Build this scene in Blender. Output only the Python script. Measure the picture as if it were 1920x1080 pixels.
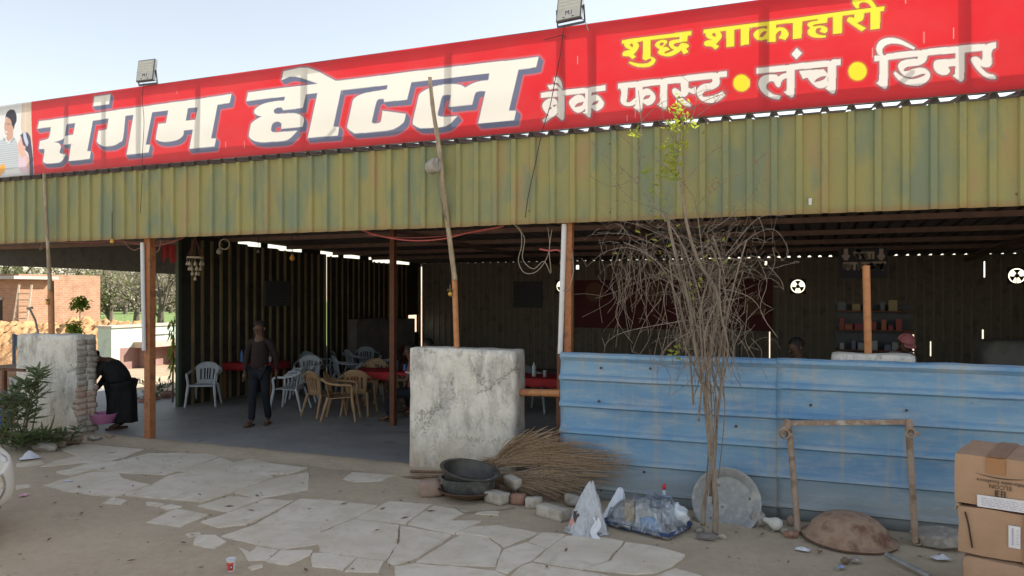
import bpy, bmesh, math, random
import numpy as np
from mathutils import Vector, Matrix, noise as mnoise
R = math.radians
random.seed(7)
S = bpy.context.scene
COL = S.collection
for o in list(bpy.data.objects): bpy.data.objects.remove(o, do_unlink=True)

# ------------------------------------------------------------------ camera, sky, sun, exposure
YAW = R(22.0); FPX = 1400.0; HOR = 550.0; CAMZ = 2.25
cd = bpy.data.cameras.new('camera'); cam = bpy.data.objects.new('camera', cd); COL.objects.link(cam)
cam.location = (0, 0, CAMZ); cam.rotation_euler = (R(90), 0, YAW)
cd.sensor_width = 36; cd.lens = FPX/1920*36; cd.shift_y = (HOR-540)/1920
cd.clip_start = 0.1; cd.clip_end = 2000
S.camera = cam

SUN = Vector((1.05, 0.85, 1.0)).normalized()
w = bpy.data.worlds.new('World'); S.world = w; w.use_nodes = True
nt = w.node_tree; nt.nodes.clear()
sk = nt.nodes.new('ShaderNodeTexSky'); sk.sky_type = 'NISHITA'; sk.sun_disc = False
sk.sun_elevation = math.asin(SUN.z); sk.sun_rotation = math.atan2(SUN.x, SUN.y)
sk.air_density = 1.2; sk.dust_density = 0.5; sk.ozone_density = 1.4
bg = nt.nodes.new('ShaderNodeBackground'); bg.inputs[1].default_value = 0.086
wo = nt.nodes.new('ShaderNodeOutputWorld')
hs = nt.nodes.new('ShaderNodeHueSaturation'); hs.inputs['Saturation'].default_value = .6
nt.links.new(sk.outputs[0], hs.inputs['Color'])
wm = nt.nodes.new('ShaderNodeMix'); wm.data_type = 'RGBA'; wm.blend_type = 'MULTIPLY'; wm.inputs[0].default_value = 1; wm.inputs[7].default_value = (1.06, 1.0, .93, 1)   # dusty, hazy air
nt.links.new(hs.outputs[0], wm.inputs[6]); nt.links.new(wm.outputs[2], bg.inputs[0]); nt.links.new(bg.outputs[0], wo.inputs[0])
ld = bpy.data.lights.new('sun', 'SUN'); ld.energy = 4.1; ld.angle = R(0.5); ld.color = (1.0, 0.93, 0.82)
lo = bpy.data.objects.new('sun', ld); COL.objects.link(lo)
lo.rotation_euler = SUN.to_track_quat('Z', 'Y').to_euler(); lo.location = (20, 30, 40)
S.view_settings.view_transform = 'Standard'; S.view_settings.look = 'None'
S.view_settings.gamma = 1.0; S.view_settings.exposure = 1.52
S.cycles.max_bounces = 8; S.cycles.diffuse_bounces = 5; S.cycles.transparent_max_bounces = 12
S.cycles.use_denoising = True

# ------------------------------------------------------------------ survey helpers (photo pixel -> real point)
CT, ST = math.cos(YAW), math.sin(YAW)
def P(px, py, Y):
    xc = (px-960)/FPX; d = Y/(CT+xc*ST)
    return Vector((d*(xc*CT-ST), Y, CAMZ+(HOR-py)*d/FPX))
def D(px, py, d):
    xc = (px-960)/FPX
    return Vector((d*(xc*CT-ST), d*(CT+xc*ST), CAMZ+(HOR-py)*d/FPX))
def G(px, py, z=0.0):
    d = FPX*(CAMZ-z)/(py-HOR)
    return D(px, py, d)

# ------------------------------------------------------------------ object helpers
def tag(o, label=None, cat=None, group=None, kind=None):
    if label: o['label'] = label
    if cat: o['category'] = cat
    if group: o['group'] = group
    if kind: o['kind'] = kind
    return o
def thing(name, label, cat, loc=(0, 0, 0), rz=0, group=None):
    o = bpy.data.objects.new(name, None); o.empty_display_size = 0.1; COL.objects.link(o)
    o.location = loc; o.rotation_euler = (0, 0, rz)
    return tag(o, label, cat, group)
def copy_tree(o, parent=None):
    c = o.copy(); COL.objects.link(c)
    if parent: c.parent = parent
    for ch in list(o.children): copy_tree(ch, c)
    return c

class MB:
    def __init__(s): s.v = []; s.f = []
    def add(s, vs, fs):
        b = len(s.v); s.v += [tuple(p) for p in vs]; s.f += [tuple(i+b for i in f) for f in fs]
    def box(s, c, d, rz=0, m=None):
        c = Vector(c); hx, hy, hz = d[0]/2, d[1]/2, d[2]/2
        rot = m if m is not None else Matrix.Rotation(rz, 3, 'Z')
        vs = [c + rot @ Vector((x*hx, y*hy, z*hz)) for z in (-1, 1) for y in (-1, 1) for x in (-1, 1)]
        s.add(vs, [(0, 2, 3, 1), (4, 5, 7, 6), (0, 1, 5, 4), (2, 6, 7, 3), (0, 4, 6, 2), (1, 3, 7, 5)])
    def bb(s, lo, hi):
        s.box([(a+b)/2 for a, b in zip(lo, hi)], [b-a for a, b in zip(lo, hi)])
    def bar(s, p0, p1, w, h=None, up=(0, 0, 1)):
        p0, p1 = Vector(p0), Vector(p1); h = h or w; z = (p1-p0); L = z.length; z.normalize()
        x = Vector(up).cross(z)
        if x.length < 1e-3: x = Vector((1, 0, 0))
        x.normalize(); y = z.cross(x)
        s.box((p0+p1)/2, (w, h, L), m=Matrix((x, y, z)).transposed())
    def tube(s, pts, r, n=8, cap=True):
        pts = [Vector(p) for p in pts]; k = len(pts)
        rr = r if isinstance(r, (list, tuple)) else [r]*k
        prev = None; rings = []
        for i, p in enumerate(pts):
            t = (pts[min(i+1, k-1)] - pts[max(i-1, 0)])
            if t.length < 1e-9: t = Vector((0, 0, 1))
            t.normalize()
            if prev is None:
                a = Vector((0, 0, 1)) if abs(t.z) < .9 else Vector((1, 0, 0))
                x = a.cross(t).normalized()
            else:
                x = prev - t*prev.dot(t)
                x = x.normalized() if x.length > 1e-6 else prev
            prev = x; y = t.cross(x)
            rings.append([p + (x*math.cos(2*math.pi*j/n) + y*math.sin(2*math.pi*j/n))*rr[i] for j in range(n)])
        vs = [q for g in rings for q in g]; fs = []
        for i in range(k-1):
            for j in range(n):
                a = i*n+j; b = i*n+(j+1) % n
                fs.append((a, b, b+n, a+n))
        if cap and n > 2: fs += [tuple(range(n-1, -1, -1)), tuple((k-1)*n+j for j in range(n))]
        s.add(vs, fs)
    def lathe(s, prof, n=32, m=None, c=(0, 0, 0)):
        c = Vector(c); m = m or Matrix.Identity(3); k = len(prof); vs = []
        for r, z in prof:
            for j in range(n):
                a = 2*math.pi*j/n
                vs.append(c + m @ Vector((r*math.cos(a), r*math.sin(a), z)))
        fs = []
        for i in range(k-1):
            for j in range(n):
                a = i*n+j; b = i*n+(j+1) % n
                fs.append((a, b, b+n, a+n))
        if prof[0][0] > 1e-4: fs.append(tuple(range(n-1, -1, -1)))
        if prof[-1][0] > 1e-4: fs.append(tuple((k-1)*n+j for j in range(n)))
        s.add(vs, fs)
    def ring(s, prof, n=32, m=None, c=(0, 0, 0)):           # closed profile loop
        c = Vector(c); m = m or Matrix.Identity(3); k = len(prof); vs = []
        for r, z in prof:
            for j in range(n):
                a = 2*math.pi*j/n; vs.append(c + m @ Vector((r*math.cos(a), r*math.sin(a), z)))
        fs = [(i*n+j, i*n+(j+1) % n, ((i+1) % k)*n+(j+1) % n, ((i+1) % k)*n+j) for i in range(k) for j in range(n)]
        s.add(vs, fs)
    def grid(s, fn, nu, nv):
        vs = [fn(i/nu, j/nv) for j in range(nv+1) for i in range(nu+1)]
        fs = [(j*(nu+1)+i, j*(nu+1)+i+1, (j+1)*(nu+1)+i+1, (j+1)*(nu+1)+i) for j in range(nv) for i in range(nu)]
        s.add(vs, fs)
    def extrude(s, prof, axis, a, b, thick=None):
        """open profile (list of 2D) swept along axis from a to b. axis 'x': prof=(y,z); axis 'y': prof=(x,z); 'z': prof=(x,y)"""
        def mk(p, t):
            return {'x': (t, p[0], p[1]), 'y': (p[0], t, p[1]), 'z': (p[0], p[1], t)}[axis]
        n = len(prof); vs = [mk(p, a) for p in prof] + [mk(p, b) for p in prof]
        s.add(vs, [(i, i+1, n+i+1, n+i) for i in range(n-1)])
    def prism(s, poly, z0, z1, inset=0):
        n = len(poly); cx = sum(p[0] for p in poly)/n; cy = sum(p[1] for p in poly)/n
        top = []
        for x, y in poly:
            dx, dy = cx-x, cy-y; L = math.hypot(dx, dy) or 1
            top.append((x+dx/L*inset, y+dy/L*inset, z1))
        s.add([(x, y, z0) for x, y in poly] + top,
              [tuple(range(n-1, -1, -1)), tuple(range(n, 2*n))] + [(i, (i+1) % n, n+(i+1) % n, n+i) for i in range(n)])
    def blob(s, c, r, nz=.25, seed=0, sub=2, sc=(1, 1, 1), freq=1.5, flat=None):
        bm = bmesh.new(); bmesh.ops.create_icosphere(bm, subdivisions=sub, radius=1)
        c = Vector(c); vs = []
        for v in bm.verts:
            d = v.co.normalized(); k = 1 + nz*mnoise.noise(d*freq + Vector((seed*3.1, seed*1.7, seed)))*2
            q = Vector((d.x*sc[0], d.y*sc[1], d.z*sc[2]))*r*k
            if flat is not None and q.z < flat: q.z = flat
            vs.append(c+q)
        s.add(vs, [[v.index for v in f.verts] for f in bm.faces]); bm.free()
    def build(s, name, mat, parent=None, world=False, smooth=False, bevel=0, solid=0, sub=0, loc=None, auto=None):
        me = bpy.data.meshes.new(name)
        off = Vector((0, 0, 0))
        if world and parent is not None: off = Vector(parent.location)
        if loc is not None: off = Vector(loc)
        me.from_pydata([tuple(Vector(p)-off) for p in s.v], [], s.f); me.update()
        me.materials.append(mat)
        if smooth: me.polygons.foreach_set('use_smooth', [True]*len(me.polygons))
        o = bpy.data.objects.new(name, me); COL.objects.link(o)
        if parent is not None: o.parent = parent
        if loc is not None: o.location = loc
        if solid:
            m = o.modifiers.new('solid', 'SOLIDIFY'); m.thickness = solid; m.offset = 0
        if bevel:
            m = o.modifiers.new('bevel', 'BEVEL'); m.width = bevel; m.segments = 2; m.limit_method = 'ANGLE'; m.angle_limit = R(35)
        if sub:
            m = o.modifiers.new('sub', 'SUBSURF'); m.levels = sub; m.render_levels = sub
        if auto and smooth:
            try: me.set_sharp_from_angle(angle=R(auto))
            except Exception: pass
        return o

def spline(pts, n=6):
    """Catmull-Rom through points"""
    pts = [Vector(p) for p in pts]; out = []
    for i in range(len(pts)-1):
        p0, p1, p2, p3 = pts[max(i-1, 0)], pts[i], pts[i+1], pts[min(i+2, len(pts)-1)]
        for k in range(n):
            t = k/n
            out.append(.5*((2*p1)+(p2-p0)*t+(2*p0-5*p1+4*p2-p3)*t*t+(3*p1-p0-3*p2+p3)*t**3))
    out.append(pts[-1]); return out

# ------------------------------------------------------------------ materials
def hexc(r, g, b):
    f = lambda c: ((c/255+.055)/1.055)**2.4 if c/255 > .04045 else c/255/12.92
    return (f(r), f(g), f(b), 1)
def c4(c): return tuple(c)+(1,) if len(c) == 3 else tuple(c)
def newmat(name):
    m = bpy.data.materials.new(name); m.use_nodes = True; n = m.node_tree
    b = n.nodes['Principled BSDF']
    return m, n, b
def node(n, t, **kw):
    x = n.nodes.new(t)
    for k, v in kw.items(): setattr(x, k, v)
    return x
def coords(n, scale=(1, 1, 1), kind='Object', rot=(0, 0, 0)):
    tc = node(n, 'ShaderNodeTexCoord'); mp = node(n, 'ShaderNodeMapping')
    mp.inputs['Scale'].default_value = scale; mp.inputs['Rotation'].default_value = rot
    n.links.new(tc.outputs[kind], mp.inputs[0]); return mp.outputs[0]
def noise_tex(n, vec, scale, detail=6, rough=.6, dist=0):
    t = node(n, 'ShaderNodeTexNoise'); t.inputs['Scale'].default_value = scale
    t.inputs['Detail'].default_value = detail; t.inputs['Roughness'].default_value = rough
    t.inputs['Distortion'].default_value = dist
    n.links.new(vec, t.inputs['Vector']); return t.outputs['Fac']
def ramp(n, fac, stops, mode='LINEAR'):
    r = node(n, 'ShaderNodeValToRGB'); r.color_ramp.interpolation = mode
    e = r.color_ramp.elements
    while len(e) < len(stops): e.new(.5)
    for el, (p, c) in zip(e, stops):
        el.position = p; el.color = c4(c) if not isinstance(c, (int, float)) else (c, c, c, 1)
    n.links.new(fac, r.inputs[0]); return r.outputs[0]
def mixc(n, fac, a, b, mode='MIX'):
    m = node(n, 'ShaderNodeMix', data_type='RGBA', blend_type=mode)
    for s, val in ((m.inputs[0], fac), (m.inputs[6], a), (m.inputs[7], b)):
        if hasattr(val, 'is_linked'): n.links.new(val, s)
        else: s.default_value = c4(val) if not isinstance(val, (int, float)) else val
    return m.outputs[2]
def math_(n, op, a, b=0.0):
    m = node(n, 'ShaderNodeMath', operation=op)
    for s, val in ((m.inputs[0], a), (m.inputs[1], b)):
        if hasattr(val, 'is_linked'): n.links.new(val, s)
        else: s.default_value = val
    return m.outputs[0]
def bumpn(n, b, height, strength=.3, dist=.02):
    u = node(n, 'ShaderNodeBump'); u.inputs['Strength'].default_value = strength; u.inputs['Distance'].default_value = dist
    n.links.new(height, u.inputs['Height']); n.links.new(u.outputs[0], b.inputs['Normal'])
_mc = {}
def M(name, c1, c2=None, scale=6, rough=.75, bump=.0, metal=0, c3=None, stretch=(1, 1, 1), spec=.3, lo=.35, hi=.65, dist=.01):
    if name in _mc: return _mc[name]
    m, n, b = newmat(name); c2 = c2 or tuple(x*.8 for x in c1[:3])
    v = coords(n, stretch); f = noise_tex(n, v, scale)
    st = [(lo, c1), (hi, c2)] if c3 is None else [(lo, c1), ((lo+hi)/2, c2), (hi, c3)]
    n.links.new(ramp(n, f, st), b.inputs['Base Color'])
    b.inputs['Roughness'].default_value = rough; b.inputs['Metallic'].default_value = metal
    b.inputs['Specular IOR Level'].default_value = spec
    if bump:
        bumpn(n, b, noise_tex(n, v, scale*4, 8), bump, dist)
    _mc[name] = m; return m

def mat_sand():
    m, n, b = newmat('sandy_soil'); v = coords(n)
    f1 = noise_tex(n, v, .7, 8, .65); f2 = noise_tex(n, v, 9, 8, .7); f3 = noise_tex(n, v, 60, 4, .7)
    c = ramp(n, f1, [(.3, (.40, .325, .235)), (.5, (.48, .395, .29)), (.7, (.54, .45, .335))])
    c = mixc(n, ramp(n, f2, [(.35, 1), (.6, 0)]), c, (.32, .25, .175), 'MIX')
    mm = node(n, 'ShaderNodeMix', data_type='RGBA'); 
    c2 = ramp(n, f1, [(.3, (.40, .325, .235)), (.5, (.48, .395, .29)), (.7, (.54, .45, .335))])
    c = mixc(n, .72, c, c2)
    vor = node(n, 'ShaderNodeTexVoronoi'); vor.inputs['Scale'].default_value = 14; n.links.new(v, vor.inputs['Vector'])
    spk = ramp(n, vor.outputs['Distance'], [(.04, 1), (.075, 0)])
    gate = ramp(n, noise_tex(n, v, 3, 3), [(.52, 0), (.62, 1)])
    c = mixc(n, math_(n, 'MULTIPLY', spk, gate), c, (.1, .075, .055))
    n.links.new(c, b.inputs['Base Color']); b.inputs['Roughness'].default_value = .95; b.inputs['Specular IOR Level'].default_value = .15
    h = math_(n, 'ADD', math_(n, 'MULTIPLY', f2, .7), math_(n, 'MULTIPLY', f3, .3))
    bumpn(n, b, h, .8, .035); return m
def mat_slab():
    m, n, b = newmat('flagstone'); v = coords(n)
    f1 = noise_tex(n, v, 1.3, 8, .6); f2 = noise_tex(n, v, 14, 8, .7); f3 = noise_tex(n, v, 4, 6, .75, .6)
    c = ramp(n, f1, [(.3, (.58, .515, .42)), (.5, (.66, .595, .50)), (.72, (.69, .62, .515))])
    c = mixc(n, ramp(n, f3, [(.46, 0), (.66, .85)]), c, (.53, .45, .345)); c = mixc(n, ramp(n, noise_tex(n, v, .9, 5, .6), [(.48, 0), (.66, .7)]), c, (.55, .465, .355))
    c = mixc(n, ramp(n, f2, [(.62, 0), (.8, .35)]), c, (.2, .17, .13))
    n.links.new(c, b.inputs['Base Color']); b.inputs['Roughness'].default_value = .85; b.inputs['Specular IOR Level'].default_value = .2
    bumpn(n, b, math_(n, 'ADD', f2, f3), .22, .012); return m
def mat_floor():
    m, n, b = newmat('concrete_floor'); v = coords(n)
    f1 = noise_tex(n, v, .8, 8, .65); f2 = noise_tex(n, v, 11, 6, .7)
    c = ramp(n, f1, [(.3, (.20, .20, .202)), (.55, (.28, .278, .275)), (.75, (.34, .335, .325))])
    c = mixc(n, ramp(n, f2, [(.5, 0), (.75, .5)]), c, (.18, .18, .185))
    c = mixc(n, ramp(n, noise_tex(n, v, 2.3, 7, .7, .8), [(.54, 0), (.66, .55)]), c, (.36, .33, .29)); c = mixc(n, ramp(n, noise_tex(n, v, 1.4, 4, .6, 2.0), [(.60, 0), (.68, .6)]), c, (.12, .12, .12))
    n.links.new(c, b.inputs['Base Color']); b.inputs['Roughness'].default_value = .55; bumpn(n, b, f2, .12, .01); return m
def mat_plaster(name, seed=0, tan=.45):
    m, n, b = newmat(name); v = coords(n); vs = coords(n, (2.6, 2.6, .55)); vf = coords(n, (1, 1, .6))
    f1 = noise_tex(n, vs, 2.6, 9, .62); f2 = noise_tex(n, v, 7, 10, .72, .5); f3 = noise_tex(n, v, 30, 6, .7); f4 = noise_tex(n, vf, 1.5, 3, .5); f5 = noise_tex(n, vf, 13, 8, .75, 1.2)
    vz = node(n, 'ShaderNodeSeparateXYZ'); n.links.new(v, vz.inputs[0])
    c = ramp(n, f2, [(.32, (.58, .53, .45)), (.48, (.70, .665, .59)), (.62, (.77, .745, .68))])
    gate = ramp(n, f4, [(.44, 0), (.56, 1)])
    dirt = math_(n, 'MULTIPLY', math_(n, 'MULTIPLY', ramp(n, f1, [(.42, 0), (.56, 1)]), gate), ramp(n, f5, [(.34, .25), (.56, 1)]))
    c = mixc(n, math_(n, 'MULTIPLY', dirt, .72), c, ramp(n, f3, [(.35, (.17, .165, .15)), (.65, (.36, .35, .325))]))
    flake = ramp(n, noise_tex(n, vf, 6.5, 9, .78, 1.0), [(.56, 0), (.59, 1)])
    c = mixc(n, math_(n, 'MULTIPLY', flake, .7), c, (.79, .77, .72))
    low = ramp(n, math_(n, 'ADD', vz.outputs[2], math_(n, 'MULTIPLY', f1, .9)), [(.55, tan+.35), (1.15, 0)])
    c = mixc(n, low, c, ramp(n, f2, [(.3, (.36, .295, .215)), (.7, (.50, .43, .335))]))
    vor = node(n, 'ShaderNodeTexVoronoi', feature='DISTANCE_TO_EDGE'); vor.inputs['Scale'].default_value = 1.6
    dv = node(n, 'ShaderNodeVectorMath', operation='ADD'); n.links.new(v, dv.inputs[0]); cx = node(n, 'ShaderNodeCombineXYZ')
    for k in range(3): n.links.new(math_(n, 'MULTIPLY', (f2, f3, f5)[k], .35), cx.inputs[k])
    n.links.new(cx.outputs[0], dv.inputs[1]); n.links.new(dv.outputs[0], vor.inputs['Vector'])
    crack = math_(n, 'MULTIPLY', ramp(n, vor.outputs['Distance'], [(.004, 1), (.010, 0)]), ramp(n, noise_tex(n, v, 2, 2), [(.5, 0), (.56, .8)]))
    c = mixc(n, crack, c, (.12, .10, .08))
    n.links.new(c, b.inputs['Base Color']); b.inputs['Roughness'].default_value = .92; b.inputs['Specular IOR Level'].default_value = .15
    h = math_(n, 'ADD', math_(n, 'ADD', f2, math_(n, 'MULTIPLY', f3, .4)), math_(n, 'MULTIPLY', flake, .6))
    h = math_(n, 'SUBTRACT', h, crack)
    bumpn(n, b, h, .6, .02); return m
def mat_fascia():
    m, n, b = newmat('weathered_green_sheet'); v = coords(n, (1, 1, .35)); v2 = coords(n, (1, 1, .12)); v3 = coords(n)
    f1 = noise_tex(n, v, 2.1, 5, .6); f2 = noise_tex(n, v2, 3.2, 6, .65); f3 = noise_tex(n, v3, 22, 6, .7); f4 = noise_tex(n, v, 3.7, 4, .55)
    c = ramp(n, f1, [(.34, (.18, .215, .13)), (.46, (.24, .245, .11)), (.58, (.285, .265, .10)), (.68, (.31, .235, .11))])
    c = mixc(n, ramp(n, f4, [(.50, 0), (.62, .75)]), c, (.17, .215, .14))
    c = mixc(n, ramp(n, f2, [(.56, 0), (.70, .7)]), c, (.30, .215, .09))
    c = mixc(n, ramp(n, f3, [(.55, 0), (.75, .35)]), c, (.16, .15, .08))
    vz = node(n, 'ShaderNodeSeparateXYZ'); n.links.new(v3, vz.inputs[0])
    # rust creeping up from the cut edges
    lip = ramp(n, math_(n, 'ADD', vz.outputs[2], math_(n, 'MULTIPLY', f3, .12)), [(.07, .7), (.14, 0)])
    c = mixc(n, lip, c, (.26, .15, .06))
    n.links.new(c, b.inputs['Base Color']); b.inputs['Roughness'].default_value = .6; b.inputs['Specular IOR Level'].default_value = .35
    bumpn(n, b, f1, .12, .02); return m
def mat_fence():
    m, n, b = newmat('faded_blue_sheet'); v3 = coords(n); v = coords(n, (.35, 1, 1.6)); 
    f1 = noise_tex(n, v, 1.6, 7, .62); f2 = noise_tex(n, v, 5, 8, .7); f3 = noise_tex(n, v3, 26, 6, .7)
    vz = node(n, 'ShaderNodeSeparateXYZ'); n.links.new(v3, vz.inputs[0])
    c = ramp(n, f1, [(.32, (.085, .22, .42)), (.5, (.13, .29, .48)), (.68, (.22, .37, .50))])
    top = ramp(n, math_(n, 'ADD', vz.outputs[2], math_(n, 'MULTIPLY', f2, .9)), [(1.15, 0), (1.75, .8)])
    c = mixc(n, top, c, (.42, .45, .45))
    bot = ramp(n, math_(n, 'ADD', vz.outputs[2], math_(n, 'MULTIPLY', f2, .55)), [(.45, .85), (.80, .1)])
    c = mixc(n, bot, c, (.29, .31, .30))
    c = mixc(n, ramp(n, f2, [(.47, 0), (.70, .65)]), c, (.40, .43, .44))
    c = mixc(n, ramp(n, f3, [(.63, 0), (.75, .6)]), c, (.12, .10, .08))
    run = math_(n, 'MULTIPLY', ramp(n, noise_tex(n, coords(n, (5, 1, .35)), 2.2, 6, .6), [(.54, 0), (.66, .65)]), ramp(n, f2, [(.35, .3), (.6, 1)]))
    c = mixc(n, run, c, (.34, .335, .31))
    scr = math_(n, 'MULTIPLY', ramp(n, noise_tex(n, coords(n, (1.2, 1, 9)), 4, 8, .7, .6), [(.62, 0), (.66, .6)]), ramp(n, f1, [(.45, 0), (.6, 1)]))
    c = mixc(n, scr, c, (.45, .48, .49))
    n.links.new(c, b.inputs['Base Color']); b.inputs['Roughness'].default_value = .6; b.inputs['Specular IOR Level'].default_value = .3
    bumpn(n, b, f2, .1, .02); return m
def mat_brick(name, c1, c2, mort, scale=1.0):
    m, n, b = newmat(name)
    tc = node(n, 'ShaderNodeTexCoord'); sp = node(n, 'ShaderNodeSeparateXYZ'); n.links.new(tc.outputs['Object'], sp.inputs[0])
    cb = node(n, 'ShaderNodeCombineXYZ'); n.links.new(math_(n, 'ADD', sp.outputs[0], sp.outputs[1]), cb.inputs[0]); n.links.new(sp.outputs[2], cb.inputs[1])
    br = node(n, 'ShaderNodeTexBrick'); n.links.new(cb.outputs[0], br.inputs['Vector'])
    br.inputs['Color1'].default_value = c4(c1); br.inputs['Color2'].default_value = c4(c2); br.inputs['Mortar'].default_value = c4(mort)
    br.inputs['Scale'].default_value = scale; br.inputs['Brick Width'].default_value = .24; br.inputs['Row Height'].default_value = .085; br.inputs['Mortar Size'].default_value = .012
    f = noise_tex(n, tc.outputs['Object'], 3, 6)
    c = mixc(n, ramp(n, f, [(.4, 0), (.7, .5)]), br.outputs['Color'], tuple(x*.6 for x in c1[:3]))
    n.links.new(c, b.inputs['Base Color']); b.inputs['Roughness'].default_value = .9
    bumpn(n, b, br.outputs['Fac'], -.5, .02); return m
def mat_film(name='clear_plastic_film', lo=.06, hi=.42, a=.42, z=.70, bs_=.9):
    m, n, b = newmat(name)
    n.nodes.remove(b); out = n.nodes['Material Output']
    tr = node(n, 'ShaderNodeBsdfTransparent'); tr.inputs[0].default_value = (.93, .95, .97, 1)
    gl = node(n, 'ShaderNodeBsdfGlossy'); gl.inputs['Roughness'].default_value = .18; gl.inputs[0].default_value = (.9, .92, .95, 1)
    df = node(n, 'ShaderNodeBsdfDiffuse'); df.inputs[0].default_value = (.80, .83, .88, 1)
    f = noise_tex(n, coords(n, (1.6, 1.6, .3)), 13, 5, .6, 1.2)
    mx0 = node(n, 'ShaderNodeMixShader'); n.links.new(ramp(n, f, [(a, lo), (z, hi)]), mx0.inputs[0]); n.links.new(tr.outputs[0], mx0.inputs[1]); n.links.new(df.outputs[0], mx0.inputs[2])
    fr = node(n, 'ShaderNodeFresnel'); fr.inputs[0].default_value = 1.45
    bu = node(n, 'ShaderNodeBump'); bu.inputs['Strength'].default_value = bs_; bu.inputs['Distance'].default_value = .03; n.links.new(f, bu.inputs['Height'])
    n.links.new(bu.outputs[0], gl.inputs['Normal']); n.links.new(bu.outputs[0], fr.inputs['Normal'])
    g = node(n, 'ShaderNodeMixShader'); n.links.new(fr.outputs[0], g.inputs[0]); n.links.new(mx0.outputs[0], g.inputs[1]); n.links.new(gl.outputs[0], g.inputs[2])
    n.links.new(g.outputs[0], out.inputs[0]); return m
def mat_leaf(name, c1, c2, trans=.35):
    m, n, b = newmat(name); n.nodes.remove(b); out = n.nodes['Material Output']
    g = node(n, 'ShaderNodeNewGeometry')
    c = ramp(n, g.outputs['Random Per Island'], [(0, c1), (1, c2)])
    d = node(n, 'ShaderNodeBsdfPrincipled'); d.inputs['Roughness'].default_value = .55; t = node(n, 'ShaderNodeBsdfTranslucent')
    n.links.new(c, d.inputs['Base Color']); n.links.new(c, t.inputs[0])
    x = node(n, 'ShaderNodeMixShader'); x.inputs[0].default_value = trans
    n.links.new(d.outputs[0], x.inputs[1]); n.links.new(t.outputs[0], x.inputs[2]); n.links.new(x.outputs[0], out.inputs[0]); return m

m_sand = mat_sand(); m_slab = mat_slab(); m_floor = mat_floor(); m_fascia = mat_fascia(); m_fence = mat_fence(); m_film = mat_film(); m_film2 = mat_film('milky_film', .34, .60, .30, .70, .22)
m_plaster = mat_plaster('flaking_limewash'); m_plaster2 = mat_plaster('stained_limewash', 3, .6)
m_rustpaint = M('rust_red_paint', (.30, .115, .045), (.38, .16, .07), 9, .6, .15, c3=(.22, .09, .045))
m_rustdark = M('dark_rust_paint', (.16, .06, .03), (.11, .045, .025), 9, .65, .15)
m_orangepipe = M('orange_oxide_pipe', (.43, .18, .07), (.50, .23, .10), 8, .55, .12, c3=(.36, .16, .08))
m_pvc = M('white_pvc', (.66, .68, .70), (.58, .60, .62), 4, .35)
m_bamboo = M('weathered_bamboo', (.36, .29, .19), (.27, .215, .15), 12, .75, .3, stretch=(1, 1, .25), c3=(.45, .38, .27))
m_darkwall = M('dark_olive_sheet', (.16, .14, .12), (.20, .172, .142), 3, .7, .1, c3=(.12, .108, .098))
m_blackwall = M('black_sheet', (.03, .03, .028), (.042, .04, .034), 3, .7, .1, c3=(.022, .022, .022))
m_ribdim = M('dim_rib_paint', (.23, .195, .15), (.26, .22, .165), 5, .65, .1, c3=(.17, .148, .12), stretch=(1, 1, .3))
m_rib = M('front_lit_rib_tone', (.28, .21, .11), (.20, .155, .085), 5, .6, .1, c3=(.14, .11, .07), stretch=(1, 1, .3))  # front light caught by the side wall ribs is put into this paler colour
m_roofsheet = M('grimy_roof_sheet', (.12, .105, .10), (.15, .13, .125), 3, .75, .1)
m_purlin = M('purlin_rust', (.20, .13, .11), (.15, .095, .08), 6, .7)
m_steel = M('galvanised_steel', (.36, .36, .36), (.26, .26, .27), 8, .45, .1, metal=.6)
# ------------------------------------------------------------------ ground
def axis(lo, hi, fine_lo, fine_hi, step, growth=1.35):
    xs = list(np.arange(fine_lo, fine_hi+1e-6, step)); s = step; x = fine_lo
    left = []
    while x > lo: s *= growth; x -= s; left.append(x)
    s = step; x = xs[-1]
    while x < hi: s *= growth; x += s; xs.append(x)
    return left[::-1] + xs
def gz(x, y):
    z = -.012
    if y < 8.0:
        k = min(1, max(0, (8.0-y)/.3))
        z = -.005 + k*(.014*mnoise.noise(Vector((x*.7, y*.9, 0))) + .008*mnoise.noise(Vector((x*2.4, y*2.8, 4))) + .004*mnoise.noise(Vector((x*6.5, y*7, 9))))
    return z
gx = axis(-400, 400, -11.5, 3, .09); gy = axis(-400, 600, 3.5, 8.1, .09)
b = MB(); b.grid(lambda u, v: (0, 0, 0), len(gx)-1, len(gy)-1)
b.v = [(x, y, gz(x, y)) for y in gy for x in gx]
tag(b.build('ground', m_sand, smooth=True), kind='structure')

m_grass = M('field_grass', (.11, .18, .055), (.15, .23, .07), .5, .9, .3, c3=(.20, .22, .10))
b = MB(); b.bb((-120, 24, -.02), (-13.5, 200, .006)); tag(b.build('grass_field', m_grass), kind='structure')
# raised concrete floor of the eating shed
b = MB()
edge = [(x, 8.5+.05*mnoise.noise(Vector((x*1.3, 0, 0)))) for x in np.arange(-16.4, 6.2, .3)]
b.prism(edge + [(6.2, 20.95), (-11.6, 20.95), (-11.6, 12.6), (-16.4, 12.6)], -.05, .035); tag(b.build('restaurant_floor', m_floor), kind='structure')
# dusty threshold lip along the floor's edge
b = MB()
def lipf(u, v):
    x = -13+ (13+6)*u; y = 8.02+.52*v
    z = -.02 + .065*min(1, v*1.6) + .016*mnoise.noise(Vector((x*2.2, y*3, 2)))
    if v > .97: z = .0
    return (x, y, z)
b.grid(lipf, 150, 10); tag(b.build('earth_threshold', m_sand, smooth=True), kind='structure')

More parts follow.
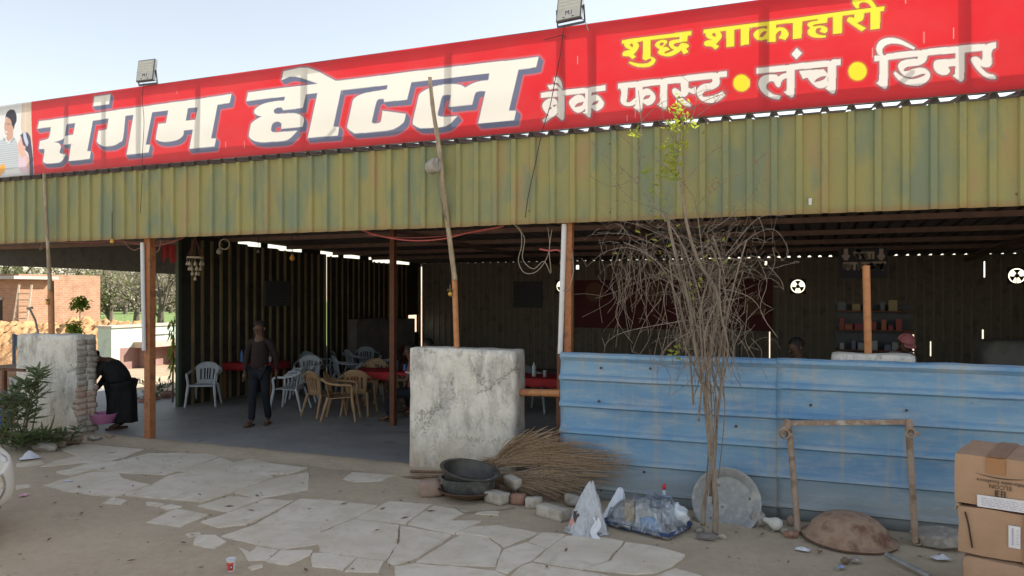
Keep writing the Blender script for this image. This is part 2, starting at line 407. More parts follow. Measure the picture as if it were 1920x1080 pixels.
# flagstones, traced slab by slab
def cr(ox, oy, s): return lambda pts: [(ox+x/s, oy+y/s) for x, y in pts]
c5 = cr(0, 820, 3); c6 = cr(600, 860, 3)
slabs = [c5(q) for q in [
 [(345,68),(435,38),(560,46),(805,68),(700,112),(620,130),(470,145),(230,165),(330,128),(440,105)],
 [(320,195),(400,180),(500,145),(610,136),(690,140),(520,185),(400,212)],
 [(545,185),(620,146),(830,90),(1000,88),(1180,95),(1230,110),(1120,150),(1000,190),(930,212),(700,200)],
 [(245,270),(400,225),(520,195),(660,197),(690,235),(840,268),(740,300),(640,335),(400,310)],
 [(700,322),(850,274),(950,218),(1100,192),(1300,198),(1500,208),(1536,226),(1340,295),(1140,358),(850,338)],
 [(1130,150),(1240,115),(1330,150),(1290,185),(1420,198),(1300,196),(1100,190),(1010,190)],
 [(1280,182),(1330,140),(1420,122),(1530,150),(1730,172),(1620,205),(1430,200)],
 [(1325,310),(1540,232),(1738,197),(1725,300),(1560,328),(1450,338)],
 [(820,482),(990,405),(1165,435),(1010,500)],
 [(1125,385),(1290,335),(1480,345),(1290,418)],
 [(1135,475),(1300,425),(1500,348),(1650,362),(1390,488),(1230,505)],
 [(1245,558),(1440,494),(1550,430),(1800,470),(1800,600),(1640,620),(1590,634)],
 [(1560,428),(1690,350),(1890,362),(1990,420),(1810,466)],
 [(580,370),(640,340),(710,355),(680,375)], [(825,365),(920,375),(890,388),(830,380)], [(910,390),(960,378),(1020,390),(940,402)],
 [(1045,545),(1120,537),(1125,550),(1065,565)], [(1085,605),(1110,555),(1210,555),(1270,590),(1200,628)],
 [(1350,625),(1410,650),(1450,618),(1560,640),(1500,695),(1400,690)], [(1505,700),(1580,642),(1755,642),(1740,665),(1620,715)],
 [(1760,655),(1900,655),(1920,740),(1760,725)], [(1395,735),(1470,718),(1475,730),(1420,745)], [(95,272),(160,270),(170,280),(100,292)], [(95,150),(225,135),(245,150),(150,162),(98,165)]]]
slabs += [c6(q) for q in [
 [(205,335),(390,242),(625,260),(480,362)], [(495,362),(640,264),(830,296),(720,348),(910,350),(750,422)],
 [(0,425),(190,347),(435,377),(428,490),(362,572),(0,523)], [(0,232),(320,270),(195,332),(0,412)],
 [(452,382),(738,430),(552,550),(425,595),(385,578),(442,490)], [(852,397),(945,447),(1015,505),(985,608),(545,580)],
 [(765,420),(862,386),(1000,380),(1235,420),(1030,498),(955,442)], [(1038,515),(1160,478),(1275,510),(1178,578),(1128,598),(1060,650),(990,630)],
 [(1175,472),(1252,422),(1375,430),(1288,502)], [(1200,580),(1390,437),(1560,440),(1705,470),(1618,568),(1480,622)],
 [(1497,622),(1640,574),(1722,474),(1900,500),(2050,545),(1990,600),(1890,640),(1780,650)],
 [(1135,608),(1190,592),(1480,638),(1850,702),(1800,800),(1050,800),(1010,720)], [(430,610),(530,592),(980,634),(1055,668),(990,720),(900,800),(420,800)],
 [(5,537),(200,560),(130,625),(20,600)], [(215,562),(355,580),(330,640),(145,632)], [(1900,660),(2000,620),(2260,700),(2100,790),(1850,760)],
 [(130,120),(180,80),(430,95),(330,130),(200,135)], [(880,310),(920,285),(1010,300),(1000,318)], [(2420,640),(2540,660),(2600,720),(2480,740),(2380,690)]]]
b = MB(); rs = random.Random(3)
for k, q in enumerate(slabs):
    g = [G(x, y) for x, y in q]; cx = sum(p.x for p in g)/len(g); cy = sum(p.y for p in g)/len(g); poly = []
    for i, p in enumerate(g):
        q2 = g[(i+1) % len(g)]; L = (q2-p).length; n = max(1, int(L/.05))
        for j in range(n):
            t = p.lerp(q2, j/n); jx = .016*mnoise.noise(Vector((t.x*5, t.y*5, k)))+.010*mnoise.noise(Vector((t.x*17, t.y*17, k))); jy = .016*mnoise.noise(Vector((t.x*5, t.y*5, k+9)))+.010*mnoise.noise(Vector((t.x*17, t.y*17, k+9)))
            gl = math.hypot(t.x-cx, t.y-cy) or 1; poly.append((t.x+jx+(t.x-cx)/gl*.020, t.y+jy+(t.y-cy)/gl*.020))
    h = .003 + rs.uniform(0, .007); tl = (rs.uniform(-.004, .004), rs.uniform(-.004, .004))
    s0 = len(b.v); b.prism(poly, -.05, h, .014)
    for i in range(s0+len(poly), len(b.v)):
        x, y, z = b.v[i]; b.v[i] = (x, y, z+(x-cx)*tl[0]+(y-cy)*tl[1])
tag(b.build('flagstone_paving', m_slab), kind='structure')

# ------------------------------------------------------------------ roof, walls
RX0, RX1, RY0, RY1, RZ0, RZ1 = -16.3, 6.2, 8.42, 20.86, 3.52, 3.185
def roofz(y): return RZ0+(RZ1-RZ0)*(y-RY0)/(RY1-RY0)
rf = thing('shed_roof', 'dark grimy corrugated sheet roof over the eating area, seen from below', 'roof', (-5, 14, 3.2))
def roof_part(x0, x1, y0, y1):
    b = MB(); pr = []; x = x0
    while x < x1-.01:
        pr += [(x, 0), (x+.15, 0), (x+.175, .045), (x+.225, .045), (x+.25, 0)]; x += .25
    vs = []; n = len(pr)
    for y in (y0, y1): vs += [(p[0], y, roofz(y)+p[1]) for p in pr]
    b.add(vs, [(i, i+1, n+i+1, n+i) for i in range(n-1)])
    b.build('roof_sheet', m_roofsheet, rf, world=True, solid=.006)
roof_part(-11.55, 6.2, RY0, RY1); roof_part(-19.3, -11.56, RY0, 12.5)
for y in (8.8, 10.6, 12.3, 14.2, 16.0, 17.8):
    b = MB(); z = roofz(y)-.045; b.bb((-19.2 if y < 13 else -11.4, y-.03, z-.045), (RX1-.1, y+.03, z+.04)); b.build('purlin', m_purlin, rf, world=True)
for x in (-6.65, -2.7, 3.4):
    b = MB(); b.bar((x, RY0+.1, roofz(RY0)-.13), (x, RY1-.1, roofz(RY1)-.13), .07, .08); b.build('rafter', m_purlin, rf, world=True)

def wall_rects(U, Z, holes):
    us = sorted(set([U[0], U[1]] + [h[i] for h in holes for i in (0, 1) if U[0] < h[i] < U[1]])); zs = sorted(set([Z[0], Z[1]] + [h[i] for h in holes for i in (2, 3) if Z[0] < h[i] < Z[1]]))
    out = []
    for i in range(len(us)-1):
        run = None
        for j in range(len(zs)-1):
            uc, zc = (us[i]+us[i+1])/2, (zs[j]+zs[j+1])/2
            solid = not any(h[0] < uc < h[1] and h[2] < zc < h[3] for h in holes)
            if solid: run = [us[i], us[i+1], run[2] if run else zs[j], zs[j+1]]
            elif run: out.append(run); run = None
        if run: out.append(run)
    return out
# back wall (Y = 20.8) with its fan openings and daylight slits
BY = 20.8
def bx(px): return P(px, 500, BY).x
def bz(px, py): return P(px, py, BY).z
fans = [(1496, 537), (1907, 517), (1054, 537)]
fan_h = []
for px, py in fans:
    c = P(px, py, BY); fan_h.append((c.x-.2, c.x+.2, c.z-.2, c.z+.2))
slits = [(1443, 622, 676, .03), (1745, 640, 668, .03), (1843, 618, 645, .04), (1846, 490, 520, .03), (790, 500, 652, .05), (1083, 497, 505, .10), (1436, 490, 497, .06)]
hol = list(fan_h)
for px, y0, y1, wd in slits:
    x0 = bx(px); hol.append((x0-wd/2, x0+wd/2, bz(px, y1), bz(px, y0)))
hol.append((bx(1701), bx(1714), bz(1707, 663), bz(1707, 627)))
bw = thing('rear_wall', 'dark olive corrugated back wall of the shed with daylight under its roof edge', 'wall', (-3, BY, 0))
top = roofz(BY)+.002
b = MB()
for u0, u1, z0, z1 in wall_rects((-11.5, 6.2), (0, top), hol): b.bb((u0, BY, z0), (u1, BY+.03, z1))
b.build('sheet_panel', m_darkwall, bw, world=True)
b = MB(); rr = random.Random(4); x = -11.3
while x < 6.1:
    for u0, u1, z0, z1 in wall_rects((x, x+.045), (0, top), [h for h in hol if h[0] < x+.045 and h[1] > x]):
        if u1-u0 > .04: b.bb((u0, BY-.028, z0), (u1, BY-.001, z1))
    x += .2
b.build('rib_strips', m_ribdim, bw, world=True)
# side wall (X = -11.5) from the front post back to the corner
SX = -11.5
sy0, slit = 11.1, 15.85
holes = [(slit, slit+.06, 1.75, 3.3), (20.0, 20.55, 1.05, 1.58)]
sw = thing('side_wall', 'black corrugated side wall with upright ribs coloured as front-lit behind the chairs', 'wall', (SX, 15, 0))
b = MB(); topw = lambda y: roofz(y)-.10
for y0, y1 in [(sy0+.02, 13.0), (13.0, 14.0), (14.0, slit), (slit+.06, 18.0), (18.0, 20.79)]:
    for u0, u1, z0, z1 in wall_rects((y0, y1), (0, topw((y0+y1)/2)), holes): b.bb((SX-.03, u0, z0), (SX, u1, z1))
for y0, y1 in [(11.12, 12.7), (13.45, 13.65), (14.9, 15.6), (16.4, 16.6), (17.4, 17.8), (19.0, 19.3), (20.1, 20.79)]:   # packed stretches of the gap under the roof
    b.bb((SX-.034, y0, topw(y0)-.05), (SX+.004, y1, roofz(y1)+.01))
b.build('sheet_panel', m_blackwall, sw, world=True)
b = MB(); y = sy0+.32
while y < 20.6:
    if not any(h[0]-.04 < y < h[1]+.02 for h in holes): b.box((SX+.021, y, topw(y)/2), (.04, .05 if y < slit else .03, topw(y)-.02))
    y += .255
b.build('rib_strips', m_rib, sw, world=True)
b = MB(); b.bb((SX-.04, sy0-.06, 0), (SX+.04, sy0+.015, roofz(sy0)-.05)); b.build('corner_post', M('green_post', (.05, .075, .05), (.07, .09, .06), 4, .6), sw, world=True)
# outer valance of the left bay
va = thing('dark_valance', 'black sheet valance hanging below the roof above the left opening', 'valance', (-14, 12.4, 2.8))
b = MB(); b.add([(-19.3, 12.42, 2.96), (-15.4, 12.42, 2.80), (-11.56, 12.42, 2.585), (-11.56, 12.42, 3.44), (-19.3, 12.42, 3.44)], [(0, 1, 2, 3, 4)])
b.build('valance_sheet', m_blackwall, va, world=True, solid=.01)
# right end wall (closes the room beyond the frame)
ew = MB(); ew.bb((6.2, 8.6, 0), (6.24, 20.9, 3.45))
tag(ew.build('end_wall', m_darkwall), 'dark sheet wall closing the right end of the shed', 'wall')
# low masonry wall at the back
b = MB(); b.bb((-11.35, 16.6, 0), (-11.1, 19.7, 1.5)); b.bb((-11.36, 16.6, 1.5), (-11.05, 18.0, 1.57))
tag(b.build('half_wall', M('grey_plaster_dim', (.16, .145, .14), (.22, .20, .19), 3, .9, .2), bevel=.01), 'low grey plastered wall behind the rear tables', 'wall')

# ------------------------------------------------------------------ fascia of green sheets
FY = 8.3
fa = thing('fascia_cladding', 'long weathered olive green corrugated metal fascia below the red banner', 'fascia', (-4, FY, 3.07))
b = MB(); pr = []; x = -17.0; PER = .245; rr = random.Random(9)
while x < 6.4:
    pr += [(x, FY), (x+.157, FY), (x+.174, FY-.032), (x+.228, FY-.032)]; x += PER
    pr += [(x-.0005, FY)]
pr2 = [(p[0], p[1]+.006*mnoise.noise(Vector((p[0]*.8, 0, 0)))) for p in pr]
nz = 6; vs = []; n = len(pr2)
for k in range(nz+1):
    z = 3.07+1.022*k/nz
    vs += [(p[0], p[1]+.004*mnoise.noise(Vector((p[0]*1.4, z*2, 3))), z+(0 if 0 < k < nz else .006*mnoise.noise(Vector((math.floor(p[0]/.98)*7.3, k, 0))))) for p in pr2]
b.add(vs, [(k*n+i, k*n+i+1, (k+1)*n+i+1, (k+1)*n+i) for k in range(nz) for i in range(n-1)])
b.build('sheet', m_fascia, fa, world=True, solid=.003)
# capping sheet: its humped edge shows dark above the fascia
b = MB(); pr = []; x = -17.0
while x < 6.4:
    pr += [(x, 0), (x+.155, 0), (x+.178, .05), (x+.222, .05)]; x += PER
vs = []; n = len(pr)
for y, dz in ((FY-.075, 0), (FY+.6, .10)): vs += [(p[0], y, 4.097+p[1]+dz) for p in pr]
b.add(vs, [(i, i+1, n+i+1, n+i) for i in range(n-1)])
b.build('capping_sheet', M('dark_cap_sheet', (.075, .065, .06), (.11, .09, .075), 6, .7), fa, world=True, solid=.006)
m_screw = M('rusty_screw', (.2, .1, .05), None, 9, .6)
for i, x in enumerate(np.arange(-15.9, 5, .98)):
    for z in (3.2, 3.98):
        b = MB(); b.lathe([(.0, .008), (.013, .006), (.014, -.004)], 8, Matrix.Rotation(R(90), 3, 'X'), (x+.06+.03*math.sin(i*5+z), FY-.004+.006*mnoise.noise(Vector((x*.8, 0, 0))), z+.03*math.sin(i*3)))
        b.build('screw', m_screw, fa, world=True)

# ------------------------------------------------------------------ posts, pipes
def post(name, label, x, y, z0, z1, wd, mat, cat='post', lean=(0, 0)):
    b = MB(); b.bar((x, y, z0), (x+lean[0], y+lean[1], z1), wd, wd, up=(0, 1, 0))
    o = b.build(name, mat, loc=(x, y, z0), bevel=.004); return tag(o, label, cat)
p = G(276, 828); post('steel_post', 'rust red square steel post standing at the left entrance with a white tube on it', p.x, p.y+.05, 0, 3.5, .115, m_rustpaint)
q = P(269.5, 560, p.y-.02)
def pipe(name, label, pts, r, mat, cat='pipe', n=12):
    b = MB(); b.tube(pts, r, n); o = b.build(name, mat, loc=pts[0], smooth=True, auto=40); return tag(o, label, cat)
a, c = P(270, 657, p.y-.04), P(267, 455, p.y-.04); pipe('plastic_pipe', 'white plastic tube strapped to the left entrance post', [a, c], .03, m_pvc)
p = G(737, 798, .035); post('steel_post', 'thin dark rust post standing among the tables inside', p.x, p.y, .03, roofz(p.y)-.1, .09, m_rustdark)
p = P(1064, 600, 8.43); post('steel_post', 'rust red steel post at the left end of the blue fence', p.x, p.y, 0, 3.5, .085, m_rustpaint, lean=(.03, 0))
a, c = P(1050.5, 663, 8.37), P(1058, 420, 8.37); pipe('plastic_pipe', 'white plastic tube strapped to the post beside the blue fence', [a, c], .031, m_pvc)
p = P(1049, 700, 8.48); post('thin_iron_post', 'narrow brown iron upright behind the left edge of the blue fence', p.x, p.y, 0, 1.62, .05, m_rustdark)

def rough_block(b, lo, hi, amp=.02, cell=.09, seed=0, rnd=.03):
    lo, hi = Vector(lo), Vector(hi); c = (lo+hi)/2; h = (hi-lo)/2
    bm = bmesh.new(); bmesh.ops.create_cube(bm, size=2)
    for ax in range(3):
        n = max(1, int(2*h[ax]/cell))
        es = [e for e in bm.edges if abs((e.verts[0].co-e.verts[1].co)[ax]) > 1e-4]
        bmesh.ops.subdivide_edges(bm, edges=es, cuts=n, use_grid_fill=True)
    vs = []
    for v in bm.verts:
        q = Vector((v.co.x*h.x, v.co.y*h.y, v.co.z*h.z))
        ins = [max(0, abs(q[i])-(h[i]-rnd)) for i in range(3)]; L = math.sqrt(sum(t*t for t in ins))
        if L > rnd:
            for i in range(3):
                if ins[i] > 0: q[i] = math.copysign(h[i]-rnd+ins[i]*rnd/L, q[i])
        q += c
        d = Vector([mnoise.noise(q*3+Vector((seed+i*17, i*5, 0)))*amp + mnoise.noise(q*11+Vector((seed+i*7, 0, i)))*amp*.35 for i in range(3)])
        vs.append(q+d)
    b.add(vs, [[v.index for v in f.verts] for f in bm.faces]); bm.free()

m_bricky = M('exposed_brick_faces', (.42, .27, .20), (.50, .41, .34), 7, .9, .4, c3=(.36, .21, .15))
pl = thing('gate_pillar', 'stained grey masonry pillar with bare bricks at its right edge, behind the oleander', 'pillar', (-11, 8.2, 0))
b = MB(); rough_block(b, (-11.98, 8.19, -.1), (-10.62, 8.56, 1.6), .03, .09, 5); b.build('plaster_body', mat_plaster('stained_limewash_old', 3, .5), pl, world=True, smooth=True)
rr = random.Random(2); m_edgep = M('limewashed_brick', (.42, .39, .34), (.30, .27, .23), 6, .9, .4, c3=(.48, .46, .42))
for i, z in enumerate(np.arange(.06, 1.5, .092)):
    b = MB()
    k_ = rr.uniform(-.012, .012); y1 = 8.57+rr.uniform(-.03, .035)
    rough_block(b, (-10.9, 8.205 if .25 < z < .75 else 8.23, z), (-10.598+k_, 8.39+k_, z+.083), .007, .05, i, .006)
    rough_block(b, (-10.9, 8.40+k_, z), (-10.60-k_, y1, z+.083), .007, .05, i+40, .006)
    b.build('edge_brick', m_bricky if .28 < z < .72 else m_edgep, pl, world=True, smooth=True)
pl = thing('gate_pillar', 'broad flaking whitewashed pillar with basins stacked at its foot', 'pillar', (-4.1, 8.4, 0))
b = MB(); rough_block(b, (-4.80, 8.36, -.1), (-3.34, 8.74, 1.56), .014, .07, 1, .035); b.build('plaster_body', m_plaster, pl, world=True, smooth=True)
pl = thing('gate_pillar', 'pale plastered pillar top showing above the blue fence', 'pillar', (.5, 8.4, 0))
b = MB(); rough_block(b, (.17, 8.33, -.1), (.95, 8.7, 1.63), .014, .07, 2, .04); b.build('plaster_body', mat_plaster('pinkish_limewash', 8, .2), pl, world=True, smooth=True)

# stub pipes on the pillars and the bamboo poles lashed to them
def stub(label, pxb, pyb, pxt, pyt, Y, r):
    a, c = P(pxb, pyb, Y), P(pxt, pyt, Y); pipe('iron_stub_pipe', label, [a-Vector((0, 0, .06)), c], r, m_orangepipe)
stub('orange iron pipe rising from the broad white pillar with a bamboo in it', 857, 655, 852, 514, 8.5, .036)
stub('orange iron pipe rising from the brick edged pillar on the left', 97, 632, 95, 527, 8.4, .047)
stub('orange iron pipe standing on the pillar behind the blue fence', 1628, 664, 1624, 498, 8.5, .037)
def bamboo(label, pts, r0, r1):
    ps = spline(pts, 6); n = len(ps); b = MB(); rs = []
    for i in range(n): rs.append((r0+(r1-r0)*i/(n-1))*(1.12 if i % 5 == 0 else 1))
    b.tube(ps, rs, 10); o = b.build('bamboo_pole', m_bamboo, loc=pts[0], smooth=True); tag(o, label, 'pole')
bamboo('crooked bamboo pole rising from the white pillar up across the banner', [P(853, 525, 8.44), P(846, 470, 8.36), P(832, 360, 8.2), P(822, 270, 8.16), P(812, 205, 8.14), P(806, 145, 8.12)], .034, .022)
bamboo('straight thin bamboo pole on the left pillar in front of the fascia', [P(94.5, 545, 8.34), P(91, 480, 8.24), P(86, 400, 8.17), P(82.5, 325, 8.14)], .031, .022)
pipe('iron_rail', 'short orange iron rail between the white pillar and the blue fence', [P(968, 735, 8.55), P(1052, 737.5, 8.45)], .045, m_orangepipe)

# ------------------------------------------------------------------ blue fence
fe = thing('sheet_fence', 'faded blue corrugated sheet fence along the right side of the shed', 'fence', (.5, 7.92, 0))
prof = [(7.94, 1.595), (7.93, 1.59)]; z = 1.585
prof += [(7.895, 1.575), (7.885, 1.545), (7.93, 1.50)]
for k in range(5):
    z = 1.28-.295*k
    prof += [(7.93, z+.13), (7.925, z+.075), (7.885, z+.05), (7.878, z+.022), (7.925, z)]
prof += [(7.93, -.03)]
for k, (xa, xb_) in enumerate(((-2.62, -.28), (-.34, 2.1), (2.04, 5.5))):
    xs = list(np.linspace(xa, xb_, int((xb_-xa)/.07))); vs = []; n = len(prof); oy, oz = (0, -.009, .002)[k], (0, .008, -.004)[k]
    for x in xs:
        for y, z in prof:
            dent = .016*mnoise.noise(Vector((x*.7, 0, 0))) + .014*mnoise.noise(Vector((x*1.3, z*2.1, 5))) + .006*mnoise.noise(Vector((x*4, z*5, 2)))
            vs.append((x+.004*math.sin(z*9), y+oy+dent, z+oz+.008*mnoise.noise(Vector((x*.9, 0, 8)))+(.012*mnoise.noise(Vector((x*3, 1, 1))) if z > 1.57 else 0)))
    b = MB(); b.add(vs, [(i*n+j, i*n+j+1, (i+1)*n+j+1, (i+1)*n+j) for i in range(len(xs)-1) for j in range(n-1)])
    b.build('sheet', m_fence, fe, world=True, smooth=True, auto=25, solid=.003)
for px, py in [(1126, 690), (1122, 753), (1207, 886), (1219, 691), (1520, 760), (1700, 770), (1380, 800), (1126, 920)]:
    q = P(px, py, 7.9); b = MB(); b.blob((q.x, 7.915, q.z), .016, .2, px, 1, (1, .5, 1)); b.build('bolt', M('rusty_bolt', (.10, .06, .035), None, 8, .7), fe, world=True)
for z in (1.5, .35): b = MB(); b.bar((-2.58, 7.99, z), (5.4, 7.99, z), .03, .03); b.build('back_rail', m_rustdark, fe, world=True)
for x in (-1.2, 1.3, 3.4, 5.2): b = MB(); b.bar((x, 8.03, 0), (x, 8.03, 1.56), .04, .04, up=(0, 1, 0)); b.build('back_post', m_rustdark, fe, world=True)
# ------------------------------------------------------------------ the banner (print carried as a colour attribute on a fine mesh)
BNY = 8.55; BX0, BX1, BZ0, BZ1 = -14.6, 3.1, 4.225, 5.45
RES = .004
NW, NH = int((BX1-BX0)/RES), int((BZ1-BZ0)/RES)
def to_uv(pts):
    out = []
    for x, y in pts:
        q = P(x, y, BNY); out.append(((q.x-BX0)/RES, (q.z-BZ0)/RES))
    return out
def fill(mask, loops, val=1.0):
    """even-odd scanline fill of loops (raster coords)"""
    allp = [p for l in loops for p in l]
    y0 = max(0, int(min(p[1] for p in allp))); y1 = min(NH-1, int(max(p[1] for p in allp))+1)
    for y in range(y0, y1+1):
        yc = y+.5; xs = []
        for l in loops:
            for i in range(len(l)):
                a, c = l[i], l[(i+1) % len(l)]
                if (a[1] <= yc) != (c[1] <= yc): xs.append(a[0]+(yc-a[1])*(c[0]-a[0])/(c[1]-a[1]))
        xs.sort()
        for i in range(0, len(xs)-1, 2):
            u0, u1 = max(0, int(round(xs[i]))), min(NW, int(round(xs[i+1])))
            if u1 > u0: mask[y, u0:u1] = val
def smooth_loop(l, n=3):
    """soften a traced loop: Catmull-Rom where the turn is gentle, corner kept where it is sharp"""
    k = len(l); out = []
    for i in range(k):
        p0, p1, p2, p3 = [np.array(l[j % k], float) for j in (i-1, i, i+1, i+2)]
        def ang(a, b_, c):
            u, v = b_-a, c-b_; m = np.linalg.norm(u)*np.linalg.norm(v)
            return math.degrees(math.acos(max(-1, min(1, float(u@v)/m)))) if m > 0 else 0
        s1, s2 = ang(p0, p1, p2) > 50, ang(p1, p2, p3) > 50
        q0 = p1-(p2-p1) if s1 else p0; q3 = p2+(p2-p1) if s2 else p3
        for t in (np.arange(n)/n):
            out.append(tuple(.5*((2*p1)+(p2-q0)*t+(2*q0-5*p1+4*p2-q3)*t*t+(3*p1-q0-3*p2+q3)*t**3)))
    return out
def paint(mask, ox, oy, s, *shapes):
    for sh in shapes:
        loops = sh if isinstance(sh[0], list) else [sh]
        fill(mask, [to_uv([(ox+x/s, oy+y/s) for x, y in smooth_loop(l)]) for l in loops])
W1 = np.zeros((NH, NW), np.float32); W2 = W1.copy(); W3 = W1.copy(); YD = W1.copy()
paint(W1, 0, 0, 1, [(73.3,227.2),(434.4,176.2),(430.7,192.7),(407.8,196.2),(285.6,210.7),(235.8,217.5),(173.3,226.3),(125,232.5),(95,237.8),(70,241.3)],
 [(465,173.3),(596.7,156.7),(628.3,151.7),(1009.7,106.2),(1005,125.8),(971.7,130.5),(917.5,137.5),(770.8,154.7),(726.7,159.2),(639.2,169.2),(594.2,174.2),(573.3,176.7),(535,181.3),(461.7,189.7)])
paint(W1, 50, 160, 6,
 [(270,467),(262,520),(250,580),(225,605),(148,625),(135,718),(195,715),(200,745),(185,850),(200,868),(235,880),(380,865),(435,785),(438,775),(385,770),(372,750),(385,700),(380,672),(360,650),(305,638),(360,625),(405,605),(428,575),(440,480),(450,435),(460,400),(300,430)],
 [(425,572),(520,553),(550,550),(530,653),(498,658),(412,670)], [(545,423),(520,553),(498,658),(470,852),(705,826),(718,740),(675,738),(740,398),(740,360),(550,380)],
 [(762,128),(948,100),(930,212),(745,237)],
 [(925,368),(905,495),(805,512),(790,600),(785,625),(800,650),(850,680),(900,688),(990,675),(1050,640),(1085,600),(1115,345),(1115,300),(925,330)])
paint(W1, 230, 150, 6.75, [(140,440),(48,945),(335,917),(355,820),(298,818),(375,410),(375,370),(140,400)],
 [(578,385),(550,545),(455,555),(425,735),(440,760),(480,778),(560,785),(680,762),(740,725),(765,690),(770,637),(885,625),(842,870),(1160,840),(1180,738),(1118,738),(1200,312),(1200,280),(945,300),(945,340),(915,500),(793,515),(820,352),(820,320),(578,350)])
paint(W1, 440, 110, 6,
 [(570,428),(560,470),(400,490),(300,520),(240,560),(220,590),(225,615),(260,640),(310,650),(250,680),(190,725),(175,770),(158,860),(170,890),(220,925),(310,942),(420,935),(595,915),(710,810),(540,822),(440,828),(412,805),(420,760),(440,725),(490,708),(530,730),(525,790),(765,768),(782,690),(765,650),(710,622),(640,612),(480,622),(445,605),(445,580),(480,555),(530,550),(550,580),(765,555),(800,400),(800,370),(570,400)],
 [(553,143),(825,100),(1140,250),(1200,243),(1190,350),(940,310),(940,282),(675,200),(532,243)],
 [(930,385),(825,893),(1160,865),(1175,768),(1110,765),(1195,355),(1195,320),(930,340)])
paint(W1, 560, 110, 6, [(1000,295),(990,345),(850,365),(720,390),(640,430),(605,470),(590,540),(540,770),(560,795),(610,830),(660,838),(1000,808),(1100,775),(1170,725),(1190,690),(1205,620),(955,587),(940,600),(925,695),(900,722),(840,730),(820,710),(850,570),(875,480),(900,455),(955,452),(960,487),(1220,462),(1270,265),(1270,230),(1000,260)])
paint(W1, 760, 90, 6, [(945,285),(935,362),(850,372),(760,400),(678,447),(620,415),(500,405),(380,420),(270,450),(180,500),(150,540),(130,620),(80,830),(95,865),(140,892),(200,902),(460,880),(590,768),(440,775),(375,765),(365,740),(390,640),(410,560),(440,530),(515,530),(490,665),(755,640),(780,540),(800,500),(850,487),(903,487),(820,850),(1225,812),(1248,705),(1165,705),(1270,243),(1270,215),(945,250)])
paint(W2, 1000, 130, 9.6, [(135,420),(500,375),(900,330),(960,345),(1000,322),(1300,280),(1300,380),(1080,410),(930,428),(570,465),(440,490),(135,515)],
 [(250,285),(390,270),(470,320),(520,375),(470,395),(430,350),(380,345),(290,365)], [(365,150),(420,135),(470,165),(515,260),(525,365),(490,325),(440,250),(370,240)],
 [(440,480),(440,780),(405,820),(505,915),(550,870),(560,470)],
 [[(435,600),(415,550),(360,515),(270,525),(190,585),(160,645),(175,715),(230,790),(280,825),(160,910),(195,970),(435,785),(440,700)], [(250,735),(320,670),(330,705)], [(345,645),(425,630),(370,680)]],
 [(930,428),(930,760),(880,765),(990,865),(1035,820),(1045,410)],
 [[(930,550),(900,480),(840,455),(760,465),(670,530),(635,590),(660,660),(720,740),(790,780),(860,765),(925,715)], [(730,680),(790,610),(905,580),(860,650)]],
 [[(1040,475),(1100,450),(1180,475),(1250,560),(1275,610),(1250,680),(1180,735),(1110,745),(1040,690)], [(1045,645),(1090,585),(1180,558),(1140,620)]])
paint(W2, 1140, 120, 8, [(150,295),(420,265),(440,280),(480,255),(770,225),(810,240),(850,215),(1110,185),(1135,198),(1170,175),(1590,130),(1630,155),(1670,120),(1785,108),(1785,195),(1670,205),(1560,228),(1210,265),(1090,285),(900,300),(780,312),(520,345),(300,360),(150,375)],
 [(180,365),(200,430),(185,540),(210,600),(270,630),(350,630),(410,605),(420,500),(390,520),(330,570),(275,570),(290,500),(300,355)],
 [(410,330),(415,600),(375,640),(470,725),(510,680),(520,560),(520,340)],
 [[(515,385),(590,365),(650,395),(705,460),(710,530),(660,600),(590,625),(520,570),(510,450)], [(525,535),(560,480),(635,465),(610,510)]],
 [(780,305),(778,575),(735,605),(845,685),(885,640),(890,295)],
 [(1090,275),(1095,420),(1060,390),(1000,355),(960,385),(970,440),(1010,490),(1080,570),(1160,630),(1230,650),(1255,625),(1220,590),(1150,540),(1095,480),(1150,500),(1190,470),(1215,420),(1270,450),(1320,455),(1320,340),(1250,375),(1205,355),(1210,255)],
 [(1560,222),(1570,255),(1540,285),(1440,300),(1370,340),(1330,400),(1345,480),(1400,550),(1500,585),(1600,580),(1700,530),(1760,470),(1720,410),(1640,450),(1520,490),(1430,495),(1415,460),(1460,410),(1570,385),(1650,340),(1680,280),(1670,195),(1580,190)])
paint(W2, 1400, 70, 8.31, [(148,478),(610,430),(655,445),(700,415),(1240,362),(1300,380),(1340,345),(1470,335),(1470,430),(1390,440),(1260,460),(760,505),(620,525),(148,565)],
 [(780,160),(865,245),(775,345),(695,260)], [(620,500),(625,800),(572,850),(690,940),(740,890),(750,495)],
 [(625,555),(560,565),(490,610),(465,580),(350,575),(260,595),(200,650),(182,730),(210,810),(280,890),(380,945),(500,972),(540,915),(430,890),(360,850),(310,790),(315,730),(370,685),(420,690),(460,760),(500,780),(525,760),(540,700),(575,655),(625,635)],
 [(1260,450),(1262,740),(1215,785),(1330,880),(1385,825),(1395,430)],
 [[(822,545),(850,515),(1200,495),(1240,540),(1262,580),(1262,750),(1200,785),(1120,790),(1040,740),(975,670),(950,630),(900,640),(880,655)], [(1050,700),(1090,650),(1170,610),(1245,600),(1190,660)]])
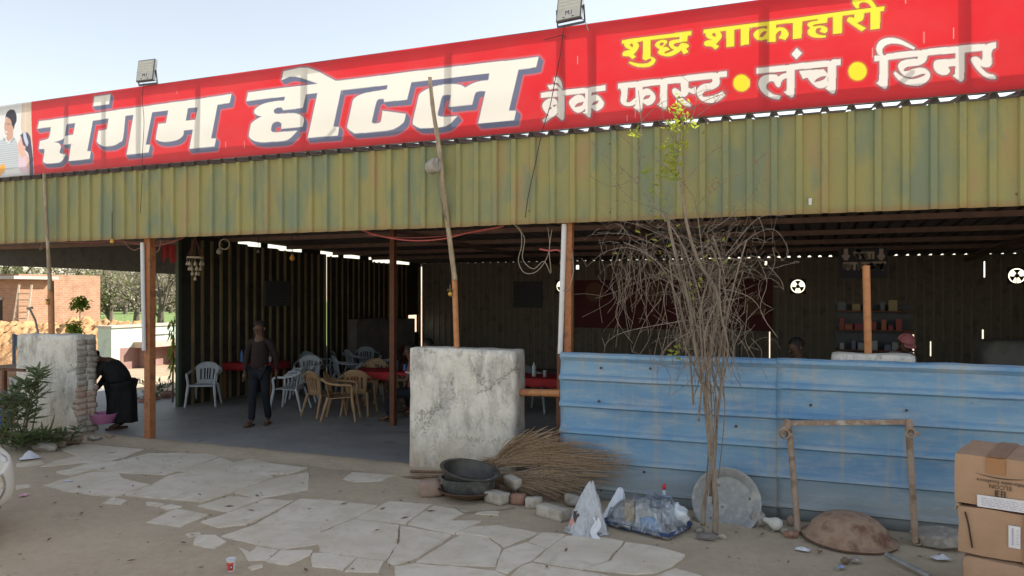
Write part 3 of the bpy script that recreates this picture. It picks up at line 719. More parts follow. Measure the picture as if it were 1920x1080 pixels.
paint(W2, 1620, 60, 7.385, [(140,325),(300,320),(330,300),(740,255),(780,270),(830,245),(1260,200),(1300,210),(1340,185),(1650,165),(1690,180),(1730,155),(1830,142),(1830,225),(1760,245),(1640,260),(1390,285),(1260,295),(880,330),(740,345),(335,385),(140,405)],
 [(195,315),(170,250),(175,190),(220,120),(300,85),(400,80),(500,105),(610,160),(710,220),(690,250),(600,210),(500,170),(400,160),(310,180),(260,230),(255,280),(275,330)],
 [(215,380),(205,660),(160,700),(280,790),(325,740),(335,375)],
 [(740,340),(745,370),(600,380),(510,410),(470,460),(480,520),(530,590),(600,625),(690,620),(780,590),(850,580),(830,605),(740,640),(650,655),(560,630),(490,590),(430,540),(405,575),(450,640),(540,710),(660,745),(780,740),(880,680),(915,610),(900,550),(840,505),(770,495),(690,510),(600,540),(550,545),(560,510),(620,480),(740,470),(820,440),(865,390),(880,325),(800,300)],
 [(1265,285),(1260,580),(1220,605),(1330,690),(1385,640),(1390,275)], [(1265,370),(1030,385),(970,410),(957,460),(970,520),(1030,580),(1110,600),(1170,580),(1195,540),(1165,480),(1265,470)],
 [(1640,250),(1635,395),(1580,350),(1520,340),(1475,370),(1490,420),(1560,520),(1640,600),(1730,650),(1820,655),(1830,630),(1790,590),(1730,580),(1660,530),(1605,465),(1660,490),(1730,490),(1770,440),(1765,300),(1785,240),(1700,220)])
paint(W3, 1150, 50, 11.294, [(185,290),(1650,90),(1650,180),(1575,190),(1400,215),(790,290),(500,330),(185,365)],
 [[(240,355),(225,380),(250,430),(300,470),(370,490),(300,505),(220,530),(190,580),(215,630),(330,635),(410,695),(485,640),(430,595),(500,520),(545,430),(540,380),(500,320),(240,330)], [(350,385),(390,355),(425,395),(415,440),(375,420)]],
 [(630,300),(625,650),(605,670),(690,725),(740,690),(790,640),(790,270)],
 [(690,720),(740,690),(800,680),(810,710),(770,750),(690,780),(560,785),(440,765),(350,740),(325,765),(420,825),(560,860),(720,860),(840,810),(895,730),(890,690),(840,650),(780,640)],
 [[(880,410),(890,370),(950,310),(1050,280),(1130,290),(1150,330),(1110,380),(1050,440),(1140,430),(1210,490),(1120,520),(1075,550),(1100,565),(1170,550),(1290,490),(1230,460),(1180,400),(1180,330),(1230,290),(1400,265),(1400,200),(1575,180),(1570,310),(1400,335),(1300,360),(1275,385),(1310,420),(1390,425),(1395,380),(1450,350),(1530,350),(1595,385),(1605,420),(1545,465),(1595,540),(1490,585),(1440,500),(1360,560),(1240,620),(1120,630),(1000,600),(940,560),(950,520),(985,490),(930,450)], [(1000,410),(980,380),(1010,345),(1060,340),(1075,360),(1040,400)]])
paint(W3, 0, 0, 1, [(1319.3,55.5),(1658.6,11.5),(1657.6,20.3),(1504.5,39),(1487,42),(1455.2,45.6),(1361.5,57.6),(1318.8,62.8)])
paint(W3, 1300, 30, 9.6, [[(225,300),(220,350),(260,400),(345,430),(260,435),(195,470),(190,510),(230,545),(320,550),(400,605),(465,550),(410,505),(480,430),(515,370),(500,310),(465,260),(225,280)], [(335,330),(370,300),(400,325),(400,375),(360,365)]],
 [(590,255),(592,560),(735,545),(740,230)], [(850,220),(850,530),(1000,510),(1008,200)],
 [[(1335,230),(1260,215),(1160,240),(1090,300),(1085,360),(1130,415),(1210,435),(1335,410)], [(1190,370),(1220,310),(1280,268),(1325,275),(1290,330),(1240,380)]],
 [(1330,160),(1330,470),(1480,455),(1490,130)], [(1480,215),(1560,195),(1650,215),(1710,290),(1710,350),(1655,430),(1530,390),(1580,310),(1580,260),(1540,265),(1480,330)])
paint(W3, 1480, 0, 9.6, [(65,390),(65,700),(220,680),(235,370),(235,330),(65,340)],
 [(515,345),(510,370),(400,385),(330,410),(320,440),(345,475),(380,500),(340,530),(325,570),(350,630),(430,670),(540,680),(655,675),(660,635),(560,630),(490,600),(470,550),(500,510),(560,500),(575,520),(540,565),(640,605),(690,560),(685,510),(640,475),(570,460),(420,475),(420,455),(480,435),(680,410),(690,320),(690,280),(515,300)],
 [(785,300),(785,615),(945,600),(955,290),(955,260),(785,280)],
 [(1165,255),(1165,325),(1120,310),(1060,315),(1030,365),(1060,400),(1300,565),(1385,505),(1215,415),(1310,370),(1340,310),(1345,225),(1345,205),(1165,230)],
 [(1460,220),(1460,535),(1630,515),(1640,190),(1640,165),(1460,190)], [(1205,155),(1150,90),(1130,30),(1150,-10),(1230,-45),(1340,-50),(1450,-15),(1520,50),(1565,125),(1570,150),(1485,140),(1430,75),(1350,40),(1280,55),(1250,100),(1265,150)])
for cx, cy, rx, ry in ((1390.4, 155.6, 15.2, 15.5), (1608, 133.3, 17, 17)):
    fill(YD, [to_uv([(cx+rx*math.cos(t), cy+ry*math.sin(t)) for t in np.arange(0, 6.28, .1)])])
def shift(m, dx, dy):
    o = np.zeros_like(m); h, w_ = m.shape
    o[max(0, dy):h+min(0, dy), max(0, dx):w_+min(0, dx)] = m[max(0, -dy):h-max(0, dy), max(0, -dx):w_-max(0, dx)]
    return o
def dil(m, r):
    o = m.copy()
    for k in range(16):
        a = 2*math.pi*k/16; o = np.maximum(o, shift(m, int(round(r*math.cos(a))), int(round(r*math.sin(a)))))
    return o
def blur(m, r):
    for ax in (0, 1):
        c = np.cumsum(np.pad(m, [(r+1, r) if ax == 0 else (0, 0), (r+1, r) if ax == 1 else (0, 0)], mode='edge'), axis=ax, dtype=np.float64)
        m = ((c[2*r+1:] - c[:-2*r-1])/(2*r+1) if ax == 0 else (c[:, 2*r+1:] - c[:, :-2*r-1])/(2*r+1)).astype(np.float32)
    return m
img = np.empty((NH, NW, 3), np.float32); img[:] = (.66, .018, .026)
def over(mask, col):
    img[:] = img*(1-mask[..., None]) + np.array(col, np.float32)*mask[..., None]
SH = W1.copy()
for t in np.linspace(.15, 1, 6): SH = np.maximum(SH, shift(W1, int(13*t), int(-15*t)))
SH = dil(SH, 3)
over(np.clip(blur(dil(SH, 4), 3), 0, 1)*.6, (.52, .22, .27)); over(SH, (.13, .145, .235)); over(W1, (.78, .76, .70))
for m, c, oc, gc in ((W2, (.78, .75, .71), (.14, .07, .09), (.44, .26, .30)), (W3, (.84, .72, .045), (.26, .075, .01), (.45, .2, .23)), (YD, (.84, .72, .03), (.5, .25, .02), (.6, .12, .1))):
    over(np.clip(blur(dil(m, 4), 3), 0, 1)*.55, gc); over(dil(m, 2), oc); over(m, c)
# family picture printed at the left end
def pic(col, *loops, ox=0, oy=180, s=6.75):
    m = np.zeros((NH, NW), np.float32); paint(m, ox, oy, s, *loops); over(m, col); return m
pic((.70, .72, .73), [(-1200,360),(395,60),(405,420),(435,1060),(-1200,1300)])
pic((.66, .55, .44), [(280,90),(392,80),(412,600),(300,480),(275,420)]); pic((.50, .40, .31), [(279,90),(285,90),(281,420),(275,420)]); pic((.72, .62, .52), [(320,90),(335,90),(335,470),(322,470)])
pic((.56, .33, .25), [(75,270),(135,290),(150,370),(175,380),(170,430),(165,530),(110,580),(80,540),(90,495),(70,490),(62,440),(56,390),(65,330)])
pic((.025, .025, .04), [(68,285),(85,215),(130,172),(180,175),(207,230),(213,310),(190,370),(178,430),(165,385),(150,365),(135,300),(80,265)])
pic((.08, .05, .05), [(62,345),(76,352),(76,358),(62,354)], [(90,350),(128,352),(126,362),(92,360)]); pic((.75, .72, .7), [(70,442),(96,450),(90,468),(72,462)])
sm = pic((.56, .60, .63), [(-300,640),(0,560),(50,525),(70,565),(125,605),(190,535),(238,640),(246,900),(180,920),(0,1000),(-300,1060)])
ss = sm*((np.arange(NH) % 9 < 3)[:, None]).astype(np.float32); over(ss*.8, (.28, .36, .46))
pic((.30, .34, .38), [(45,560),(52,520),(70,550),(62,580)], [(180,520),(196,545),(130,605),(128,590)])
pic((.075, .07, .12), [(262,500),(300,465),(350,460),(385,510),(400,600),(420,800),(428,1030),(375,1020),(370,760),(330,690),(290,620)])
pic((.74, .46, .38), [(270,500),(262,545),(240,590),(228,650),(245,720),(280,720),(325,690),(330,640),(300,620),(285,560)]); pic((.55, .58, .74), [(298,466),(332,460),(347,530),(364,590),(350,642),(325,600),(305,530)])
pic((.72, .56, .66), [(245,760),(290,720),(350,740),(372,800),(375,980),(320,980),(260,960),(240,900)]); pic((.74, .48, .40), [(335,770),(368,760),(376,980),(350,980)], [(240,720),(320,700),(345,745),(280,790)])
pic((.75, .76, .75), [(60,940),(240,920),(300,1000),(60,1040)]); pic((.85, .40, .06), [(0,880),(40,850),(75,900),(50,960),(0,1020)], [(-60,900),(-20,860),(0,900),(-10,1010),(-60,1010)])
# faint vertical drips of bird lime / water
rr = random.Random(12)
for k in range(24):
    x = rr.randrange(20, NW-20); z = rr.randrange(0, NH-40); h = rr.randrange(8, 30); img[z:z+h, x:x+2] = img[z:z+h, x:x+2]*.6+.3
step = 2
nu, nv = NW//step, NH//step
smp = img[:nv*step, :nu*step].reshape(nv, step, nu, step, 3).mean(axis=(1, 3))
us = BX0+(np.arange(nu)+.5)*step*RES; vsz = BZ0+(np.arange(nv)+.5)*step*RES
U, V = np.meshgrid(us, vsz)
Yw = BNY + .006*np.sin(U*2.3+V*1.7) + .004*np.sin(U*6.1-V*3.0) + .012*np.exp(-((U-.85)**2)/.05)*np.sin(V*26+U*4)*.12
co = np.stack([U, Yw, V], -1).reshape(-1, 3).astype(np.float32)
ii = np.arange(nu*nv).reshape(nv, nu)
fc = np.stack([ii[:-1, :-1], ii[:-1, 1:], ii[1:, 1:], ii[1:, :-1]], -1).reshape(-1, 4).astype(np.int32)
me = bpy.data.meshes.new('printed_sheet'); me.vertices.add(len(co)); me.vertices.foreach_set('co', co.ravel())
me.loops.add(fc.size); me.loops.foreach_set('vertex_index', fc.ravel()); me.polygons.add(len(fc))
me.polygons.foreach_set('loop_start', np.arange(0, fc.size, 4, dtype=np.int32)); me.polygons.foreach_set('use_smooth', [True]*len(fc))
at = me.color_attributes.new('print', 'FLOAT_COLOR', 'POINT')
at.data.foreach_set('color', np.concatenate([smp.reshape(-1, 3), np.ones((nu*nv, 1), np.float32)], 1).astype(np.float32).ravel())
me.update(calc_edges=True)
m, n, bs = newmat('printed_flex'); n.nodes.remove(bs)
va = node(n, 'ShaderNodeVertexColor'); va.layer_name = 'print'
hs = node(n, 'ShaderNodeHueSaturation'); dust = noise_tex(n, coords(n, (.6, 1, .9)), 2.2, 6, .6)
n.links.new(mixc(n, ramp(n, dust, [(.4, .0), (.75, .06)]), va.outputs[0], (.46, .40, .37)), hs.inputs['Color'])
df = node(n, 'ShaderNodeBsdfPrincipled'); df.inputs['Roughness'].default_value = .42; df.inputs['Specular IOR Level'].default_value = .4
tr = node(n, 'ShaderNodeBsdfTranslucent'); mx = node(n, 'ShaderNodeMixShader'); mx.inputs[0].default_value = .23
n.links.new(hs.outputs[0], df.inputs['Base Color']); n.links.new(hs.outputs[0], tr.inputs[0])
n.links.new(df.outputs[0], mx.inputs[1]); n.links.new(tr.outputs[0], mx.inputs[2]); n.links.new(mx.outputs[0], n.nodes['Material Output'].inputs[0])
cz = noise_tex(n, coords(n, (1, 1, 4)), 3, 5, .5); bu = node(n, 'ShaderNodeBump'); bu.inputs['Strength'].default_value = .12; bu.inputs['Distance'].default_value = .02
n.links.new(cz, bu.inputs['Height']); n.links.new(bu.outputs[0], df.inputs['Normal'])
me.materials.append(m)
bn = thing('banner_sign', 'long red printed banner with big white Devanagari lettering above the green fascia', 'sign', (0, 0, 0))
so = bpy.data.objects.new('printed_sheet', me); COL.objects.link(so); so.parent = bn
ty = BNY+.038
for px in (126, 197, 263, 372, 573, 845, 1056, 1114, 1437, 1818): 
    x = P(px, 200, BNY).x; b = MB(); b.bb((x-.038, ty-.022, BZ0), (x+.038, ty+.004, BZ1)); b.build('upright_tube', m_steel, bn)
for x in (BX0+.05, BX0+1.0, BX1-.05): b = MB(); b.bb((x-.038, ty-.022, BZ0), (x+.038, ty+.004, BZ1)); b.build('upright_tube', m_steel, bn)
b = MB(); b.bb((BX0, ty-.024, BZ1-.075), (BX1, ty+.034, BZ1+.004)); b.build('top_rail', M('dark_rail', (.06, .06, .065), None, 4, .6), bn)
b = MB(); b.bb((BX0, ty-.024, BZ0-.002), (BX1, ty+.034, BZ0+.045)); b.build('bottom_rail', m_steel, bn)
b = MB(); b.bb((BX0, BNY+.34, 4.53), (BX1, BNY+.37, 4.78))
b.bb((-6, ty+.03, 4.56), (-5.96, BNY+.34, 4.60)); b.bb((1, ty+.03, 4.56), (1.04, BNY+.34, 4.60)); b.bb((-12, ty+.03, 4.56), (-11.96, BNY+.34, 4.60))
b.build('sun_block_board', m_bamboo, bn)  # added unseen board, stops the sun strip through the gap under the banner
m_rub = M('grey_rubble', (.34, .31, .27), (.26, .23, .20), 8, .9, .4, c3=(.42, .39, .35))
# ------------------------------------------------------------------ floodlights on the banner
m_alu = M('floodlight_body', (.10, .11, .12), (.07, .08, .09), 5, .5, 0, .4); m_led = M('led_panel', (.52, .53, .50), (.45, .46, .44), 8, .4)
m_ink = M('dark_print', (.03, .04, .09), None, 5, .6)
def text_mesh(s, size, name, mat, parent, m, ext=.001):
    cu = bpy.data.curves.new('t', 'FONT'); cu.body = s; cu.size = size; cu.align_x = 'CENTER'; cu.extrude = ext; cu.resolution_u = 3
    o = bpy.data.objects.new('t', cu); COL.objects.link(o); dg = bpy.context.evaluated_depsgraph_get(); dg.update()
    me = bpy.data.meshes.new_from_object(o.evaluated_get(dg)); bpy.data.objects.remove(o, do_unlink=True); bpy.data.curves.remove(cu)
    me.materials.clear(); me.materials.append(mat); me.transform(m)
    x = bpy.data.objects.new(name, me); COL.objects.link(x); x.parent = parent; return x
def flood(px, py, label, rz, tilt):
    c = P(px, py, BNY-.05); t = thing('floodlight', label, 'floodlight', (c.x, c.y, 5.455), rz)
    rot = Matrix.Rotation(tilt, 3, 'X'); z0 = .20
    b = MB(); b.box((0, 0, z0), (.34, .05, .35), m=rot); b.build('housing', m_alu, t, bevel=.015)
    for k in range(6):
        f = MB(); f.box(Vector((0, 0, z0))+rot @ Vector((-.13+.052*k, .04, 0)), (.008, .035, .28), m=rot); f.build('cooling_fin', m_alu, t)
    b = MB(); b.box(Vector((0, 0, z0))+rot @ Vector((0, -.027, .0)), (.30, .006, .31), m=rot); led = b.build('light_panel', m_led, t)
    for k in range(4):
        b = MB(); b.box(Vector((0, 0, z0))+rot @ Vector((0, -.0315, .12-.042*k)), (.26, .004, .018), m=rot); b.build('led_strip', M('led_lens', (.62, .62, .55), (.55, .55, .5), 20, .3), led)
    text_mesh('M.I', .075, 'maker_mark', m_ink, t, Matrix.Translation(Vector((0, 0, z0))+rot @ Vector((0, -.032, -.105))) @ rot.to_4x4() @ Matrix.Rotation(R(90), 4, 'X'))
    for x in (-.06, .06): b = MB(); b.box(Vector((0, 0, z0))+rot @ Vector((x, -.032, -.135)), (.03, .004, .008), m=rot); b.build('label_dash', m_ink, t)
    b = MB(); b.bar((-.18, 0, z0), (-.18, .03, 0), .02, .008); b.bar((.18, 0, z0), (.18, .03, 0), .02, .008); b.bar((-.18, .03, .003), (.18, .03, .003), .006, .03); b.build('bracket', m_alu, t)
    b = MB(); b.tube(spline([(.1, .04, .06), (.17, .05, .02), (.2, .09, -.1)], 5), .006, 6); b.build('cable_tail', M('cable_grey', (.35, .35, .35), None, 3, .5), t)
flood(275, 137, 'square grey floodlight standing on the left part of the red banner', R(3), R(-8))
flood(1069, 22, 'square grey floodlight standing on the middle of the red banner, cut by the frame', R(-9), R(-10))
m_wire = M('dark_wire', (.06, .03, .03), None, 3, .6); m_wirep = M('pink_wire', (.50, .12, .12), None, 3, .5); m_wirew = M('pale_wire', (.33, .28, .22), None, 3, .5)
def wire(label, pts, mat, r=.006, n=7):
    ps = spline(pts, n); b = MB(); b.tube(ps, r, 6); o = b.build('wire', mat, loc=pts[0], smooth=True); tag(o, label, 'wire')
q = lambda px, py, Y=8.5: P(px, py, Y)
wire('dark wire hanging from the middle floodlight across the banner', [q(1058, 50), q(1054, 75), q(1052, 95), q(1041, 150), q(1031, 200), q(1017, 245, 8.22), q(1003, 310, 8.22), q(990, 370, 8.22), q(985, 408, 8.25)], m_wire, .005)
wire('dark wire hanging from the left floodlight down the banner', [q(270, 155), q(267, 185), q(270, 230), q(267, 290), q(266, 340, 8.24), q(263, 400, 8.24)], m_wire, .004)
wire('short dark wire knotted on the banner near the floodlight', [q(1020, 75), q(1038, 70), q(1054, 66), q(1060, 70)], m_wire, .004)
wire('pink cable sagging below the fascia between the inner post and the bamboo', [q(680, 432, 8.6), q(715, 443, 8.6), q(770, 451, 8.6), q(830, 448, 8.6), q(880, 436, 8.6), q(945, 424, 8.6)], m_wirep, .010)
wire('thin pink cable running straight under the fascia', [q(690, 440, 8.7), q(760, 446, 8.7), q(850, 441, 8.7), q(935, 428, 8.7)], m_wirep, .006)
wire('pale looped cable hanging beside the white plastic tube', [q(955, 415), q(975, 430), q(978, 460), q(972, 490), q(985, 512), q(1010, 506), q(1030, 470), q(1027, 425)], m_wirew, .0055)
wire('second pale cable loop hanging deeper beside the white plastic tube', [q(960, 418), q(983, 445), q(980, 485), q(1000, 504), q(1020, 490), q(1033, 512), q(1030, 470), q(1035, 430)], m_wirew, .0055)
wire('red cable stub crossing the post beside the fence', [q(1012, 467), q(1030, 470), q(1046, 469), q(1060, 480), q(1050, 495)], m_wirep, .012)
wire('pale cord tied round the white tube beside the fence', [q(1056, 545, 8.35), q(1066, 540, 8.36), q(1075, 510, 8.36), q(1072, 470, 8.4)], m_wirew, .006)
wire('pink cable running below the fascia at the left post', [q(95, 452, 8.6), q(160, 455, 8.6), q(225, 452, 8.6), q(290, 461, 8.5), q(345, 446, 8.6)], m_wirep, .007)
wire('brown cable looped at the head of the left post', [q(232, 449), q(240, 462), q(252, 469), q(265, 465), q(280, 474), q(297, 470), q(302, 450)], M('brown_wire', (.25, .13, .10), None, 3, .5), .008)
wire('thin hanging cord with hook under the fascia far left', [q(82, 452), q(78, 460), q(74, 468), q(80, 466)], m_wirew, .006)
# horn speaker lashed on the bamboo, clip on the fascia
hp = P(817, 312, 8.12); t = thing('horn_box', 'small round grey metal box tied to the bamboo pole in front of the fascia', 'box', hp)
b = MB(); b.lathe([(.0, -.10), (.055, -.10), (.085, -.06), (.088, .04), (.07, .06), (0, .062)], 18, Matrix.Rotation(R(75), 3, 'Y') @ Matrix.Rotation(R(20), 3, 'X'), (-.02, -.02, 0)); b.build('drum', M('dusty_grey', (.36, .34, .30), (.27, .25, .22), 8, .6, .2), t, smooth=True, auto=40)
b = MB(); b.box((.035, -.03, .04), (.03, .03, .10)); b.build('clamp', m_steel, t, bevel=.004)
wire('grey cable trailing from the round box down the bamboo pole', [P(821, 330, 8.1), P(823, 360, 8.13), P(832, 400, 8.2), P(843, 430, 8.3), P(846, 480, 8.35)], M('grey_wire', (.2, .19, .18), None, 3, .5), .008)
b = MB(); c = P(1519, 378, 8.27); b.box(c, (.03, .012, .07), rz=.2); b.box(c+Vector((.008, -.008, .02)), (.018, .008, .03)); tag(b.build('sheet_clip', m_pvc, loc=c, bevel=.004), 'small white clip stuck on the fascia near its lower edge', 'clip')

# ------------------------------------------------------------------ brooms, basins, bricks
m_straw = M('dry_broom_sticks', (.24, .165, .105), (.36, .255, .165), 30, .85, 0, c3=(.14, .095, .062))
def broom(label, bind, tips, n, seed, handle):
    rr = random.Random(seed); bind = Vector(bind); t = thing('stick_broom', label, 'broom', bind)
    b = MB()
    ax = (sum((Vector(x) for x in tips), Vector())/len(tips)-bind).normalized()
    for i in range(n):
        u = rr.random()*(len(tips)-1); k = int(u); e = Vector(tips[k]).lerp(Vector(tips[k+1]), u-k)
        L = rr.triangular(.45, 1.06, .9); e = bind+(e-bind)*L + Vector((rr.uniform(-.05, .05), rr.gauss(0, .06), rr.gauss(0, .03)))
        s0 = bind + Vector((rr.gauss(0, .004), rr.gauss(0, .022), rr.gauss(0, .022)))
        tail = s0 - ax*rr.uniform(.06, .22) + Vector((0, rr.gauss(0, .02), rr.gauss(0, .02)))
        mid = s0.lerp(e, .55) + Vector((rr.gauss(0, .02), rr.gauss(0, .03), rr.uniform(-.01, .06)))
        e.z -= rr.uniform(0, .07); e.z = max(e.z, .01); mid.z = max(mid.z, .02); e.y = min(e.y, 7.86); mid.y = min(mid.y, 7.87 if mid.x > -3.05 else 8.3)
        b.tube(spline([tail, s0, mid, e], 4), [.0042]*9+[.0038, .003, .0022, .0014], 3, cap=False)
    b.build('sticks', m_straw, t, world=True)
    b = MB(); b.ring([(.036, -.02), (.048, -.012), (.048, .012), (.036, .02)], 16, ax.to_track_quat('Z', 'Y').to_matrix(), bind+ax*.02); b.build('binding', M('binding_cord', (.05, .035, .03), None, 5, .8), t, world=True)
    if handle:
        b = MB(); b.tube(spline([bind-ax*.02, Vector(handle[0]), Vector(handle[1])], 4), .019, 8); b.build('handle', M('broom_handle', (.20, .125, .075), (.13, .08, .05), 10, .7, .2), t, world=True, smooth=True)
Yb = 8.0
broom('upper broom of dry brown sticks fanned out against the blue fence', P(927, 868, 8.02), [P(985, 800, 7.95), P(1045, 793, 7.84), P(1100, 820, 7.82), P(1200, 852, 7.8), P(1185, 880, 7.75)], 330, 1, (P(860, 884, 8.1), P(770, 884, 8.12)))
broom('lower broom of dry brown sticks drooping onto the bricks', P(930, 896, 7.95), [P(1190, 870, 7.75), P(1165, 900, 7.68), P(1110, 925, 7.62), P(1065, 950, 7.6), P(1000, 935, 7.7)], 300, 2, (P(850, 892, 7.95), P(748, 897, 8.0)))
m_tub = M('oxidised_aluminium', (.16, .17, .17), (.10, .11, .11), 6, .5, .15, .5, c3=(.23, .23, .22)); m_tubd = M('dark_aluminium', (.06, .057, .054), (.10, .094, .085), 6, .5, .15, .5)
m_iron = M('rusty_kadai_iron', (.26, .16, .11), (.34, .235, .165), 5, .75, .35, c3=(.17, .09, .06)); m_irond = M('dark_rusty_iron', (.15, .085, .055), (.10, .06, .045), 7, .75, .3)
bc = G(868, 936); bc.z = 0
def bowl(name, label, c, prof, mat, rot=None, cat='basin'):
    b = MB(); b.lathe(prof, 44, rot or Matrix.Identity(3)); o = b.build(name, mat, smooth=True, auto=50); o.location = c; tag(o, label, cat); return o
bowl('iron_pan', 'shallow rusty iron pan under the stacked grey basins', bc+Vector((.02, .12, .01)), [(0, .0), (.2, .004), (.29, .045), (.335, .085), (.35, .088), (.35, .094), (.33, .094), (.28, .056), (.19, .014), (0, .01)], m_irond, cat='pan')
bowl('grey_basin', 'grey aluminium basin in the middle of the stack', bc+Vector((.02, .12, .05)), [(0, .0), (.25, .0), (.275, .015), (.305, .175), (.335, .18), (.336, .187), (.30, .186), (.265, .022), (.24, .008), (0, .008)], m_tub, Matrix.Rotation(R(-2), 3, 'Y'))
bowl('dark_basin', 'dark tilted basin lying on top of the stack', bc+Vector((-.005, .13, .115)), [(0, .0), (.24, .0), (.265, .015), (.305, .18), (.34, .184), (.341, .192), (.30, .192), (.255, .024), (.235, .008), (0, .008)], m_tubd, Matrix.Rotation(R(11), 3, 'Y') @ Matrix.Rotation(R(2), 3, 'X'))
m_pbrick = M('pale_cement_brick', (.40, .36, .30), (.47, .43, .37), 8, .9, .4, c3=(.34, .29, .23)); m_rbrick = M('old_red_brick', (.25, .135, .10), (.32, .19, .14), 9, .9, .4)
def brick(name, label, px, py, d, rz, mat, cat='brick', tilt=0, z=None, amp=.008):
    c = G(px, py); b = MB(); rough_block(b, (-d[0]/2, -d[1]/2, -d[2]/2), (d[0]/2, d[1]/2, d[2]/2), amp, .045, px, .012)
    o = b.build(name, mat, smooth=True); o.location = (c.x, c.y, (d[2]/2 if z is None else z)); o.rotation_euler = (tilt, tilt*.5, rz); tag(o, label, cat); return o
brick('pale_brick', 'pale brick lying flat in front of the brooms beside the basins', 932, 943, (.25, .16, .12), R(-22), m_pbrick)
brick('pale_brick', 'pale brick tipped on end behind the front brick', 962, 925, (.24, .12, .11), R(-35), m_pbrick, tilt=.2, z=.13)
brick('red_brick', 'small dull red brick between pale bricks', 972, 945, (.15, .12, .11), R(10), m_rbrick)
brick('pale_brick', 'short pale brick end under the broom tips', 1001, 952, (.18, .13, .11), R(15), m_pbrick)
brick('notched_block', 'pale notched concrete block left of the plastic bag', 1037, 972, (.33, .15, .12), R(-20), m_pbrick, 'block')
brick('red_rock', 'pinkish rock beside the stacked basins', 806, 928, (.22, .2, .16), R(30), M('pink_rock', (.30, .20, .16), (.36, .27, .22), 6, .9, .4), 'rock', amp=.035)
brick('concrete_lump', 'triangular grey lump leaning under the broom', 1078, 950, (.22, .07, .13), R(-10), m_rub, 'rubble', amp=.04)
b = MB(); ps = [G(x, y, .015) for x, y in [(727, 858), (726, 858)]]; ps = [G(x, y, .012) for x, y in [(852, 950), (870, 960), (905, 957), (940, 955), (965, 951)]]
b.tube(spline(ps, 6), .007, 6); tag(b.build('rope_end', m_wirew, loc=ps[0], smooth=True), 'short pale rope lying in front of the stacked basins', 'rope')

# ------------------------------------------------------------------ bags of goods on the paving
def film(name, label, fn, nu, nv, mat=None, parent=None):
    b = MB(); b.grid(fn, nu, nv); o = b.build(name, mat or m_film, parent, smooth=True); 
    if label: tag(o, label, 'plastic bag')
    return o
m_tray = M('steel_tray', (.45, .46, .47), (.36, .37, .38), 6, .3, 0, .8); m_navy = M('navy_tray', (.03, .055, .14), (.04, .07, .17), 6, .4)
c1 = G(1100, 998); c1.z = .02
b = MB(); b.bb((-.17, -.12, 0), (.17, .12, .015)); b.bb((-.17, -.12, .015), (.17, -.108, .03)); b.bb((-.17, .108, .015), (.17, .12, .03))
o = b.build('steel_tray', m_tray, bevel=.004); o.location = c1; o.rotation_euler.z = R(-12); tag(o, 'bright steel tray under the peaked white plastic bag', 'tray')
for lab, dx, dy, r, mt in (('dark crumpled cloth inside the peaked plastic bag', -.03, -.03, .09, M('dark_cloth', (.06, .045, .045), (.12, .09, .09), 9, .9)), ('pale paper bundle inside the peaked plastic bag', .05, .04, .10, M('pale_paper', (.6, .57, .53), (.5, .46, .44), 9, .9)), ('pink packet at the foot of the peaked plastic bag', -.10, -.06, .05, M('pink_packet', (.55, .2, .19), (.6, .35, .3), 6, .6))):
    b = MB(); b.blob((0, 0, 0), r, .3, r*100, 2, (1, .8, 1.1), 2.2); o = b.build('bundle', mt, smooth=True); o.location = c1+Vector((dx, dy, r+.02)); tag(o, lab, 'bundle')
m_white_bag = M('milky_plastic', (.62, .66, .74), (.70, .73, .79), 9, .35)
def bagfn(c, rx, ry, h, seed, lean=(0, 0), pw=1.5):
    def f(u, v):
        a = 2*math.pi*u; k = (1-v)**(1/pw) if v < 1 else 0
        fold = 1 + .10*math.sin(a*7+seed+3*v)*(1-.4*v)+.04*math.sin(a*17+seed*2-2*v) + .055*mnoise.noise(Vector((math.cos(a)*2.2, math.sin(a)*2.2, v*3+seed)))*2
        k2 = (.06+.94*k)*fold if v > .02 else 1.08*fold
        p = Vector((c.x+rx*k2*math.cos(a)+lean[0]*v, c.y+ry*k2*math.sin(a)+lean[1]*v, c.z+h*v+.03*mnoise.noise(Vector((math.cos(a)*2.5, math.sin(a)*2.5, v*6+seed)))*(1 if v > .1 else 0)))
        p.z = max(p.z, .008); return p
    return f
film('plastic_bag', 'peaked clear white plastic bag standing beside the bricks', bagfn(c1-Vector((0, 0, .02)), .19, .15, .47, 2, (.035, .03), 1.25), 84, 26, m_film2)
b = MB(); b.grid(lambda u, v: c1+Vector((.10+.06*u+.02*math.sin(v*8), -.14-.03*v, .16-.2*v+.02*math.sin(u*9+v*5))), 10, 14); b.v = [(x, y, max(z, .006)) for x, y, z in b.v]
o = b.build('bag_flap', m_white_bag, smooth=True, loc=c1); tag(o, 'milky torn strip of plastic trailing from the peaked bag', 'plastic strip')
c2 = G(1212, 988); c2.z = 0; rz2 = R(-17)
tr2 = thing('display_tray', 'dark blue tray carrying cartons under a clear plastic sheet', 'tray', c2, rz2)
b = MB(); b.bb((-.36, -.24, .012), (.36, .24, .03)); b.build('tray_base', m_navy, tr2, bevel=.004)
for lo, hi in (((-.36, -.245, .03), (.36, -.225, .06)), ((-.36, .225, .03), (.36, .245, .06)), ((-.365, -.225, .03), (-.345, .225, .06)), ((.345, -.225, .03), (.365, .225, .06))):
    b = MB(); b.bb(lo, hi); b.build('tray_rim', m_navy, tr2, bevel=.003)
b = MB(); b.bb((-.34, -.22, .031), (.34, .22, .034)); b.build('tray_lining', M('tray_lining', (.5, .52, .55), None, 4, .6), tr2)
b = MB(); b.tube([(-.14, -.252, .045), (-.13, -.275, .06), (-.03, -.275, .06), (-.02, -.252, .045)], .008, 8); b.build('handle', m_tray, tr2, smooth=True)
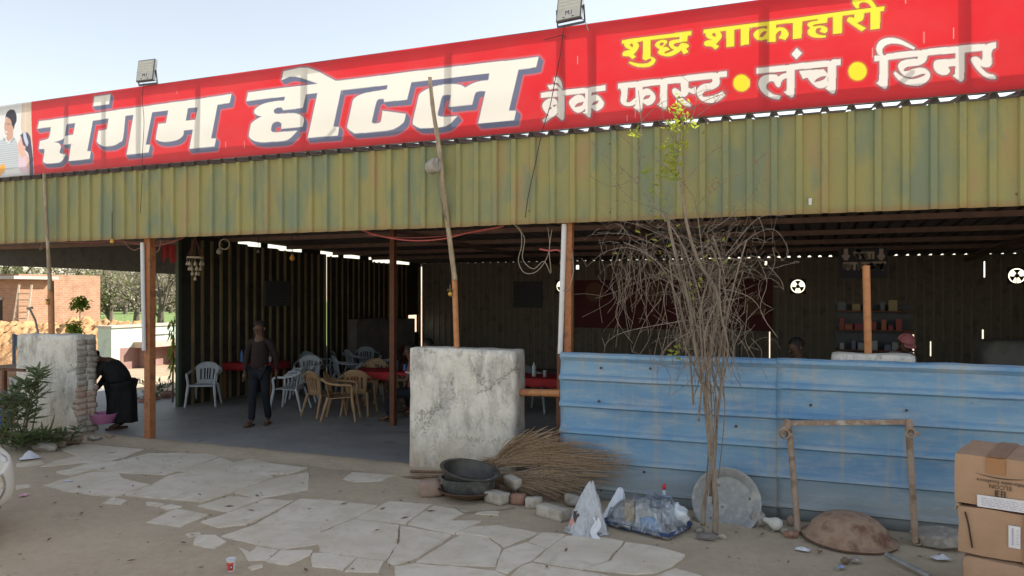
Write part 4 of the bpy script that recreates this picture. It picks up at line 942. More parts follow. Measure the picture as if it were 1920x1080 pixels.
def item(name, label, cat, dx, dy, mk, mat, bev=.004, rz=0, sm=False):
    b = MB(); mk(b); o = b.build(name, mat, bevel=bev, smooth=sm); _last[0] = o; v = Matrix.Rotation(rz2, 3, 'Z') @ Vector((dx, dy, 0)); o.location = c2+v+Vector((0, 0, .036)); o.rotation_euler.z = rz2+rz; tag(o, label, cat)
_last = [None]
def carton(b): b.bb((-.045, -.04, 0), (.045, .04, .19)); b.bb((-.047, -.042, .19), (.047, .0, .197))
item('yellow_carton', 'yellow carton leaning inside the clear plastic on the blue tray', 'carton', -.17, -.02, carton, M('yellow_carton', (.60, .38, .12), (.66, .46, .2), 5, .6), rz=.3)
def appl(b): b.bb((-.11, -.07, 0), (.11, .07, .13)); b.bb((-.11, -.07, .13), (-.03, .07, .21)); b.bb((-.02, -.072, .03), (.09, -.069, .10))
item('white_appliance', 'white boxy appliance inside the clear plastic on the blue tray', 'appliance', .02, .02, appl, M('cream_plastic', (.66, .65, .60), (.6, .6, .56), 5, .4), .012)
item('blue_cloth', 'light blue folded cloth at the front of the blue tray', 'cloth', .12, -.14, lambda b: b.blob((0, 0, .05), .09, .35, 4, 3, (1, .7, .7), 2.5), M('blue_cloth', (.16, .34, .62), (.25, .45, .7), 8, .8), 0, 0, True)
item('grey_folder', 'tall grey blue folder standing at the back of the blue tray', 'folder', .06, .16, lambda b: (b.box((0, 0, .13), (.26, .03, .26), m=Matrix.Rotation(.15, 3, 'X')), b.box((-.02, -.03, .12), (.2, .02, .2), m=Matrix.Rotation(.22, 3, 'X'))), M('greyblue_card', (.20, .25, .34), (.25, .3, .4), 5, .6))
item('black_mouse', 'small black object at the right end of the blue tray', 'gadget', .27, -.06, lambda b: b.blob((0, 0, .03), .045, .1, 2, 2, (1, .7, .6)), M('black_plastic', (.015, .015, .018), None, 5, .35), 0, 0, True)
item('white_parcel', 'white wrapped parcel on the right of the blue tray', 'parcel', .25, .09, lambda b: b.blob((0, 0, .10), .11, .25, 8, 3, (1.1, .9, 1), 2), M('wrapped_white', (.66, .70, .74), (.6, .64, .7), 8, .4), 0, 0, True)
item('capped_bottle', 'clear bottle with a red cap sticking out of the plastic', 'bottle', .09, .19, lambda b: b.lathe([(0, 0), (.035, 0), (.036, .2), (.014, .27), (.014, .3)], 14), M('bottle_grey', (.5, .55, .6), None, 4, .3), 0, 0, True)
b = MB(); b.lathe([(.016, .30), (.017, .35), (.010, .356), (0, .356)], 14); b.build('cap', M('red_cap', (.55, .03, .04), None, 4, .35), _last[0], smooth=True)
def sheetfn(u, v):
    x = (u-.5)*2; y = (v-.5)*2; e = max(abs(x), abs(y)); e8 = (abs(x)**4+abs(y)**4)**.25
    h = .27*(1-min(1, e8)**3.0) + .03*mnoise.noise(Vector((x*2.6, y*2.2, 3)))*2 + .018*mnoise.noise(Vector((x*8, y*5, 1)))*2
    h += .10*math.exp(-((x-.26)**2+(y-.75)**2)/.03) + .05*math.exp(-((x-.62)**2+(y-.25)**2)/.05) - .09*math.exp(-((x+.2)**2+(y-.1)**2)/.02)
    h -= .02*abs(math.sin(x*9+y*4))
    return Vector((x*.385, y*.27, max(.012, h+.03 if e < .97 else .04)))
o = film('clear_plastic_sheet', 'crumpled clear plastic sheet draped over the cartons on the blue tray', sheetfn, 70, 54); o.location = c2; o.rotation_euler.z = rz2; o['category'] = 'plastic sheet'
c3 = G(1146, 975); b = MB()
film('white_bag', 'small milky white plastic bag between the peaked bag and the blue tray', bagfn(Vector((c3.x+.03, c3.y+.05, 0)), .12, .10, .30, 5, (.05, .02), 1.6), 60, 18, m_white_bag)

# ------------------------------------------------------------------ cement pan, pipe frame, kadai, rubble
pc = P(1362, 941, 7.63); rot = Matrix.Rotation(R(4), 3, 'Z') @ Matrix.Rotation(R(70), 3, 'X') @ Matrix.Identity(3)
pn = thing('cement_pan', 'round metal pan caked with grey cement leaning on the blue fence', 'pan', pc)
b = MB(); b.lathe([(0, -.06), (.17, -.058), (.26, -.03), (.312, .035), (.330, .04), (.330, .048), (.308, .046), (.25, -.018), (.24, -.022)], 48, rot); b.build('pan_shell', M('pan_metal', (.34, .35, .35), (.27, .28, .28), 7, .55, .2, .4, c3=(.42, .41, .39)), pn, smooth=True, auto=60)
def crust(u, v):
    a = 2*math.pi*u; r = .272*v; return rot @ Vector((r*math.cos(a), r*math.sin(a), -.030+.014*mnoise.noise(Vector((r*math.cos(a)*9, r*math.sin(a)*9, 2)))+.006*mnoise.noise(Vector((r*math.cos(a)*30, r*math.sin(a)*30, 2)))+(.02 if v > .97 else 0)))
b = MB(); b.grid(crust, 60, 18); b.build('cement_crust', M('cement_crust', (.23, .215, .195), (.13, .125, .12), 4, .95, .7, c3=(.30, .28, .255), dist=.03), pn, smooth=True)
m_fr = M('frame_dusty_paint', (.42, .39, .35), (.26, .17, .12), 9, .7, .2, c3=(.36, .31, .26)); m_fr2 = M('brown_pipe_paint', (.27, .19, .14), (.33, .25, .19), 8, .7, .2, c3=(.2, .13, .09))
L0, L1 = G(1496, 1000), P(1479, 800, 7.80); Q0, Q1 = G(1716, 1022), P(1703, 795, 7.70)
fr = thing('pipe_frame', 'rusty pipe frame with couplers leaning against the blue fence', 'frame', L0)
for a_, c_ in ((L0+Vector((0, 0, .02)), L1), (Q0+Vector((0, 0, .02)), Q1)):
    b = MB(); b.tube([a_, a_.lerp(c_, .5)+Vector((.004, 0, 0)), c_], .029, 14); b.build('leg', m_fr2, fr, world=True, smooth=True, auto=40)
b = MB(); T0, T1 = P(1480, 793, 7.76), P(1700, 791, 7.66); b.bar(T0, T1, .045, .045); b.build('top_bar', m_fr, fr, world=True, bevel=.003)
for a_, c_ in ((P(1466, 812, 7.72), P(1480, 788, 7.76)), (P(1706, 818, 7.62), P(1703, 786, 7.66))):
    b = MB(); b.bar(a_, c_, .055, .06); b.build('clamp_plate', m_fr, fr, world=True, bevel=.004)
cpl = [P(1471, 814, 7.70), P(1708, 812, 7.60), G(1719, 1020)+Vector((-.0, -.02, .04))]
for k, c in enumerate(cpl):
    b = MB(); m3 = Matrix.Rotation(R(25 if k == 0 else -5), 3, 'Z') @ Matrix.Rotation(R(80), 3, 'X'); b.ring([(.030, -.03), (.046, -.03), (.046, .03), (.030, .03)], 18, m3, c)
    b.bar(c+Vector((.04, 0, 0)), c+Vector((.075, .0, .0)), .03, .03); b.build('coupler', m_fr2, fr, world=True, bevel=.004)
kc = G(1591, 1010); kc.z = 0
kd = thing('upturned_kadai', 'big rusty iron cooking bowl lying upside down by the fence', 'bowl', kc)
kr = Matrix.Rotation(R(2), 3, 'Y'); rr = random.Random(1)
prof = [(.405, .008), (.41, .02), (.385, .028), (.366, .032), (.352, .055), (.315, .12), (.25, .18), (.17, .22), (.085, .238), (0, .242)]
b = MB(); b.lathe(prof, 56, kr); b.v = [tuple(Vector(p)*(1+.012*mnoise.noise(Vector(p)*6))) for p in b.v]; b.build('bowl_shell', m_iron, kd, smooth=True)
b = MB(); b.ring([(.35, .0), (.408, .0), (.408, .012), (.35, .02)], 56, kr); b.build('rim', m_irond, kd)
def pebble(name, label, px, py, r, mat, cat='stone', sc=(1, .8, .6), seed=None, nz=.22):
    c = G(px, py); b = MB(); b.blob((0, 0, 0), r, nz, seed or px, 2, sc, 1.4); o = b.build(name, mat, smooth=False); o.location = (c.x, c.y, r*sc[2]*.75); tag(o, label, cat); return o
b = MB(); 
def slabstone(b):
    poly = [(-.27, -.06), (-.12, -.17), (.08, -.2), (.27, -.1), (.29, .1), (.05, .2), (-.15, .17), (-.24, .08)]; b.prism(poly, 0, .11, .02)
slabstone(b); o = b.build('broken_slab', m_rub, bevel=.008); o.scale = (.82, .82, .8); o.location = G(1758, 1024)+Vector((0, .05, .03)); o.rotation_euler = (R(8), R(-6), R(-20)); tag(o, 'broken grey stone slab lying beside the cardboard boxes', 'slab')
pebble('rubble_stone', 'angular grey stone right of the cement pan', 1422, 984, .085, m_rub, sc=(.9, .8, 1))
pebble('rubble_stone', 'flat grey stone left of the pipe frame foot', 1474, 1000, .05, m_rub)
pebble('rubble_stone', 'brownish broken stone at the pipe frame foot', 1483, 1006, .06, m_rbrick, sc=(1.1, .8, .6))
pebble('rubble_stone', 'small grey stone under the front rim of the iron bowl', 1604, 1054, .045, m_rub)
pebble('rubble_stone', 'brown pebble left under the iron bowl', 1585, 1056, .04, M('brown_stone', (.2, .15, .11), None, 8, .9), sc=(1, .8, .7))
pebble('rubble_stone', 'dark round stone at the foot of the bare tree', 1325, 1012, .07, M('dark_stone', (.14, .13, .125), (.2, .18, .17), 7, .85, .3), sc=(1.3, .8, .55))
pebble('rubble_stone', 'flat beige stone beside the tree foot', 1353, 1010, .04, m_pbrick)
pebble('rubble_stone', 'pale lump behind the tree foot', 1312, 998, .05, m_rub)
pebble('rubble_stone', 'pinkish chip at the left foot of the pipe frame', 1482, 985, .05, M('pink_rock', (.30, .20, .16)), sc=(.7, .6, 1))
pebble('rubble_stone', 'white plaster chip in front of the bags', 1020, 1005, .012, m_pbrick)
# light bulb
lb = G(1452, 992); b = MB(); b.lathe([(0, 0), (.02, .002), (.028, .03), (.03, .05), (.055, .10), (.062, .13), (.05, .17), (.02, .188), (0, .19)], 20, Matrix.Rotation(R(100), 3, 'Y') @ Matrix.Rotation(R(20), 3, 'X')); o = b.build('light_bulb', M('milk_glass', (.62, .61, .56), (.5, .49, .45), 6, .35), smooth=True); o.location = lb+Vector((-.1, 0, .085)); tag(o, 'dusty white light bulb lying right of the cement pan', 'bulb')
b = MB(); a_, c_ = G(1662, 1040, .03), G(1745, 1082, .03); b.tube([a_, c_], .022, 12); tag(b.build('loose_pipe', M('grey_pipe', (.36, .36, .35), (.25, .25, .24), 8, .5, 0, .3), loc=a_, smooth=True, auto=40), 'loose grey pipe lying on the ground below the iron bowl', 'pipe')
# litter
m_litter = M('white_litter', (.66, .68, .72), (.55, .57, .62), 12, .5)
def litter(label, px, py, w_, h_, mat, seed):
    c = G(px, py); b = MB(); b.grid(lambda u, v: Vector(((u-.5)*w_, (v-.5)*w_*.7, max(.003, h_*(.5+.9*mnoise.noise(Vector((u*3.3, v*3.3, seed))))*math.sin(math.pi*min(max(u, .02), .98))*math.sin(math.pi*min(max(v, .02), .98)))+.004)), 16, 12)
    o = b.build('litter', mat, smooth=True); o.location = (c.x, c.y, 0.004); o.rotation_euler.z = seed; tag(o, label, 'litter')
litter('crumpled white polythene below the oleander on the left', 56, 860, .24, .11, m_litter, 1)
litter('pink and white wrapper lying on the bare soil', 44, 930, .11, .03, M('pink_wrapper', (.6, .2, .3), (.7, .6, .62), 14, .5), 2.2)
litter('thin white scrap left of the iron bowl', 1505, 1032, .12, .04, m_litter, 3)
litter('flattened white wrapper beside the stone slab', 1764, 1048, .14, .04, m_litter, .5)
litter('small blue and white scrap at the front of the iron bowl', 1577, 1065, .07, .03, M('blue_wrapper', (.12, .2, .5), (.5, .55, .6), 12, .4), 1.4)
litter('tiny white scrap on the paving near the basins', 128, 903, .09, .02, m_litter, 4)
b = MB(); rr = random.Random(77)
for k in range(800):
    x = rr.uniform(-9, 3); y = rr.uniform(3.6, 8.1) if rr.random() < .6 else rr.uniform(7.2, 7.9)
    r = rr.choice((.005, .006, .008, .01, .014))
    b.blob((x, y, r*.2), r, .25, k, 1, (1.2, 1, .6))
tag(b.build('gravel', m_rub), kind='stuff')
b = MB(); rr = random.Random(78)
for k in range(160):
    x = rr.uniform(-9, 3); y = rr.uniform(3.8, 8.1); a = rr.uniform(0, 6.3); l = rr.uniform(.02, .06); z = gz(x, y)+.022; dx, dy = math.cos(a)*l, math.sin(a)*l
    b.add([(x-dx, y-dy, z), (x-dy*.25, y+dx*.25, z+.006), (x+dx, y+dy, z+.004), (x+dy*.25, y-dx*.25, z)], [(0, 1, 2, 3)])
tag(b.build('fallen_leaf_bits', M('dry_leaf_bits', (.12, .07, .04), (.2, .13, .08), 2, .9)), kind='stuff')

# ------------------------------------------------------------------ cardboard boxes
def mat_card():
    m, n, bs = newmat('brown_cardboard'); v = coords(n); f = noise_tex(n, v, 3, 6); f2 = noise_tex(n, coords(n, (1, 1, 14)), 16, 3)
    c = ramp(n, f, [(.3, (.33, .205, .13)), (.6, (.40, .255, .165)), (.75, (.365, .235, .15))]); c = mixc(n, .12, c, ramp(n, f2, [(.3, (.2, .12, .06)), (.7, (.45, .3, .18))]))
    n.links.new(c, bs.inputs['Base Color']); bs.inputs['Roughness'].default_value = .8; bumpn(n, bs, f2, .08, .004); return m
m_card = mat_card(); m_cardtop = M('dusty_cardboard', (.40, .31, .23), (.35, .26, .18), 4, .9)
m_tape = M('parcel_tape', (.30, .15, .07), (.33, .175, .085), 5, .35); m_lab = M('paper_label', (.66, .66, .70), (.60, .60, .64), 6, .6)
BXC = P(1790, 800, 6.32); Bo = Vector((.962, 6.32, 0)); ang = R(-19)
def cbox(label, z0, z1, off, dr, w_=.62, dp=.67, bulge=.012, seed=0):
    t = thing('cardboard_box', label, 'box', Bo+Vector(off)+Vector((0, 0, z0)), ang+dr); h = z1-z0
    b = MB(); rough = lambda p: Vector((mnoise.noise(p*3+Vector((seed, 0, 0))), mnoise.noise(p*3+Vector((0, seed, 9))), mnoise.noise(p*3+Vector((5, 2, seed)))))*bulge
    tmp = MB(); rough_block(tmp, (0, 0, 0), (w_, dp, h), bulge, .06, seed, .008 if seed != 3 else .05); b.v, b.f = tmp.v, tmp.f
    b.build('carton_body', m_card, t, smooth=True, auto=40); return t, w_, dp, h
t, w_, dp, h = cbox('top cardboard box of the stack, printed upside down and labelled', .715, 1.075, (0, 0, 0), 0, seed=1, bulge=.006)
b = MB(); b.bb((.20, -.011, h-.118), (.315, -.007, h-.003)); b.bb((.20, -.009, h+.004), (.315, dp, h+.007)); b.build('tape', m_tape, t)
FM = Matrix.Rotation(R(90), 4, 'X')
def facetext(s, size, x, z, ty, name='printing', flip=True, y=-.010):
    m = Matrix.Translation((x, y, z)) @ FM @ (Matrix.Rotation(math.pi, 4, 'Z') if flip else Matrix.Identity(4)); return text_mesh(s, size, name, m_bprint, t, m, .0008)
m_bprint = M('brown_box_print', (.07, .05, .04), (.1, .07, .055), 20, .8)
facetext('ELCON', .042, .285, .169, t); facetext('Affordable Excellence', .033, .285, .199, t); 
b = MB(); 
for sx in (-1, 1):
    x = .285+sx*.018
    for lo, hi in (((x-.014, 0, .085), (x-.007, 0, .130)), ((x+.007, 0, .085), (x+.014, 0, .130)) if sx > 0 else ((x-.004, 0, .085), (x+.003, 0, .130)), ((x-.012, 0, .085), (x+.012, 0, .091)), ((x-.012, 0, .124), (x+.012, 0, .130)), ((x-.012, 0, .105), (x+.010, 0, .110))):
        b.bb((min(lo[0], hi[0]), -.0105, lo[2]), (max(lo[0], hi[0]), -.0095, hi[2]))
b.build('emblem', m_bprint, t)
b = MB(); b.grid(lambda u, v: Vector((.12+.34*u, -.010, .214+.026*(2*u-1)**2*1.0 + (.008*v)*(1-(2*u-1)**2))), 20, 1); b.build('printed_arc', m_bprint, t)
b = MB(); b.box((.30, -.012, .042), (.31, .003, .085), m=Matrix.Rotation(R(-1), 3, 'Y')); lb_ = b.build('address_label', m_lab, t)
m_faint = M('faint_label_print', (.36, .37, .47), (.45, .45, .53), 20, .8)
b = MB(); rr = random.Random(5)
for k in range(5):
    x = .17
    while x < .43:
        l = rr.uniform(.01, .05); b.bb((x, -.0145, .012+.0125*k), (min(x+l, .44), -.0138, .0165+.0125*k)); x += l+rr.uniform(.004, .012)
b.build('label_lines', m_faint, lb_)
t, w_, dp, h = cbox('middle cardboard box with torn flaps and a side label', .36, .70, (.015, -.02, 0), R(2), .66, .66, .016, 2)
b = MB(); b.bb((.315, -.016, .10), (.385, -.012, .255)); lb_ = b.build('address_label', m_lab, t)
b = MB()
for k in range(7): b.bb((.362, -.0175, .13+.016*k), (.378-.002*(k % 3), -.0165, .134+.016*k))
b.bb((.334, -.0175, .12), (.345, -.0165, .24)); b.build('label_lines', m_faint, lb_)
b = MB(); b.bb((.40, -.014, .0), (.56, -.010, .33)); b.build('tape', m_tape, t)
b = MB(); b.grid(lambda u, v: Vector((.005-.05*v*(.4+.6*u)+.01*math.sin(u*7), -.02+.42*u, h-.005+.028*math.sin(v*2.4)-.05*v*v)), 14, 6); b.build('torn_flap', m_cardtop, t, smooth=True, solid=.005)
b = MB(); b.tube(spline([(.05, -.014, .30), (.07, -.018, .22), (.085, -.017, .12), (.095, -.016, .05)], 5), .006, 5); b.build('tear', M('tear_dark', (.06, .04, .03), None, 5, .9), t)
t, w_, dp, h = cbox('bottom cardboard box of the stack, sagging and rounded', .0, .352, (.03, -.03, 0), R(-3), .66, .64, .03, 3)
# paper cup
cc = G(433, 1071); cp = thing('paper_cup', 'small red and white paper cup standing on the soil', 'cup', cc, R(20))
b = MB(); b.lathe([(0, .002), (.027, 0), (.0365, .097), (.0385, .1), (.0375, .103), (.0345, .1), (.026, .006), (0, .006)], 28); b.build('cup_wall', m_pvc, cp, smooth=True, auto=50)
b = MB(); m_red = M('cup_red', (.62, .06, .06), (.66, .12, .1), 8, .5)
def band(a0, a1, z0, z1, off, mat, nm):
    b = MB(); b.grid(lambda u, v: Vector(((.027+(.0365-.027)*(z0+(z1-z0)*v)/.097+off)*math.cos(a0+(a1-a0)*u), (.027+(.0365-.027)*(z0+(z1-z0)*v)/.097+off)*math.sin(a0+(a1-a0)*u), z0+(z1-z0)*v)), 16, 3); return b.build(nm, mat, cp, smooth=True)
band(R(-165), R(-30), .010, .078, .0006, m_red, 'red_panel'); band(R(-85), R(-45), .022, .06, .0012, m_bprint, 'dark_emblem'); band(R(-72), R(-56), .035, .05, .0018, m_pvc, 'emblem_spot')
# ------------------------------------------------------------------ bare tree with its tangle of dry climbers
m_bark = M('grey_bark', (.20, .16, .125), (.27, .225, .18), 14, .9, .4, stretch=(1, 1, .3), c3=(.15, .12, .095))
m_twig = M('grey_twig', (.17, .14, .115), (.24, .20, .165), 20, .85, c3=(.11, .088, .07))
m_yleaf = mat_leaf('young_leaf', (.40, .42, .045, 1), (.28, .38, .06, 1), .5)
m_dleaf = mat_leaf('dry_leaf', (.30, .16, .08, 1), (.36, .22, .12, 1), .3)
tb = G(1336, 1004); TY = tb.y
tr = thing('bare_tree', 'slender leafless tree with a grey tangle of dry twigs in front of the blue fence', 'tree', (tb.x, tb.y, 0))
T = lambda px, py, dy=0: P(px, py, TY+dy)
stems = [([(1318, 985), (1322, 930), (1338, 860), (1333, 800), (1322, 740), (1312, 690), (1302, 640), (1296, 590), (1285, 540), (1270, 490), (1258, 440), (1250, 400)], .024, .014, 0),
         ([(1341, 1004), (1342, 940), (1336, 880), (1330, 820), (1325, 760), (1327, 700), (1335, 640), (1345, 590), (1340, 540), (1310, 490), (1290, 430), (1282, 380), (1275, 330), (1272, 270), (1283, 215)], .030, .010, .02),
         ([(1332, 930), (1338, 860), (1345, 790), (1352, 720), (1358, 660), (1362, 600), (1372, 550), (1385, 500), (1400, 450)], .014, .006, .05),
         ([(1300, 760), (1296, 700), (1290, 640), (1280, 590), (1262, 540), (1240, 500), (1205, 470), (1170, 455)], .010, .005, .10),
         ([(1310, 790), (1315, 730), (1322, 670), (1318, 610), (1312, 560), (1295, 500), (1275, 450), (1240, 400), (1200, 350), (1198, 290), (1202, 230), (1197, 170)], .011, .003, -.05),
         ([(1345, 700), (1350, 640), (1345, 590), (1330, 540), (1318, 480), (1310, 420), (1300, 370), (1268, 320), (1262, 260), (1275, 190)], .009, .003, .08)]
b = MB(); rr = random.Random(11); nodes = []
for pts, r0, r1, dy in stems[:3]:
    ps = spline([T(x, y, dy) for x, y in pts], 5); n = len(ps); b.tube(ps, [r0+(r1-r0)*(i/(n-1))**.8 for i in range(n)], 9)
b.build('trunk', m_bark, tr, world=True, smooth=True)
b = MB()
for pts, r0, r1, dy in stems[3:]:
    ps = spline([T(x, y, dy) for x, y in pts], 5); n = len(ps); b.tube(ps, [r0+(r1-r0)*(i/(n-1)) for i in range(n)], 6)
for pts, r0, r1, dy in stems:
    for (x, y) in pts[4:]: nodes.append((x, y, dy))
# thin stems climbing in a bundle round the trunk
for k in range(20):
    x0 = rr.uniform(1296, 1362); y0 = rr.choice((rr.uniform(640, 790), rr.uniform(640, 790), rr.uniform(800, 960))); x1 = 1318+rr.gauss(0, 50); y1 = rr.uniform(440, 560); xm = 1325+rr.gauss(0, 20); d = rr.gauss(0, .08)
    if y0 > 800: x0 = 1333+rr.gauss(0, 6)
    ps = [T(x0, y0, d), T((x0+xm)/2+rr.gauss(0, 8), y0*.6+y1*.4, d+rr.gauss(0, .03)), T(xm+(x1-xm)*.5+rr.gauss(0, 14), y0*.3+y1*.7, d+rr.gauss(0, .05)), T(x1, y1, d+rr.gauss(0, .1))]
    b.tube(spline(ps, 5), rr.uniform(.0035, .0075), 4, cap=False)
# tangled twigs of the crown: random wandering, some arching over, some drooping
for k in range(430):
    u = rr.random()
    if u < .5: cx, cy, L = 1325+rr.gauss(0, 34), rr.uniform(470, 680), rr.uniform(30, 90)
    elif u < .72: cx, cy, L = 1235+rr.gauss(0, 50), 475+rr.gauss(0, 38), rr.uniform(30, 100)
    elif u < .92: cx, cy, L = 1370+rr.gauss(0, 42), 465+rr.gauss(0, 45), rr.uniform(30, 105)
    else: cx, cy, L = 1300+rr.gauss(0, 60), 400+rr.gauss(0, 30), rr.uniform(25, 70)
    x, y = cx, cy; dz = rr.gauss(0, .16); pts = []; ang = rr.uniform(0, 6.28) if u > .5 else rr.choice((1.4, 1.7, -1.5, .6, 2.4))+rr.gauss(0, .5); curl = rr.gauss(0, .55)
    for s_ in range(6):
        pts.append(T(x, y, dz)); dz += rr.gauss(0, .025); x += math.cos(ang)*L/5; y -= math.sin(ang)*L/5; ang += curl*.6+rr.gauss(0, .22)
        if y > 735 or y < 330: break
    if len(pts) < 3: continue
    r = rr.choice((.0014, .0018, .0022, .003)); b.tube(spline(pts, 3), [r*(1-.5*i/(3*(len(pts)-1))) for i in range(3*(len(pts)-1)+1)], 3, cap=False)
    if rr.random() < .5:
        q0 = pts[-2]; q1 = q0+Vector((rr.gauss(0, .09), rr.gauss(0, .05), rr.gauss(-.01, .08))); b.tube([q0, q0.lerp(q1, .5)+Vector((0, 0, .012)), q1], r*.7, 3, cap=False)
# drooping strands hanging round the stem bundle and at the left of the crown
for k in range(100):
    left = rr.random() < .3; cx = 1185+rr.gauss(0, 30) if left else 1330+rr.gauss(0, 38); cy = rr.uniform(450, 520) if left else rr.uniform(480, 640); L = rr.uniform(60, 150); w_ = rr.gauss(0, 14)
    pts = [T(cx, cy, rr.gauss(0, .1)), T(cx+w_, cy+L*.3, rr.gauss(0, .1)), T(cx+w_*.4+rr.gauss(0, 8), cy+L*.65, rr.gauss(0, .1)), T(cx+w_*1.4+rr.gauss(0, 12), min(cy+L, 760), rr.gauss(0, .1))]
    b.tube(spline(pts, 4), rr.choice((.0018, .0024, .003)), 3, cap=False)
# long whips reaching beyond the crown
whips = [[(1300, 560), (1230, 520), (1160, 545), (1115, 560)], [(1280, 530), (1200, 470), (1140, 470), (1100, 500)], [(1330, 520), (1400, 450), (1450, 430), (1478, 470), (1465, 490)], [(1350, 520), (1410, 480), (1460, 520), (1470, 545)],
 [(1350, 540), (1410, 560), (1440, 610)], [(1345, 600), (1390, 640), (1412, 690)], [(1290, 600), (1180, 620), (1140, 640), (1132, 665)], [(1300, 620), (1250, 650), (1232, 700), (1240, 740)], [(1360, 480), (1420, 410), (1470, 405)],
 [(1270, 480), (1180, 440), (1110, 440)], [(1260, 450), (1190, 420), (1130, 410)], [(1320, 440), (1390, 390), (1430, 330)], [(1280, 420), (1340, 350), (1400, 320), (1445, 280)], [(1200, 350), (1160, 310), (1115, 280)], [(1198, 330), (1150, 350), (1105, 330)],
 [(1275, 350), (1330, 290), (1360, 270)], [(1268, 330), (1230, 300), (1190, 290)], [(1200, 290), (1170, 260), (1140, 240)], [(1200, 230), (1225, 205), (1245, 190)], [(1262, 260), (1245, 225), (1240, 190)], [(1283, 215), (1320, 190), (1375, 170)], [(1284, 235), (1330, 200), (1350, 180)], [(1295, 230), (1305, 190), (1300, 160)], [(1252, 400), (1180, 370), (1150, 330), (1130, 300)],
 [(1330, 660), (1280, 690), (1265, 690), (1220, 680)], [(1370, 690), (1380, 640), (1400, 600)], [(1240, 560), (1210, 600), (1185, 660)]]
for w_ in whips:
    d0 = rr.gauss(0, .1)
    for k in range(1):
        ps = spline([T(x+rr.gauss(0, 6)*k, y+rr.gauss(0, 6)*k, d0+rr.gauss(0, .04)) for x, y in w_], 5); n = len(ps); b.tube(ps, [.0042*(1-.65*i/n) for i in range(n)], 4, cap=False)
        for j in range(4):
            i = rr.randrange(n//2, n); q0 = ps[i]; q1 = q0+Vector((rr.gauss(0, .08), rr.gauss(0, .05), rr.uniform(-.05, .14))); b.tube([q0, q0.lerp(q1, .5)+Vector((0, 0, .01)), q1], .002, 3, cap=False)
b.build('branches', m_twig, tr, world=True)
def leafquad(b, c, d, L, w_, up=None):
    d = Vector(d).normalized(); s_ = d.cross(up or Vector((0, 0, 1)))
    if s_.length < .05: s_ = Vector((1, 0, 0))
    s_.normalize(); nrm = s_.cross(d); c = Vector(c)
    b.add([c, c+d*L*.35+s_*w_+nrm*L*.06, c+d*L*.75+s_*w_*.7, c+d*L, c+d*L*.75-s_*w_*.7, c+d*L*.35-s_*w_+nrm*L*.06, c+d*L*.5-nrm*L*.04], [(0, 1, 6), (1, 2, 6), (2, 3, 6), (3, 4, 6), (4, 5, 6), (5, 0, 6)])
b = MB()
for cx, cy, n, s_ in [(1272, 210, 34, 14), (1262, 235, 20, 12), (1245, 270, 14, 12), (1268, 280, 26, 14), (1258, 305, 26, 14), (1245, 322, 22, 11), (1266, 330, 18, 9), (1300, 238, 14, 9), (1215, 318, 10, 7), (1196, 250, 12, 9), (1285, 235, 16, 10), (1225, 355, 8, 9), (1275, 265, 14, 10), (1275, 190, 12, 12), (1270, 650, 8, 9), (1310, 545, 8, 12), (1275, 665, 6, 8), (1250, 400, 8, 20), (1330, 470, 10, 40), (1220, 480, 8, 40)]:
    for k in range(n):
        c = T(cx+rr.gauss(0, s_*.7), cy+rr.gauss(0, s_*.7), rr.gauss(0, .06)); leafquad(b, c, (rr.gauss(0, 1), rr.gauss(0, .6), rr.gauss(.3, .6)), rr.uniform(.04, .075), rr.uniform(.009, .014), Vector((rr.gauss(0, 1), -1, rr.gauss(0, 1))))
b.build('young_leaves', m_yleaf, tr, world=True)
b = MB()
for cx, cy, n in [(1340, 340, 9), (1335, 350, 7), (1352, 178, 3), (1415, 300, 3), (1435, 330, 2), (1115, 275, 2), (1165, 320, 3)]:
    for k in range(n): leafquad(b, T(cx+rr.gauss(0, 6), cy+rr.gauss(0, 6), rr.gauss(0, .03)), (rr.gauss(0, 1), rr.gauss(0, .6), -abs(rr.gauss(.5, .6))), rr.uniform(.03, .05), .008)
b.build('dry_leaves', m_dleaf, tr, world=True)

# ------------------------------------------------------------------ oleander and weeds on the left
m_ol = mat_leaf('oleander_leaf', (.14, .19, .09, 1), (.26, .30, .17, 1), .3); m_weed = mat_leaf('weed_leaf', (.08, .12, .045, 1), (.15, .19, .075, 1), .25); m_mango = mat_leaf('mango_leaf', (.16, .26, .04, 1), (.38, .46, .09, 1), .45)
m_stem = M('green_brown_stem', (.16, .13, .09), (.11, .10, .06), 9, .8)
ob = G(52, 838); ole = thing('oleander_shrub', 'oleander with long grey green leaves in front of the left pillar', 'shrub', (ob.x, ob.y, 0)); rr = random.Random(21)
bs, bl = MB(), MB()
for k in range(9):
    a = rr.uniform(0, 6.28); h = rr.uniform(.5, 1.3); sp = rr.uniform(.05, .45); e = Vector((ob.x-.15+math.cos(a)*sp, ob.y+math.sin(a)*sp*.6, h)); s0 = Vector((ob.x-.1+rr.gauss(0, .1), ob.y+rr.gauss(0, .06), 0))
    ps = spline([s0, s0.lerp(e, .5)+Vector((rr.gauss(0, .05), 0, .08)), e], 6); bs.tube(ps, [.012-.008*i/len(ps) for i in range(len(ps))], 5)
    for i in range(4, len(ps)):
        for j in range(3 if i < len(ps)-2 else 7):
            t = rr.uniform(0, 6.28); leafquad(bl, ps[i], (math.cos(t), math.sin(t), rr.uniform(-.2, 1.0)), rr.uniform(.17, .29), rr.uniform(.016, .024))
bs.build('stems', m_stem, ole, world=True); bl.build('leaves', m_ol, ole, world=True)
